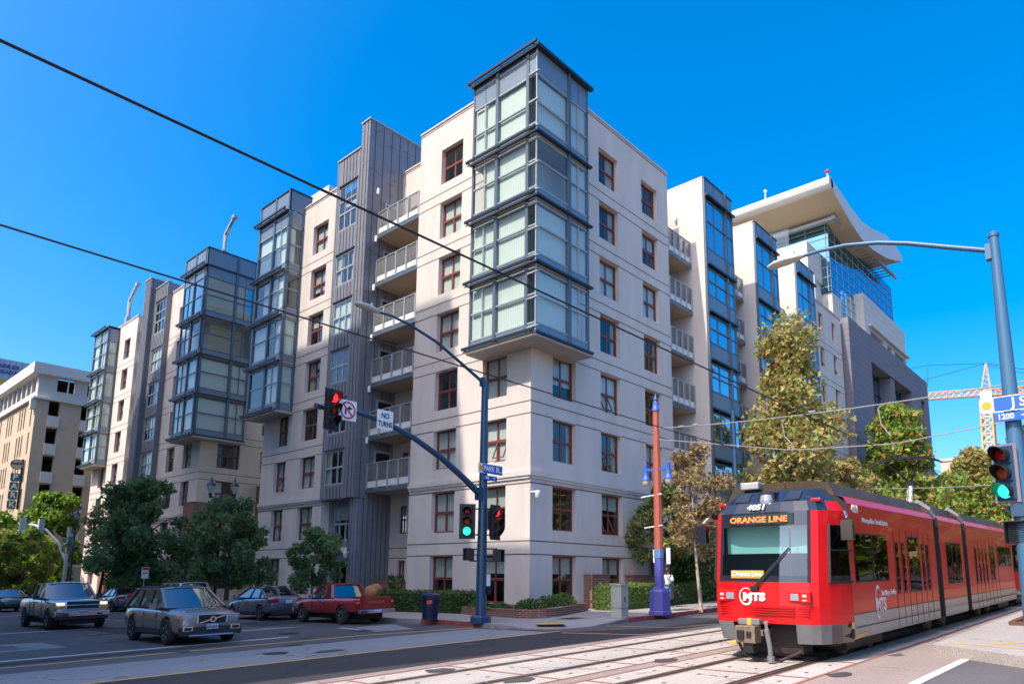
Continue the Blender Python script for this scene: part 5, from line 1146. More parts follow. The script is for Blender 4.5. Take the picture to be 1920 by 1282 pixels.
    for s_ in (-1, 1):
        mi = MB(); x = bx0-.42; mi.box(x-.08, x+.06, s_*(W+.03), s_*(W+.22), zb-.02, zb+.14, 0); mi.bar((x, s_*W*.9, zb), (x, s_*(W+.05), zb+.03), .06, .05, 0); mi.box(x-.085, x-.08, s_*(W+.05), s_*(W+.2), zb, zb+.12, 1); mi.build('side_mirror', [P.get('mirm', pm), CHR], t, world=False, bevel=.02)
    for nm, mm, parts in P.get('front', []):
        for bx in parts: q = MB(); q.box(*bx); q.build(nm, mm, t, world=False, bevel=.015)
    us = MB(); us.box(-L/2+.35, L/2-.35, -W+.3, W-.3, .2, .42); us.build('chassis', BLACK, t, world=False)
    return t
def mir(bx): return [bx, (bx[0], bx[1], -bx[3], -bx[2], bx[4], bx[5])]
BRN = paint('grey_brown_paint', (.27, .215, .185), .35, .25); SILV = paint('pewter_paint', (.36, .32, .28), .35, .25); REDC = paint('dark_red_paint', (.38, .022, .026), .2, .25); CHAR = paint('charcoal_paint', (.15, .17, .21), .35, .25); SLV = paint('silver_blue_paint', (.42, .46, .52), .4)
sr = dict(rx=0)
def slope_euler(h): # align with the street grade
    u = Vector((-.021, .021, 1)).normalized(); f = Vector((math.cos(h), math.sin(h), 0)); f = (f-u*f.dot(u)).normalized(); s_ = u.cross(f); M = Matrix(((f.x, s_.x, u.x), (f.y, s_.y, u.y), (f.z, s_.z, u.z))); return M.to_euler()
def place(t, h): e = slope_euler(h); t.rotation_euler = e
D_ = -math.pi/2
wagon = dict(L=4.83, W=1.87, front_axle=1.48, rear_axle=-1.33, r=.36, paint=BRN, spokes=5, rim=ALU,
  st=[(2.40, .42, .66, .62, .66), (2.33, .30, .80, .74, .80), (2.1, .26, .90, .82, .90), (1.5, .26, .935, .88, .97), (1.0, .26, .94, .92, 1.01), (-.6, .26, .94, .96, 1.03), (-1.7, .28, .93, .98, 1.05), (-2.2, .33, .88, .97, 1.04), (-2.38, .42, .80, .9, 1.0)],
  cab=(1.18, .26, -1.72, -2.30, 1.0, 1.545, .64), pillars=[(-.28, -.15, .09), (-1.15, -1.1, .09)], doors=[.75, -.3, -1.25], handles=[-.1, -1.05], mould=.06, seats=(.15, -.8),
  front=[('grille', BLACK, [(2.33, 2.43, -.36, .36, .58, .80)]), ('grille_frame', CHR, [(2.40, 2.44, -.42, .42, .80, .83), (2.38, 2.43, -.38, .38, .55, .575), (2.38, 2.43, -.42, -.385, .56, .82), (2.38, 2.43, .385, .42, .56, .82)]),
    ('headlight', HEAD, mir((2.10, 2.33, .48, .78, .70, .82))), ('indicator', AMB, mir((2.05, 2.2, .76, .875, .71, .81))), ('bumper', DKP, [(2.2, 2.40, -.84, .84, .26, .50)]), ('fog_lamp', CHR, mir((2.36, 2.42, .52, .80, .38, .52))), ('fog_lens', BLACK, mir((2.38, 2.43, .56, .76, .41, .49))),
    ('skid_plate', CHR, [(2.32, 2.42, -.62, .62, .24, .29)]), ('licence_plate', PLATE, [(2.42, 2.45, -.17, .17, .42, .55)]), ('roof_rail', STEELD, mir((-1.6, .1, .58, .63, 1.585, 1.62))), ('tail_light', TAIL, mir((-2.34, -2.2, .66, .80, .85, 1.4)))])
sc_ = car('station_wagon', 'grey brown station wagon driving toward the crossing, frontmost car on the road', 'car', (9.12, 22.3, gz(9.12, 22.3)), D_, wagon); place(sc_, D_-.03)
b = MB(); b.bar((2.445, -.36, .60), (2.445, .36, .79), .02, .03); b.prism([(2.43, .085*math.cos(a), .69+.085*math.sin(a)) for a in [2*math.pi*k/20 for k in range(20)]], (.03, 0, 0)); b.prism([(2.455, .05*math.cos(a), .69+.05*math.sin(a)) for a in [2*math.pi*k/20 for k in range(20)]], (.008, 0, 0), 1); b.build('badge', [CHR, NAVY], sc_, world=False)
letter('6PUJ025', .10, (0, 0, 0), (0, 1, 0), (0, 0, 1), NAVY, None)
_o = COL.objects[-1]; _o.parent = sc_; _o.location = (2.453, 0, .485); _o.name = 'plate_lettering'
pick = dict(L=5.75, W=1.96, front_axle=1.92, rear_axle=-1.72, r=.39, paint=SILV, rim=ALU, spokes=6, bed=(-2.7, -.95, .82),
  st=[(2.85, .52, .82, .80, .86), (2.78, .42, .92, .98, 1.06), (2.5, .40, .955, 1.06, 1.14), (1.6, .38, .97, 1.08, 1.19), (1.1, .38, .975, 1.1, 1.21), (-.9, .40, .975, 1.14, 1.22), (-1.0, .42, .97, 1.16, 1.23), (-2.4, .45, .96, 1.16, 1.23), (-2.78, .48, .93, 1.14, 1.21), (-2.84, .55, .88, 1.05, 1.1)],
  cab=(1.22, .55, -.62, -.86, 1.18, 1.77, .72), pillars=[(-.2, -.15, .1)], doors=[1.05, -.18, -.82], handles=[.0], handlem=DKP, mirm=DKP, seats=(.5,),
  front=[('grille', BLACK, [(2.78, 2.87, -.55, .55, .80, 1.06)]), ('grille_bar', CHR, [(2.85, 2.90, -.56, .56, .91, .955), (2.84, 2.88, -.58, .58, 1.06, 1.09), (2.84, 2.88, -.58, .58, .765, .80), (2.84, 2.88, -.58, -.55, .78, 1.08), (2.84, 2.88, .55, .58, .78, 1.08)]), ('badge', mat('gold_badge', (.5, .38, .1), .3, metal=.6), [(2.90, 2.92, -.09, .09, .915, .95)]),
    ('headlight', HEADON, mir((2.6, 2.83, .60, .86, .93, 1.04))), ('indicator', AMB, mir((2.6, 2.84, .60, .91, .80, .90))), ('bumper', CHR, [(2.75, 2.95, -.93, .93, .52, .70)]), ('bumper_lower', DKP, [(2.7, 2.88, -.9, .9, .40, .52)]), ('fog_lamp', BLACK, mir((2.92, 2.96, .48, .66, .55, .62))), ('licence_plate', PLATE, [(2.95, 2.97, -.16, .16, .60, .74)])])
pk = car('pickup_truck', 'pewter grey pickup truck with its headlights on, left of the station wagon', 'pickup truck', (9.1, 34.0, gz(9.1, 34.0)), D_, pick); place(pk, D_-.02)
letter('8E67983', .10, (0, 0, 0), (0, 1, 0), (0, 0, 1), NAVY, None); _o = COL.objects[-1]; _o.parent = pk; _o.location = (2.973, 0, .67); _o.name = 'plate_lettering'
U_ = math.pi/2
rpick = dict(L=4.95, W=1.69, front_axle=1.58, rear_axle=-1.35, r=.35, paint=REDC, rim=ALU, spokes=7, bed=(-2.32, -.62, .66),
  st=[(2.44, .45, .66, .66, .72), (2.36, .38, .76, .80, .88), (2.05, .36, .82, .86, .95), (1.3, .34, .84, .90, 1.0), (.85, .34, .845, .92, 1.02), (-.6, .36, .845, .95, 1.03), (-.68, .38, .84, .96, 1.04), (-2.0, .40, .835, .96, 1.04), (-2.38, .44, .82, .95, 1.03), (-2.43, .48, .79, .9, .97)],
  cab=(1.0, .32, -.42, -.58, 1.0, 1.50, .62), pillars=[(-.05, 0, .11)], doors=[.8, -.1], handles=[.08], mirm=CHR, handlem=CHR, seats=(.45,),
  front=[('tailgate', mat('bright_red_paint', (.33, .022, .015), .35, metal=.2, coat=.8), [(-2.46, -2.40, -.70, .70, .60, 1.03)]), ('tail_light', TAIL, mir((-2.45, -2.3, .72, .83, .66, .92))), ('reverse_light', mat('pinkish_lens', (.6, .3, .25), .3), mir((-2.455, -2.3, .72, .83, .80, .86))), ('bumper', CHR, [(-2.62, -2.44, -.80, .80, .42, .56)]), ('licence_plate', PLATE, [(-2.64, -2.62, -.15, .15, .44, .55)]), ('front_bumper', CHR, [(2.36, 2.5, -.78, .78, .42, .58)]), ('headlight', HEAD, mir((2.2, 2.42, .5, .75, .68, .82)))])
rp = car('pickup_truck', 'dark red pickup truck parked at the kerb with a brown bundle in its bed', 'pickup truck', (16.52, 24.9, gz(16.5, 24.9)), U_, rpick); place(rp, U_-.02)
letter('TOYOTA', .13, (0, 0, 0), (0, -1, 0), (0, 0, 1), mat('faded_lettering', (.42, .2, .12), .5), None, sx=1.5); _o = COL.objects[-1]; _o.parent = rp; _o.location = (-2.465, 0, .83); _o.name = 'tailgate_lettering'
CARD = mat('brown_bundle_fabric', (.36, .18, .07), .9, var=.2, vscale=6)
b = MB()
for dx, dy, z, s_ in ((0, 0, .0, .33), (.22, .12, .02, .28), (-.15, -.2, -.02, .26), (.1, -.15, .12, .25)): b.ball((16.9+dx, 23.35+dy, 1.02+z), (s_, s_, s_*.85), 12)
o = b.build('cargo_bundle', CARD, smooth=True); dm = o.modifiers.new('d', 'DISPLACE'); tx = bpy.data.textures.new('lump', 'CLOUDS'); tx.noise_scale = .18; dm.texture = tx; dm.strength = .09; sb = o.modifiers.new('s', 'SUBSURF'); sb.levels = sb.render_levels = 1; o.modifiers.move(1, 0)
tag(o, 'lumpy brown fabric bundle standing in the red pickup bed', 'bundle')
sedan = dict(L=4.55, W=1.79, front_axle=1.38, rear_axle=-1.32, r=.32, paint=CHAR, rim=ALU, spokes=5,
  st=[(2.26, .35, .62, .55, .62), (2.2, .26, .76, .66, .74), (1.9, .22, .86, .76, .84), (1.2, .2, .89, .82, .94), (.8, .2, .895, .86, .97), (-.6, .2, .895, .92, 1.0), (-1.5, .24, .89, .94, 1.04), (-2.05, .3, .84, .92, 1.05), (-2.24, .42, .76, .86, .98)],
  cab=(1.15, .25, -.75, -1.75, .96, 1.40, .56), pillars=[(-.25, -.2, .07), (-.95, -1.1, .06)], doors=[.7, -.25, -1.15], handles=[-.05, -.95], seats=(.2, -.6),
  front=[('tail_light', TAIL, mir((-2.24, -1.95, .45, .84, .78, .93))), ('licence_plate', PLATE, [(-2.285, -2.25, -.16, .16, .72, .86)]), ('bumper', DKP, [(-2.30, -2.1, -.7, .7, .26, .38)]), ('headlight', HEAD, mir((2.0, 2.2, .45, .78, .60, .72)))])
sd = car('sedan', 'charcoal sedan parked nose in line between the red pickup and silver van', 'car', (16.28, 30.7, gz(16.3, 30.7)), U_, sedan); place(sd, U_-.02)
suvp = dict(L=4.7, W=1.82, front_axle=1.4, rear_axle=-1.35, r=.35, paint=SLV, rim=ALU, spokes=5,
  st=[(2.32, .4, .68, .68, .74), (2.25, .3, .8, .84, .92), (1.9, .28, .87, .9, 1.0), (1.2, .27, .9, .95, 1.06), (.8, .27, .905, 1.0, 1.1), (-.6, .27, .905, 1.03, 1.12), (-1.8, .3, .9, 1.03, 1.12), (-2.22, .34, .87, 1.02, 1.11), (-2.34, .42, .82, .98, 1.06)],
  cab=(1.1, .35, -1.95, -2.24, 1.08, 1.66, .68), pillars=[(-.15, -.1, .09), (-1.1, -1.05, .09)], doors=[.7, -.2, -1.15], handles=[0, -.95], seats=(.15, -.8),
  front=[('tail_light', TAIL, mir((-2.36, -2.1, .58, .86, .86, 1.08))), ('licence_plate', PLATE, [(-2.40, -2.34, -.2, .2, .78, .92)]), ('bumper', SLV, [(-2.42, -2.2, -.82, .82, .34, .56)]), ('roof_rail', STEELD, mir((-1.7, .2, .60, .65, 1.70, 1.74)))])
sv = car('suv', 'silver blue sport utility vehicle parked behind the charcoal sedan', 'car', (16.45, 40.6, gz(16.4, 40.6)), U_, suvp); place(sv, U_-.02)
sd2 = copy_tree(sd); sd2.location = (16.35, 49.2, gz(16.4, 49.2)); tag(sd2, 'dark sedan parked far down the kerb behind the wagon roof, tail light showing', 'car')
P3 = dict(sedan); P3['paint'] = paint('dark_green_paint', (.04, .05, .045), .4)
sd3 = car('sedan', 'dark sedan facing the camera in the far lane behind the pewter pickup', 'car', (12.4, 58.5, gz(12.4, 58.5)), D_, P3); place(sd3, D_)
P4 = dict(sedan); P4['paint'] = paint('pale_blue_paint', (.25, .33, .42), .5)
sd4 = car('sedan', 'pale blue sedan at the far left just behind the pewter pickup bed', 'car', (10.0, 61.5, gz(10.0, 61.5)), D_, P4); place(sd4, D_+.1)

# ------------------------------------------------------------------ light rail trolley
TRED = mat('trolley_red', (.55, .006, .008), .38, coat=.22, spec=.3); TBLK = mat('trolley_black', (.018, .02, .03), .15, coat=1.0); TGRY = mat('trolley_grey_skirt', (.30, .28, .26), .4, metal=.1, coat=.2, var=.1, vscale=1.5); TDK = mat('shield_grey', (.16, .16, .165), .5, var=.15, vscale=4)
TWIN = glassmat('trolley_side_glass', (.10, .10, .11), .10, gl=(.6, .6, .6), wav=.15); TWS = glassmat('windshield', (.52, .70, .70), .12); TROOF = mat('roof_fairing', (.075, .055, .035), .55, var=.45, vscale=.8, spec=.2); TSHADE = mat('sun_shade', (.62, .85, .80), .6); LEDM = mat('led_text', (.5, .1, .02), .5, emit=(1, .22, .03), estr=.7); GREYL = mat('grey_logo', (.62, .60, .62), .4); RUST = mat('coupler_metal', (.22, .17, .12), .6, metal=.5, var=.3, vscale=12); OCH = mat('ochre', (.62, .36, .06), .5); INTB = mat('cab_interior', (.05, .05, .06), .7); RUBG = mat('bellows', (.03, .018, .018), .7)
tr = thing('trolley', 'red light rail trolley numbered 4051 on the ORANGE LINE, nearest the camera', 'trolley', (13.3, 5.8, gz(13.3, 5.8)+.01)); tr.rotation_euler = (0, -math.atan(.021), 0)
zs = [.36, .52, .72, .90, 1.06, 1.5, 1.62, 2.58, 2.86, 3.06, 3.32]
def xoff(z):
    pts = [(.36, .16), (.72, .03), (1.06, 0), (1.5, .05), (2.86, .30), (3.06, .45), (3.32, .85)]
    for (a, xa), (b_, xb) in zip(pts[:-1], pts[1:]):
        if z <= b_+1e-6: return xa+(xb-xa)*(z-a)/(b_-a)
    return .85
plan = [(0, 0), (.35, .005), (.62, .03), (.88, .10), (1.02, .20), (1.14, .42), (1.24, .72), (1.325, 1.15)]
def fp(z, j, s_):
    y, dx = plan[j]; k = 1.0
    if z > 2.86: y = y*(1-(z-2.86)*.42)
    if z < .72: y = y*(1-(.72-z)*.12)
    return (xoff(z)*(1-j*.05)+dx, s_*y, z)
fr_ = MB()   # materials: 0 red 1 black 2 glass 3 shield
glz = MB(); dome = MB(); CW = {1: MB(), -1: MB()}; SH = {1: MB(), -1: MB()}
for i in range(len(zs)-1):
    for j in range(len(plan)-1):
        for s_ in (-1, 1):
            q = [fp(zs[i], j, s_), fp(zs[i], j+1, s_), fp(zs[i+1], j+1, s_), fp(zs[i+1], j, s_)]
            z0 = zs[i]
            if z0 < .72:
                if j >= 2: (SH[s_] if j < 5 else fr_).poly(q, 0 if j < 5 else 1)
            elif z0 < 1.5: fr_.poly(q, 0)
            elif z0 < 1.62: fr_.poly(q, 1 if j < 3 or j >= 5 else 0)
            elif z0 < 2.58: (glz if j < 3 else (CW[s_] if j >= 5 and j < 7 else fr_)).poly(q, 0)
            elif z0 < 2.86: fr_.poly(q, 1 if j < 3 else 0)
            elif z0 < 3.06: (dome if j < 5 else fr_).poly(q, 0)
            else: dome.poly(q, 0)
for s_ in (-1, 1): fr_.bar(fp(1.5, 3, s_), fp(2.86, 3, s_), .05, .03, 1)
fo = fr_.build('nose', [TRED, TBLK], tr, world=False, auto=30)
glz.build('windshield', TWS, tr, world=False, auto=30); dome.build('roof_dome', TBLK, tr, world=False, auto=30)
for s_ in (1, -1): CW[s_].build('cab_window', TWIN, tr, world=False); SH[s_].build('skirt_shield', TDK, tr, world=False)
b = MB()
for s_ in (-1, 1):
    a = [fp(z, 5, s_) for z in (1.5, 2.6)]; c_ = [fp(z, 7, s_) for z in (1.5, 2.6)]; o3 = Vector((-.012, s_*.012, 0)); b.bar(Vector(a[0])+o3, Vector(a[1])+o3, .05, .02, 0); b.bar(Vector(fp(2.1, 5, s_))+o3, Vector(fp(2.1, 7, s_))+o3, .03, .03, 0); b.bar(Vector(a[0])+o3, Vector(c_[0])+o3, .03, .05, 0)
b.build('cab_window_frame', BLACK, tr, world=False)
# grille slats, number, display
b = MB()
for k in range(4):
    z = .89+k*.045
    for s_ in (-1, 1): b.bar(Vector(fp(z, 0, s_))+Vector((-.02, 0, 0)), Vector(fp(z, 3, s_))+Vector((-.02, 0, 0)), .03, .018, 0)
    b.bar(Vector(fp(z, 0, 1))+Vector((-.02, 0, 0)), Vector(fp(z, 2, -1))+Vector((-.02, 0, 0)), .03, .018, 0)
b.build('grille', TRED, tr, world=False)
def flet(tx, sz, y, z, m, nm, parent, dx=-.02, sx=1.0, bold=0.01, tilt=None):
    x = xoff(z)+dx+.03*abs(y); tl = (xoff(z+.15)-xoff(z-.15))/.3 if tilt is None else tilt
    me = text_mb(tx, sz, .004, sz*bold*2, name=nm, sx=sx); me.materials.clear(); me.materials.append(m)
    r = Vector((0, -1, 0)); u = Vector((tl, 0, 1)).normalized(); n = r.cross(u); M = Matrix(((r.x, u.x, n.x, x), (r.y, u.y, n.y, y), (r.z, u.z, n.z, z), (0, 0, 0, 1))); me.transform(M); o = bpy.data.objects.new(nm, me); COL.objects.link(o); o.parent = parent; return o
flet('4051', .19, .14, 2.965, SIGW, 'number', tr, dx=-.06, bold=.015)
b = MB(); b.box(.235, .3, -.62, .62, 2.62, 2.82); ld = b.build('display_box', mat('display_glass', (.03, .05, .05), .3), tr, world=False)
flet('ORANGE LINE', .16, .08, 2.71, LEDM, 'display_text', ld, dx=-.055, sx=1.15, tilt=.18)
# interior seen through the windshield
b = MB(); b.box(.55, .6, -.9, .9, 2.05, 2.6, 0); b.build('sun_shade', TSHADE, tr, world=False)
b = MB(); b.box(1.3, 1.35, -1.2, 1.2, .9, 2.9, 0); b.box(.35, .8, -.95, .95, 1.0, 1.45, 0); b.box(.9, 1.2, -.2, .2, 1.2, 1.95, 0); b.box(1.29, 1.3, -.5, .3, 1.2, 2.0, 1); b.build('cab_interior', [INTB, mat('cab_door', (.09, .09, .08), .6)], tr, world=False)
b = MB(); b.box(.10, .12, -.05, .62, 1.57, 1.72); ob_ = b.build('line_board', OCH, tr, world=False); flet('Orange Line', .12, .28, 1.645, SIGW, 'board_text', ob_, dx=-.0, tilt=.0)
ob_.location.x = -.04
def headl(s_):
    y0 = .72*s_ if s_ > 0 else -.72
    b = MB(); c = Vector((-.0+.07, s_*.68, 1.24)); b.box(.02, .12, s_*.52, s_*.93, 1.12, 1.34, 0); o = b.build('headlight', TRED, tr, world=False, bevel=.02)
    b = MB(); b.box(-.005, .05, s_*.56, s_*.72, 1.16, 1.29, 0); b.box(.02, .07, s_*.77, s_*.87, 1.22, 1.29, 1); b.box(.02, .07, s_*.77, s_*.87, 1.15, 1.2, 1); b.build('lens', [HEAD, mat('pale_lens', (.6, .52, .45), .3)], o, world=False, bevel=.01)
headl(1); headl(-1)
flet('MTS', .20, .14, 1.21, SIGW, 'logo', tr, dx=-.03, bold=.03, sx=1.2)
b = MB(); N = 20
for k in range(N-5):
    a0 = .9+2*math.pi*k/N; a1 = a0+2*math.pi/N; wv = .035*(k/(N-5))+.01; P_ = lambda a, q: (-.012, .30-q*.14*math.cos(a), 1.22+q*.17*math.sin(a)); b.poly([P_(a0, 1), P_(a1, 1), P_(a1, 1-wv*6), P_(a0, 1-wv*6)])
b.build('logo_swoosh', SIGW, tr, world=False, rec=False)
b = MB(); b.bar((-.02, .16, 1.38), (.19, -.52, 2.15), .035, .03); b.bar((-.03, .10, 1.38), (.17, -.55, 2.13), .02, .02); b.bar((.22, -.52, 1.62), (.28, -.52, 2.5), .02, .02); b.box(-.03, .05, .05, .2, 1.33, 1.42); b.build('wiper', BLACK, tr, world=False)
b = MB(); b.lathe((.52, 0, 3.12), [(0, -.11), (.12, -.09), (.14, 0), (.11, .1), (0, .12)], 16, 0); b.box(.5, .75, -.17, .17, 3.0, 3.27, 1); hl = b.build('top_lamp', [HEAD, BLACK], tr, world=False, auto=40)
b = MB()
for y in (-.95, .98): b.box(.52, .64, y-.1, y+.1, 3.03, 3.11)
b.build('marker_light', TAIL, tr, world=False, bevel=.03)
b = MB()
for y in (-.52, .52): b.poly([(.50, y-.15, 3.08), (.50, y+.15, 3.08), (.77, y+.13, 3.28), (.77, y-.13, 3.28)])
b.v = [(v[0]-.03, v[1], v[2]+.02) for v in b.v]; b.build('vent_grille', STEELD, tr, world=False, rec=False)
for s_ in (-1, 1):
    b = MB(); b.tube([(.95, s_*1.28, 2.75), (.72, s_*1.42, 2.82), (.62, s_*1.48, 2.7)], .03, 6, 0); b.box(.52, .66, s_*1.38, s_*1.6, 2.28, 2.66, 1); b.box(.66, .675, s_*1.4, s_*1.58, 2.31, 2.63, 2); b.build('mirror', [CHR, TBLK, CHR], tr, world=False, bevel=.04)
# body sections
def section(x0, x1, name='body_section'):
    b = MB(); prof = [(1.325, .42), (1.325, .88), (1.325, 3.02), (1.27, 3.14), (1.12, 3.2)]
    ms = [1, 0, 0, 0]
    for s_ in (-1, 1):
        for (y0, z0), (y1, z1), m in zip(prof[:-1], prof[1:], ms): b.poly([(x0, s_*y0, z0), (x1, s_*y0, z0), (x1, s_*y1, z1), (x0, s_*y1, z1)], m)
        b.box(x0, x1, s_*1.326, s_*1.333, .87, .885, 2)
    b.poly([(x0, -1.12, 3.2), (x1, -1.12, 3.2), (x1, 1.12, 3.2), (x0, 1.12, 3.2)], 0); b.poly([(x0, -1.325, .42), (x1, -1.325, .42), (x1, 1.325, .42), (x0, 1.325, .42)], 2)
    for x in (x0, x1): b.poly([(x, -1.325, .42), (x, 1.325, .42), (x, 1.325, 3.02), (x, 1.12, 3.2), (x, -1.12, 3.2), (x, -1.325, 3.02)], 2)
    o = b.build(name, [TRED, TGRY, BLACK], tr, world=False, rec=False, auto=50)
    f = MB(); f.prism([(x0, y, z) for y, z in ((-1.12, 3.19), (-1.0, 3.46), (-.6, 3.52), (.6, 3.52), (1.0, 3.46), (1.12, 3.19))], (x1-x0, 0, 0), 0); f.build('roof_fairing', TROOF, tr, world=False, auto=40)
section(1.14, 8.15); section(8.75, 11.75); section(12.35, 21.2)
def bellows(x0, x1):
    b = MB()
    for k in range(7):
        x = x0+(x1-x0)*k/7; b.box(x+.01, x+(x1-x0)/7-.01, -1.24, 1.24, .5, 3.12, 0)
    b.box(x0, x1, -1.2, 1.2, .48, 3.14, 0); b.build('bellows', RUBG, tr, world=False)
    b = MB()
    for s_ in (-1, 1): b.tube([(x0-.1, s_*1.0, 3.5), (x0+.1, s_*1.22, 3.3), (x1-.25, s_*1.28, 3.08)], .07, 6)
    b.build('roof_strap', GALV, tr, world=False)
bellows(8.15, 8.75); bellows(11.75, 12.35)
def tw(x0, x1, z0, z1, s_=-1, name='window'):
    b = MB(); Y = s_*1.325
    b.box(x0, x1, Y+s_*.003, Y+s_*.012, z0, z1, 0); b.box(x0-.03, x1+.03, Y-s_*.003, Y+s_*.0025, z0-.03, z1+.03, 1); return b
for s_ in (-1, 1):
    for x0, x1, z0, z1, n in ((1.42, 3.65, 1.5, 2.42, 2), (5.42, 6.42, 1.2, 2.45, 1), (9.45, 11.3, 1.3, 2.4, 3), (16.15, 17.0, 1.3, 2.4, 1), (17.8, 20.7, 1.75, 2.42, 4)):
        b = tw(x0, x1, z0, z1, s_)
        for k in range(1, n): x = x0+(x1-x0)*k/n; b.box(x-.015, x+.015, s_*1.337, s_*1.345, z0, z1, 1)
        b.build('side_window', [TWIN, BLACK], tr, world=False)
    for x0, x1, wx in ((4.22, 7.45, (4.32, 4.86, 6.68, 7.12)), (13.4, 17.6, (13.5, 14.1, 14.7, 15.3))):
        d = MB(); Y = s_*1.325
        for x in [x0+(x1-x0)*k/6 for k in range(7)]: d.box(x-.008, x+.008, Y, Y+s_*.006, .46, 2.6, 0)
        do = d.build('door', [BLACK], tr, world=False)
        for x in wx: g = tw(x, x+.2, 1.2, 2.3, s_); g.build('door_window', [TWIN, BLACK], do, world=False)
b = MB()
for x0, x1 in ((1.14, 8.15), (12.35, 21.2)): b.box(x0+.05, x1, -1.345, -1.33, .62, .635, 0)
for x in (1.6, 19): b.box(x, x+2.4, -1.0, 1.0, .15, .45, 0)
b.build('underframe', BLACK, tr, world=False)
for x in (2.2, 3.9, 9.3, 11.1, 16.6, 18.4):
    b = MB(); 
    for s_ in (-1, 1): q = MB(); q.lathe((0, 0, 0), [(0, -.06), (.3, -.06), (.33, -.04), (.30, .05), (0, .06)], 20); xf(q, Matrix.Translation((x, s_*.72, .30)) @ Matrix.Rotation(R(90), 4, 'X')); n0 = len(b.v); b.v += q.v; b.f += [tuple(n0+i for i in f) for f in q.f]; b.m += q.m
    b.tube([(x, -.72, .3), (x, .72, .3)], .07, 8); b.build('wheelset', RUST, tr, world=False)
b = MB(); b.poly([(1.0, -1.34, .42), (1.25, -1.34, .42), (2.1, -1.34, .50), (1.15, -1.34, .50)]); b.box(1.0, 1.1, -1.335, -1.33, .62, .74); b.build('yellow_marking', OCH, tr, world=False, rec=False)
# coupler
b = MB(); b.box(-.05, .9, -.02, .5, .48, .60, 0); b.box(-.3, .0, .03, .42, .36, .68, 0); b.box(-.32, -.29, .1, .2, .46, .58, 2); b.box(-.34, -.29, .24, .38, .42, .6, 2); b.box(-.1, .25, .02, .45, .69, .80, 1); b.box(-.105, .0, .18, .27, .68, .81, 3); b.box(-.28, -.05, .42, .58, .33, .37, 3); b.box(-.25, -.05, .1, .3, .18, .36, 2)
co_ = b.build('coupler', [RUST, TDK, BLACK, OCH], tr, world=False, bevel=.012)
b = MB(); b.tube([(.1, -.05, .72), (-.12, -.12, .74), (-.2, -.16, .6), (-.18, -.2, .3), (-.16, -.2, .08)], .045, 8, 0); b.tube([(-.16, .42, .36), (-.12, .35, .15), (0, .1, .03), (.1, -.3, .05), (.3, -.6, .2)], .03, 8, 1); b.lathe((-.16, -.2, .02), [(0, 0), (.07, 0), (.07, .12), (0, .12)], 10, 0); b.build('air_hose', [mat('grey_hose', (.16, .16, .16), .5), RUBG], co_, world=False)
b = MB(); b.box(.4, .9, -.6, .6, .15, .72); b.box(.8, 1.0, -1.1, 1.1, .3, .8); b.tube([(.5, -.5, .2), (.5, .5, .2)], .12, 8); b.build('front_truck', RUBG, tr, world=False)
# pantograph
b = MB(); px0 = 11.65; b.box(px0-.6, px0+.6, -.6, .6, 3.55, 3.62); b.tube([(px0, 0, 3.6), (px0+.35, 0, 4.42)], .07, 8); b.tube([(px0+.12, .14, 3.6), (px0+.45, .1, 4.4)], .02, 6); b.build('pantograph', GALV, tr, world=False)
b = MB(); b.tube([(px0+.35, .0, 4.42), (px0-.4, .55, 5.08)], .028, 6); b.tube([(px0+.35, 0, 4.42), (px0-.4, -.45, 5.08)], .028, 6); b.box(px0+.2, px0+.5, -.1, .1, 4.36, 4.5); b.bar((px0+.0, -.3, 4.75), (px0+.0, .35, 4.75), .03, .03)
for dx in (-.62, -.2): b.tube([(px0+dx, -1.05, 4.95), (px0+dx, -.7, 5.1), (px0+dx, -.3, 5.15), (px0+dx, .3, 5.15), (px0+dx, .7, 5.1), (px0+dx, 1.05, 4.95)], .025, 6)
b.build('pantograph_head', BLACK, tr, world=False)
b = MB(); b.box(.95, 1.35, .35, .75, 3.4, 3.56); b.build('roof_box', GALV, tr, world=False, bevel=.03)
def slet(tx, sz, x, z, m, nm, sx=1, bold=.01):
    me = text_mb(tx, sz, .004, sz*bold, name=nm, sx=sx); me.materials.clear(); me.materials.append(m); me.transform(Matrix(((1, 0, 0, x), (0, 0, -1, -1.332), (0, 1, 0, z), (0, 0, 0, 1)))); o = bpy.data.objects.new(nm, me); COL.objects.link(o); o.parent = tr
slet('4051', .22, 1.62, 2.92, SIGW, 'side_number'); slet('Metropolitan Transit System', .15, 2.95, 2.72, GREYL, 'side_lettering', 1.05, .02); slet('San Diego Trolley', .15, 3.55, 1.22, GREYL, 'side_lettering', 1.0, .02); slet('MTS', .38, 2.95, .98, GREYL, 'side_logo', .95, .03)
b = MB()
for k in range(12):
    a0 = 1.0+k*.33; P_ = lambda a, q: (2.75+q*.2*math.cos(a), -1.331, 1.05+q*.36*math.sin(a)); b.poly([P_(a0, 1), P_(a0+.33, 1), P_(a0+.33, .78), P_(a0, .78)])
b.build('side_swoosh', GREYL, tr, world=False, rec=False)
tr2 = copy_tree(tr); tr2.location = (13.3+21.9, 5.8, gz(13.3+21.9, 5.8)+.01); tag(tr2, 'second red trolley car coupled directly behind the nearest one at the right edge', 'trolley')
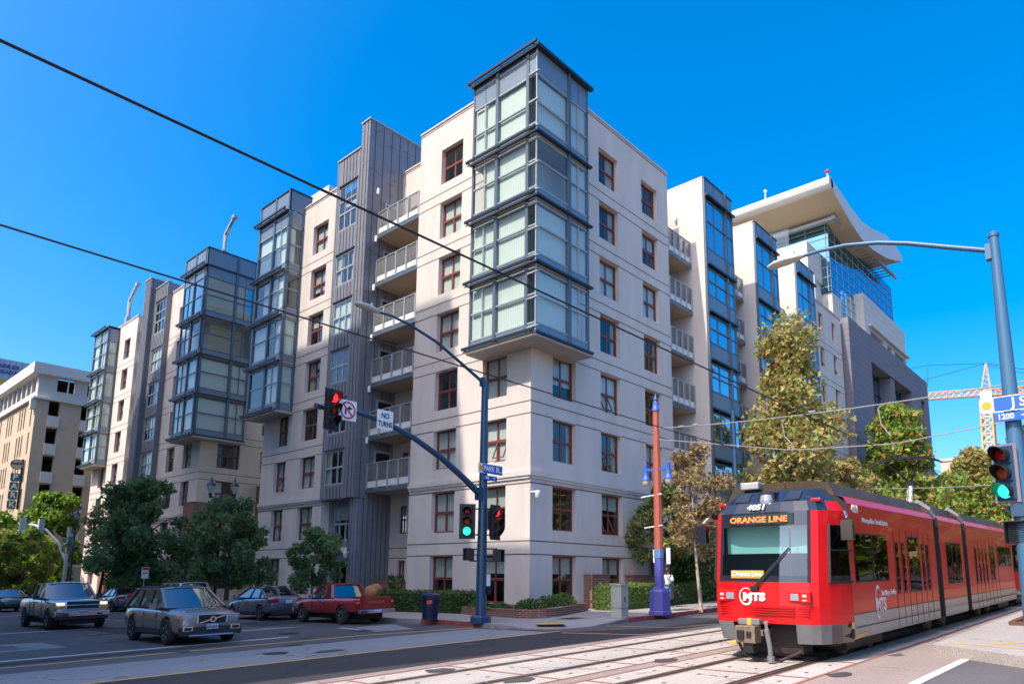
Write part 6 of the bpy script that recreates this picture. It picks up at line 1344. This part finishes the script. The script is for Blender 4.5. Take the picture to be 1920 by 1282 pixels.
# ------------------------------------------------------------------ vegetation
def leafmat(name, c, tr=.3): return mat(name, c, .6, var=.25, vscale=1.2, tr=tr, spec=.3)
BARK = mat('bark', (.10, .075, .055), .9, var=.3, vscale=6, bump=.5, bscale=12); BARKP = mat('pale_bark', (.42, .33, .24), .8, var=.2, vscale=8, bump=.3, bscale=15)
DG = [leafmat('dark_leaf', (.12, .20, .09), .4), leafmat('mid_leaf', (.18, .28, .10), .4), leafmat('deep_leaf', (.08, .14, .065), .4)]
BG_ = [leafmat('bright_leaf', (.16, .26, .025)), leafmat('lime_leaf', (.24, .34, .04)), leafmat('dark_green_leaf', (.06, .12, .02))]  # third tone is a darker green, mixed in at random
YG = [leafmat('olive_leaf', (.30, .28, .09)), leafmat('gold_leaf', (.46, .37, .15)), leafmat('green_leaf', (.20, .28, .07)), leafmat('amber_leaf', (.38, .22, .08))]
GG = [leafmat('fresh_leaf', (.17, .27, .04)), leafmat('yellow_green_leaf', (.32, .34, .07)), leafmat('mid_green_leaf', (.10, .17, .03)), leafmat('rust_leaf', (.34, .20, .05))]
DRY = [leafmat('tan_leaf', (.34, .24, .12)), leafmat('straw_leaf', (.44, .35, .20)), leafmat('brown_leaf', (.20, .12, .05)), leafmat('olive_dry_leaf', (.20, .17, .06))]
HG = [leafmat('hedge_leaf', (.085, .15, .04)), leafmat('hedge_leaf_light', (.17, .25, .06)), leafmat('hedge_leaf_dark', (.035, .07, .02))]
def leaves(mb, c, n, size, rg, nm, up_=.3):
    """one many-pointed leaf cluster = two crossing star-ish quads"""
    for _ in range(n):
        a = Vector((rg.gauss(0, 1), rg.gauss(0, 1), rg.gauss(0, 1)+up_)).normalized(); q = a.to_track_quat('Z', 'Y'); s = size*rg.uniform(.6, 1.25); r0 = rg.uniform(0, 6.28)
        m = rg.randrange(nm) if rg.random() < .75 else 0
        pts = []
        for k in range(6):
            rr = s*(1 if k % 2 == 0 else .48)*rg.uniform(.85, 1.1); t = r0+k*math.pi/3; pts.append(c+q @ Vector((rr*math.cos(t), rr*math.sin(t), rg.uniform(-.12, .12)*s)))
        mb.poly(pts, m)
def tree(name, label, x, y, h, rx, zc0, mats, n, size, seed, trunk_r=.13, bark=None, lean=(0, 0), group=None, z0=None, shape='round', gaps=.35, cat='tree', twigs=True, clump=.42):
    """crown from limb tips: clumps of leaves round branch ends inside an egg-shaped envelope"""
    rg = random.Random(seed); B0 = (gz(x, y)+.15) if z0 is None else z0; t = thing(name, label, cat, (x, y, B0), group=group); bark = bark or BARK
    top = B0+h; base = Vector((x, y, B0)); lx, ly = lean; tb = MB()
    tip = Vector((x+lx, y+ly, top-.15*h)); mid = base.lerp(tip, .5)+Vector((rg.uniform(-.1, .1), rg.uniform(-.1, .1), 0))
    tb.tube([base+Vector((0, 0, -.1)), base+Vector((0, 0, .25)), base.lerp(mid, .5), mid, tip], [trunk_r*1.5, trunk_r*1.1, trunk_r*.9, trunk_r*.6, trunk_r*.12], 8)
    zc = B0+zc0; H = top-zc; lf = MB(); cl = []
    nb = int(clump*100)
    def env(f):
        if shape == 'cone': return rx*(1-f)**1.25*(.55+.45*min(1, f*6))+.25
        if shape == 'spread': return rx*math.sin(math.pi*min(.98, (f*.8+.2)))**.6
        return rx*math.sin(math.pi*(.13+.84*f))**.6
    nl = max(9, int(nb**.5*2.4)); per_l = max(3, nb//nl); ga = rg.uniform(0, 6.28)
    for i in range(nl):
        f = (i+.5)/nl; ga += 2.4+rg.uniform(-.35, .35); L_ = env(f)*rg.choice([.55, .8, 1.0, 1.15, 1.4] if shape == 'cone' else [.7, .9, 1.0, 1.08, 1.22]); z1 = zc+f*H
        z0_ = max(B0+.12*h, z1-L_*rg.uniform(.35, .8)); ax = base.lerp(tip, max(0, min(1, (z0_-B0)/(h*.85)))); s0 = Vector((ax.x, ax.y, z0_))
        e = Vector((ax.x+L_*math.cos(ga), ax.y+L_*math.sin(ga), z1)); m_ = s0.lerp(e, .5)+Vector((0, 0, .10*L_))
        tb.tube([s0, s0.lerp(m_, .6)+Vector((0, 0, .03*L_)), m_, e], [trunk_r*.42, trunk_r*.32, trunk_r*.22, trunk_r*.05], 5)
        for k in range(per_l):
            u = .30+.74*(k+rg.random())/per_l; p = s0.lerp(m_, u*2) if u < .5 else m_.lerp(e, (u-.5)*2); sp = L_*.26*(1.15-u*.5); q = p+Vector((rg.gauss(0, sp), rg.gauss(0, sp), rg.gauss(0, sp*.7)))
            cl.append((q, ax, .75+rg.random()*.5))
            if twigs and rg.random() < .5: tb.tube([p, q], [trunk_r*.12, trunk_r*.04], 3, cap=False)
    for k in range(max(2, nb//14)): cl.append((Vector((tip.x+rg.gauss(0, .12*rx), tip.y+rg.gauss(0, .12*rx), top-rg.random()*.14*h)), tip, .6))
    tb.build('trunk', bark, t, auto=60)
    per = max(1, n//len(cl)); cs = (rx*H*rx)**(1/3)*.17*(.9/max(.4, clump))**.25
    for c, ax, f in cl:
        k = rg.uniform(.6, 1.3)*f; s_ = cs*k
        for _ in range(int(per*k*k*1.1)):
            d = Vector((rg.gauss(0, 1), rg.gauss(0, 1), rg.gauss(0, .75))).normalized()*s_*(rg.random()**.4)
            leaves(lf, c+d+Vector((0, 0, -.1*s_)), 1, size, rg, len(mats))
    o = lf.build('crown', mats, t, rec=False)
    return t
GS = 'street trees along the kerb'
tree('street_tree', 'large dark green tree before the glass corner bay of the west block', 18.9, 53.6, 8.9, 3.1, 1.6, DG, 15000, .17, 11, .16, group=GS, clump=.9)
tree('street_tree', 'round dark green tree behind the silver parked car', 18.8, 39.9, 6.1, 2.35, 1.7, DG, 12000, .13, 12, .13, group=GS, clump=.7)
tree('street_tree', 'small dark green tree behind the red pickup cab', 18.9, 31.0, 4.0, 1.3, 1.5, DG, 6000, .10, 13, .06, group=GS, clump=.5)
tree('street_tree', 'thin leaning tree with sparse brownish leaves left of the large dark tree', 18.0, 59.0, 8.3, 2.3, 2.6, [DG[0], YG[0], DRY[2]], 2600, .17, 14, .13, lean=(.4, -1.2), group=GS, clump=.35)
tree('street_tree', 'broad bright green tree in front of the garage at the left edge', 16.8, 86.0, 7.9, 5.2, 1.8, BG_, 12000, .33, 15, .2, shape='spread', clump=.8)
tree('street_tree', 'bright green tree at the left edge nearest the garage sign', 14.6, 92, 8.2, 5.0, 2.2, BG_, 8000, .33, 19, .2, shape='spread', clump=.6)
tree('street_tree', 'tall bright green tree between the garage and the west block', 19.9, 82.5, 10.6, 3.2, 2.5, BG_, 8000, .30, 16, .2, clump=.6)
tree('street_tree', 'small green tree with orange tips at the far street corner', 15.6, 71, 6.0, 2.8, .6, [GG[0], GG[0], YG[3], DG[1]], 8000, .2, 17, .12, clump=.6)
tree('street_tree', 'small orange tipped tree beside the pale mast arm', 13.6, 74.5, 5.2, 2.0, .6, [GG[2], YG[1], GG[0]], 4500, .18, 18, .1, clump=.5)
tree('street_tree', 'slender pale trunked tree with dry tan leaves beside the catenary pole', 26.96, 14.39, 7.0, 1.25, 2.6, DRY, 4200, .10, 21, .075, bark=BARKP, lean=(.35, .45), clump=.45)
tree('street_tree', 'leafy olive tree growing against the facade behind the dry tree', 30.6, 18.4, 5.8, 1.5, 2.4, [YG[0], DG[1], DG[0]], 6000, .12, 22, .09, clump=.6)
tree('street_tree', 'tall yellowing plane tree rising in front of the blue glass bays', 41.0, 15.6, 15.9, 5.6, 2.4, YG, 13000, .19, 23, .2, shape='cone', clump=.8)
tree('street_tree', 'yellow green tree hiding the foot of the end wall windows', 51.0, 16.5, 9.2, 3.4, 2.6, YG, 9000, .2, 28, .16, clump=.7)
tree('street_tree', 'full green and gold tree in front of the grey stone building', 64.0, 15.6, 14.6, 6.2, 3.0, GG, 24000, .25, 24, .25, clump=1.2, shape='cone')
tree('street_tree', 'gold tinged tree in front of the distant peach building', 97, 15.5, 15.0, 6.2, 2.5, YG, 14000, .36, 25, .25, clump=.9, shape='cone')
tree('street_tree', 'green and gold tree half hidden by the right edge signal pole', 88, 8.0, 15.5, 5.0, 3, GG, 9000, .36, 26, .25, clump=.7)
tree('street_tree', 'low green tree between the grey stone building and the trolley roof', 78, 15.5, 10.0, 5.5, 2.0, GG, 10000, .3, 27, .2, clump=.8)
for i, (x_, y_, h_, r_) in enumerate(((26, -6, 9, 4), (38, -7, 11, 4.5), (50, -6, 10, 4.5), (64, -7, 12, 5), (80, -6, 12, 5), (98, -7, 12, 5))):
    tree('street_tree', ['olive tree on the far right median, first from the camera', 'olive tree on the far right median, second from the camera', 'olive tree on the far right median, third from the camera', 'olive tree on the far right median, fourth from the camera', 'olive tree on the far right median, fifth from the camera', 'olive tree on the far right median, sixth from the camera'][i], x_, y_, h_, r_, 2.2, [GG[0], YG[0], YG[1]], 3500, .4, 50+i, .2, clump=.5, twigs=False, group='trees beyond the right side of the street')
# tall dark clipped bush beside the trolley
def hedge(name, label, poly, h, mats, dens, size, seed, cat='hedge', z=.15, rough=.05):
    rg = random.Random(seed); cx = sum(p[0] for p in poly)/len(poly); cy = sum(p[1] for p in poly)/len(poly); t = thing(name, label, cat, (cx, cy, gz(cx, cy)+z)); n = len(poly)
    b = MB(); sh = lambda p, k: (cx+(p[0]-cx)*k, cy+(p[1]-cy)*k)
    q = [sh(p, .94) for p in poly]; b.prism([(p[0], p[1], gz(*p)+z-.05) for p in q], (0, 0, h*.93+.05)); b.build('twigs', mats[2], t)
    l = MB()
    for i in range(n):
        p, r = poly[i], poly[(i+1) % n]; L = math.hypot(r[0]-p[0], r[1]-p[1])
        for _ in range(int(L*h*dens)):
            f = rg.random(); x = p[0]+(r[0]-p[0])*f; y = p[1]+(r[1]-p[1])*f; leaves(l, Vector((x+rg.gauss(0, rough), y+rg.gauss(0, rough), gz(x, y)+z+rg.random()*h)), 1, size, rg, len(mats))
    A = max(p[0] for p in poly)-min(p[0] for p in poly); Bq = max(p[1] for p in poly)-min(p[1] for p in poly)
    def inside(x, y):
        c = False
        for i in range(n):
            x1, y1 = poly[i]; x2, y2 = poly[(i+1) % n]
            if (y1 > y) != (y2 > y) and x < (x2-x1)*(y-y1)/(y2-y1)+x1: c = not c
        return c
    for _ in range(int(A*Bq*dens)):
        x = min(p[0] for p in poly)+rg.random()*A; y = min(p[1] for p in poly)+rg.random()*Bq
        if inside(x, y): leaves(l, Vector((x, y, gz(x, y)+z+h+rg.gauss(0, rough))), 1, size, rg, len(mats))
    l.build('foliage', mats, t, rec=False); return t
HL = [leafmat('sunlit_hedge_leaf', (.13, .17, .03)), HG[0], HG[1]]
hedge('hedge', 'clipped dark green hedge behind the litter bin', [(20.85, 22.3), (22.1, 22.3), (22.1, 27.8), (20.85, 27.8)], .9, HG, 190, .05, 31)
hedge('hedge', 'clipped hedge between the red pickup and the west end of the facade', [(20.9, 28.8), (22.1, 28.8), (22.1, 33.5), (20.9, 33.5)], .85, HG, 120, .06, 32)
hedge('hedge', 'sunlit yellow green clipped hedge behind the utility cabinet', [(25.1, 17.4), (28.9, 17.3), (28.9, 18.7), (25.3, 18.7)], 1.05, [HL[0], HL[2], HL[1]], 190, .05, 33)
hedge('hedge', 'dark clipped hedge behind the walking man', [(29.2, 17.5), (33.4, 17.7), (33.4, 19.0), (29.2, 18.9)], .95, HG, 170, .05, 34)
hedge('ivy_column', 'tall dark ivy covered column left of the trolley nose', [(33.6, 18.0), (36.8, 18.0), (36.8, 19.6), (33.6, 19.6)], 3.3, HG, 90, .10, 35, cat='bush', rough=.12)
PLN = [(21.5, 24.0), (20.9, 22.4), (20.44, 21.45), (19.95, 20.0), (19.72, 18.87), (19.6, 18.0), (19.75, 17.35), (20.2, 17.08), (20.9, 17.15), (22.2, 17.6), (23.4, 18.1), (25.0, 18.75)]
pl_ = thing('brick_planter', 'low curved red brick planter wall wrapping the building corner', 'planter', (20.5, 18.5, gz(20.5, 18.5)))
b = MB()
for i in range(len(PLN)-1):
    p, q = PLN[i], PLN[i+1]; za, zb_ = gz(*p)+.15, gz(*q)+.15; d = (Vector(q)-Vector(p)).normalized(); nn = Vector((-d.y, d.x))*.22; 
    for (h0, h1, o_) in ((-.1, .26, 0), (.262, .33, .02)):
        a = [(p[0]-nn.x*o_*3, p[1]-nn.y*o_*3), (q[0]-nn.x*o_*3, q[1]-nn.y*o_*3), (q[0]+nn.x, q[1]+nn.y), (p[0]+nn.x, p[1]+nn.y)]
        v = [(x_, y_, (za if k in (0, 3) else zb_)+h0) for k, (x_, y_) in enumerate(a)]+[(x_, y_, (za if k in (0, 3) else zb_)+h1) for k, (x_, y_) in enumerate(a)]; n0 = len(b.v); b.v += v
        for f in ((4, 5, 6, 7), (0, 1, 5, 4), (1, 2, 6, 5), (2, 3, 7, 6), (3, 0, 4, 7)): b.f.append(tuple(n0+k for k in f)); b.m.append(0)
b.build('wall', BRK, pl_)
b = MB(); b.poly([(x_, y_, gz(x_, y_)+.38) for x_, y_ in [(p[0]+.15, p[1]+.12) for p in PLN]+[(25, 19.9), (22.44, 19.9), (22.44, 24)]]); b.build('soil', mat('soil', (.06, .04, .03), .95), pl_, rec=False)
rg = random.Random(5)
for i, (x_, y_, r_, h_, lb) in enumerate(((20.9, 21.3, .55, .35, 'low green shrub at the left end of the curved planter'), (20.3, 19.6, .5, .3, 'low dark shrub in the planter just right of the blue pole'), (20.6, 18.2, .7, .45, 'wide dark shrub in the planter at the building corner'), (21.9, 18.3, .7, .55, 'rounded dark shrub in the planter right of the corner'), (23.3, 18.8, .65, .6, 'pale green flowering shrub at the right end of the planter'))):
    t = thing('shrub', lb, 'shrub', (x_, y_, gz(x_, y_)+.38), group='shrubs in the curved planter'); l = MB(); mm = HG if i < 4 else [HG[1], BG_[0], HG[0]]
    for _ in range(1300):
        d = Vector((rg.gauss(0, 1), rg.gauss(0, 1), abs(rg.gauss(0, 1)))).normalized()*(rg.random()**.35); leaves(l, Vector((x_+d.x*r_, y_+d.y*r_, gz(x_, y_)+.38+d.z*h_)), 1, .05, rg, 3)
    l.build('foliage', mm, t, rec=False); b = MB(); b.tube([(x_, y_, gz(x_, y_)+.2), (x_, y_, gz(x_, y_)+.38+h_*.6)], .03, 5); b.build('stem', BARK, t)
for x_, y_, h_, lb in ((23.6, 30.6, 1.5, 'small potted shrub at the recessed entrance under the balconies'), (22.0, 28.7, 1.5, 'small climbing shrub against the front block edge')):
    tree('shrub', lb, x_, y_, h_, .5, .1, HG, 900, .06, int(x_*7), .03, cat='shrub', clump=.2, z0=gz(x_, y_)+.4)
# ------------------------------------------------------------------ walking man
SKIN = mat('dark_skin', (.09, .045, .028), .6); TEE = mat('white_tee', (.66, .64, .70), .85); JEAN = mat('blue_jeans', (.10, .22, .36), .85, var=.2, vscale=9); CAP = mat('black_cap', (.015, .015, .018), .8); BAGM = mat('dark_bag', (.025, .02, .02), .7); SHOE = mat('brown_shoe', (.20, .12, .08), .7)
def skin_mesh(name, verts, edges, radii, m, parent, root=0, sub=2):
    me = bpy.data.meshes.new(name); me.from_pydata(verts, edges, []); me.materials.append(m); o = bpy.data.objects.new(name, me); COL.objects.link(o)
    sk = o.modifiers.new('skin', 'SKIN'); 
    for v, r in zip(me.skin_vertices[0].data, radii): v.radius = r if isinstance(r, tuple) else (r, r)
    me.skin_vertices[0].data[root].use_root = True; sb = o.modifiers.new('sub', 'SUBSURF'); sb.levels = sb.render_levels = sub
    dg = bpy.context.evaluated_depsgraph_get(); dg.update(); nm = bpy.data.meshes.new_from_object(o.evaluated_get(dg)); o.modifiers.clear(); o.data = nm; nm.name = name; nm.polygons.foreach_set('use_smooth', [True]*len(nm.polygons)); nm.materials.clear(); nm.materials.append(m)
    if parent: o.parent = parent
    return o
hx, hy = 28.92, 17.05; HB = gz(hx, hy)+.155
man = thing('person', 'man in white t-shirt, jeans and black cap walking away with a bag', 'person', (hx, hy, HB), R(-8))
# local: x = walking direction (away, +X), y = left
V = [(0, 0, .95), (0, 0, 1.12), (0, 0, 1.30), (-.01, 0, 1.44), (0, 0, 1.52), (.02, 0, 1.60),
     (0, .09, .90), (.10, .10, .50), (.02, .10, .09), (.16, .10, .035),
     (0, -.09, .90), (.02, -.10, .49), (-.22, -.10, .14), (-.13, -.10, .04),
     (0, .19, 1.42), (.0, .25, 1.17), (.08, .26, .95), (0, -.19, 1.42), (-.04, -.26, 1.17), (.05, -.27, .94)]
E_ = [(0, 1), (1, 2), (2, 3), (3, 4), (4, 5), (0, 6), (6, 7), (7, 8), (8, 9), (0, 10), (10, 11), (11, 12), (12, 13), (3, 14), (14, 15), (15, 16), (3, 17), (17, 18), (18, 19)]
RA = [(.15, .12), (.14, .11), (.16, .12), (.10, .09), .055, .05, .09, .062, .045, .04, .09, .062, .045, .04, .06, .042, .03, .06, .042, .03]
skin_mesh('body', V, E_, RA, SKIN, man)
b = MB(); b.ball((.03, 0, 1.68), (.10, .078, .12), 16); b.ball((.125, 0, 1.665), (.02, .016, .025), 8)
for s_ in (-1, 1): b.ball((.02, s_*.08, 1.665), (.022, .012, .03), 8)
b.build('head', SKIN, man, world=False, smooth=True)
b = MB(); b.ball((.02, 0, 1.72), (.108, .088, .095), 16); b.v = [(x_, y_, max(z_, 1.70)) for x_, y_, z_ in b.v]; b.box(.09, .2, -.06, .06, 1.70, 1.712); b.box(-.092, -.08, -.02, .02, 1.72, 1.75, 1); b.build('cap', [CAP, SIGW], man, world=False, smooth=False)
def hand(s_, wrist):
    w = Vector(wrist); vs = [w, w+Vector((.01, 0, -.05)), w+Vector((.02, 0, -.09))]; es = [(0, 1), (1, 2)]; rs = [.025, (.03, .016), (.034, .014)]
    for k, (dx, ln) in enumerate(((.028, .07), (.01, .08), (-.008, .075), (-.026, .06))):
        i = len(vs); a = w+Vector((.02+dx, 0, -.095)); vs += [a, a+Vector((.004, -s_*.006, -ln*.5)), a+Vector((.0, -s_*.022, -ln))]; es += [(2, i), (i, i+1), (i+1, i+2)]; rs += [.0095, .009, .007]
    i = len(vs); vs += [w+Vector((.05, -s_*.005, -.06)), w+Vector((.062, -s_*.012, -.10))]; es += [(1, i), (i, i+1)]; rs += [.011, .009]
    skin_mesh('hand', [tuple(v) for v in vs], es, rs, SKIN, man, sub=1)
hand(1, (.09, .262, .93)); hand(-1, (.06, -.272, .92))
TS = skin_mesh('t_shirt', [(0, 0, .93), (0, 0, 1.1), (0, 0, 1.3), (-.005, 0, 1.43), (0, .17, 1.41), (0, .25, 1.24), (.01, .26, 1.14), (0, -.17, 1.41), (-.02, -.25, 1.24), (-.02, -.265, 1.14)], [(0, 1), (1, 2), (2, 3), (3, 4), (4, 5), (5, 6), (3, 7), (7, 8), (8, 9)], [(.20, .145), (.185, .135), (.19, .14), (.13, .10), .095, .085, .08, .095, .085, .08], TEE, man)
skin_mesh('jeans', [(0, 0, .95), (0, .09, .86), (.09, .10, .50), (.02, .10, .10), (0, -.09, .86), (.02, -.10, .49), (-.21, -.10, .16)], [(0, 1), (1, 2), (2, 3), (0, 4), (4, 5), (5, 6)], [(.155, .13), .115, .088, .075, .115, .088, .07], JEAN, man)
for s_, p in ((1, (.10, .10, .04)), (-1, (-.15, -.10, .05))): b = MB(); b.ball(p, (.14, .05, .05), 12); b.v = [(a_, c_, max(d_, .005)) for a_, c_, d_ in b.v]; b.build('shoe', SHOE, man, world=False, smooth=True)
b = MB(); b.tube([(-.13, -.02, 1.42), (-.15, -.08, 1.36), (-.15, -.1, 1.25)], .018, 6); b.build('bag_strap', CAP, man, world=False)
b = MB(); M_ = man.matrix_basis; bx_, by_ = hx-.06, hy-.33
b.box(bx_-.2, bx_+.2, by_-.09, by_+.09, HB+.38, HB+.74); b.tube([(bx_-.1, by_, HB+.74), (bx_, by_+.0, HB+.88), (bx_+.1, by_, HB+.74)], .012, 6)
tag(b.build('shoulder_bag', BAGM, bevel=.05), 'dark bag hanging low in the right hand of the walking man', 'bag')
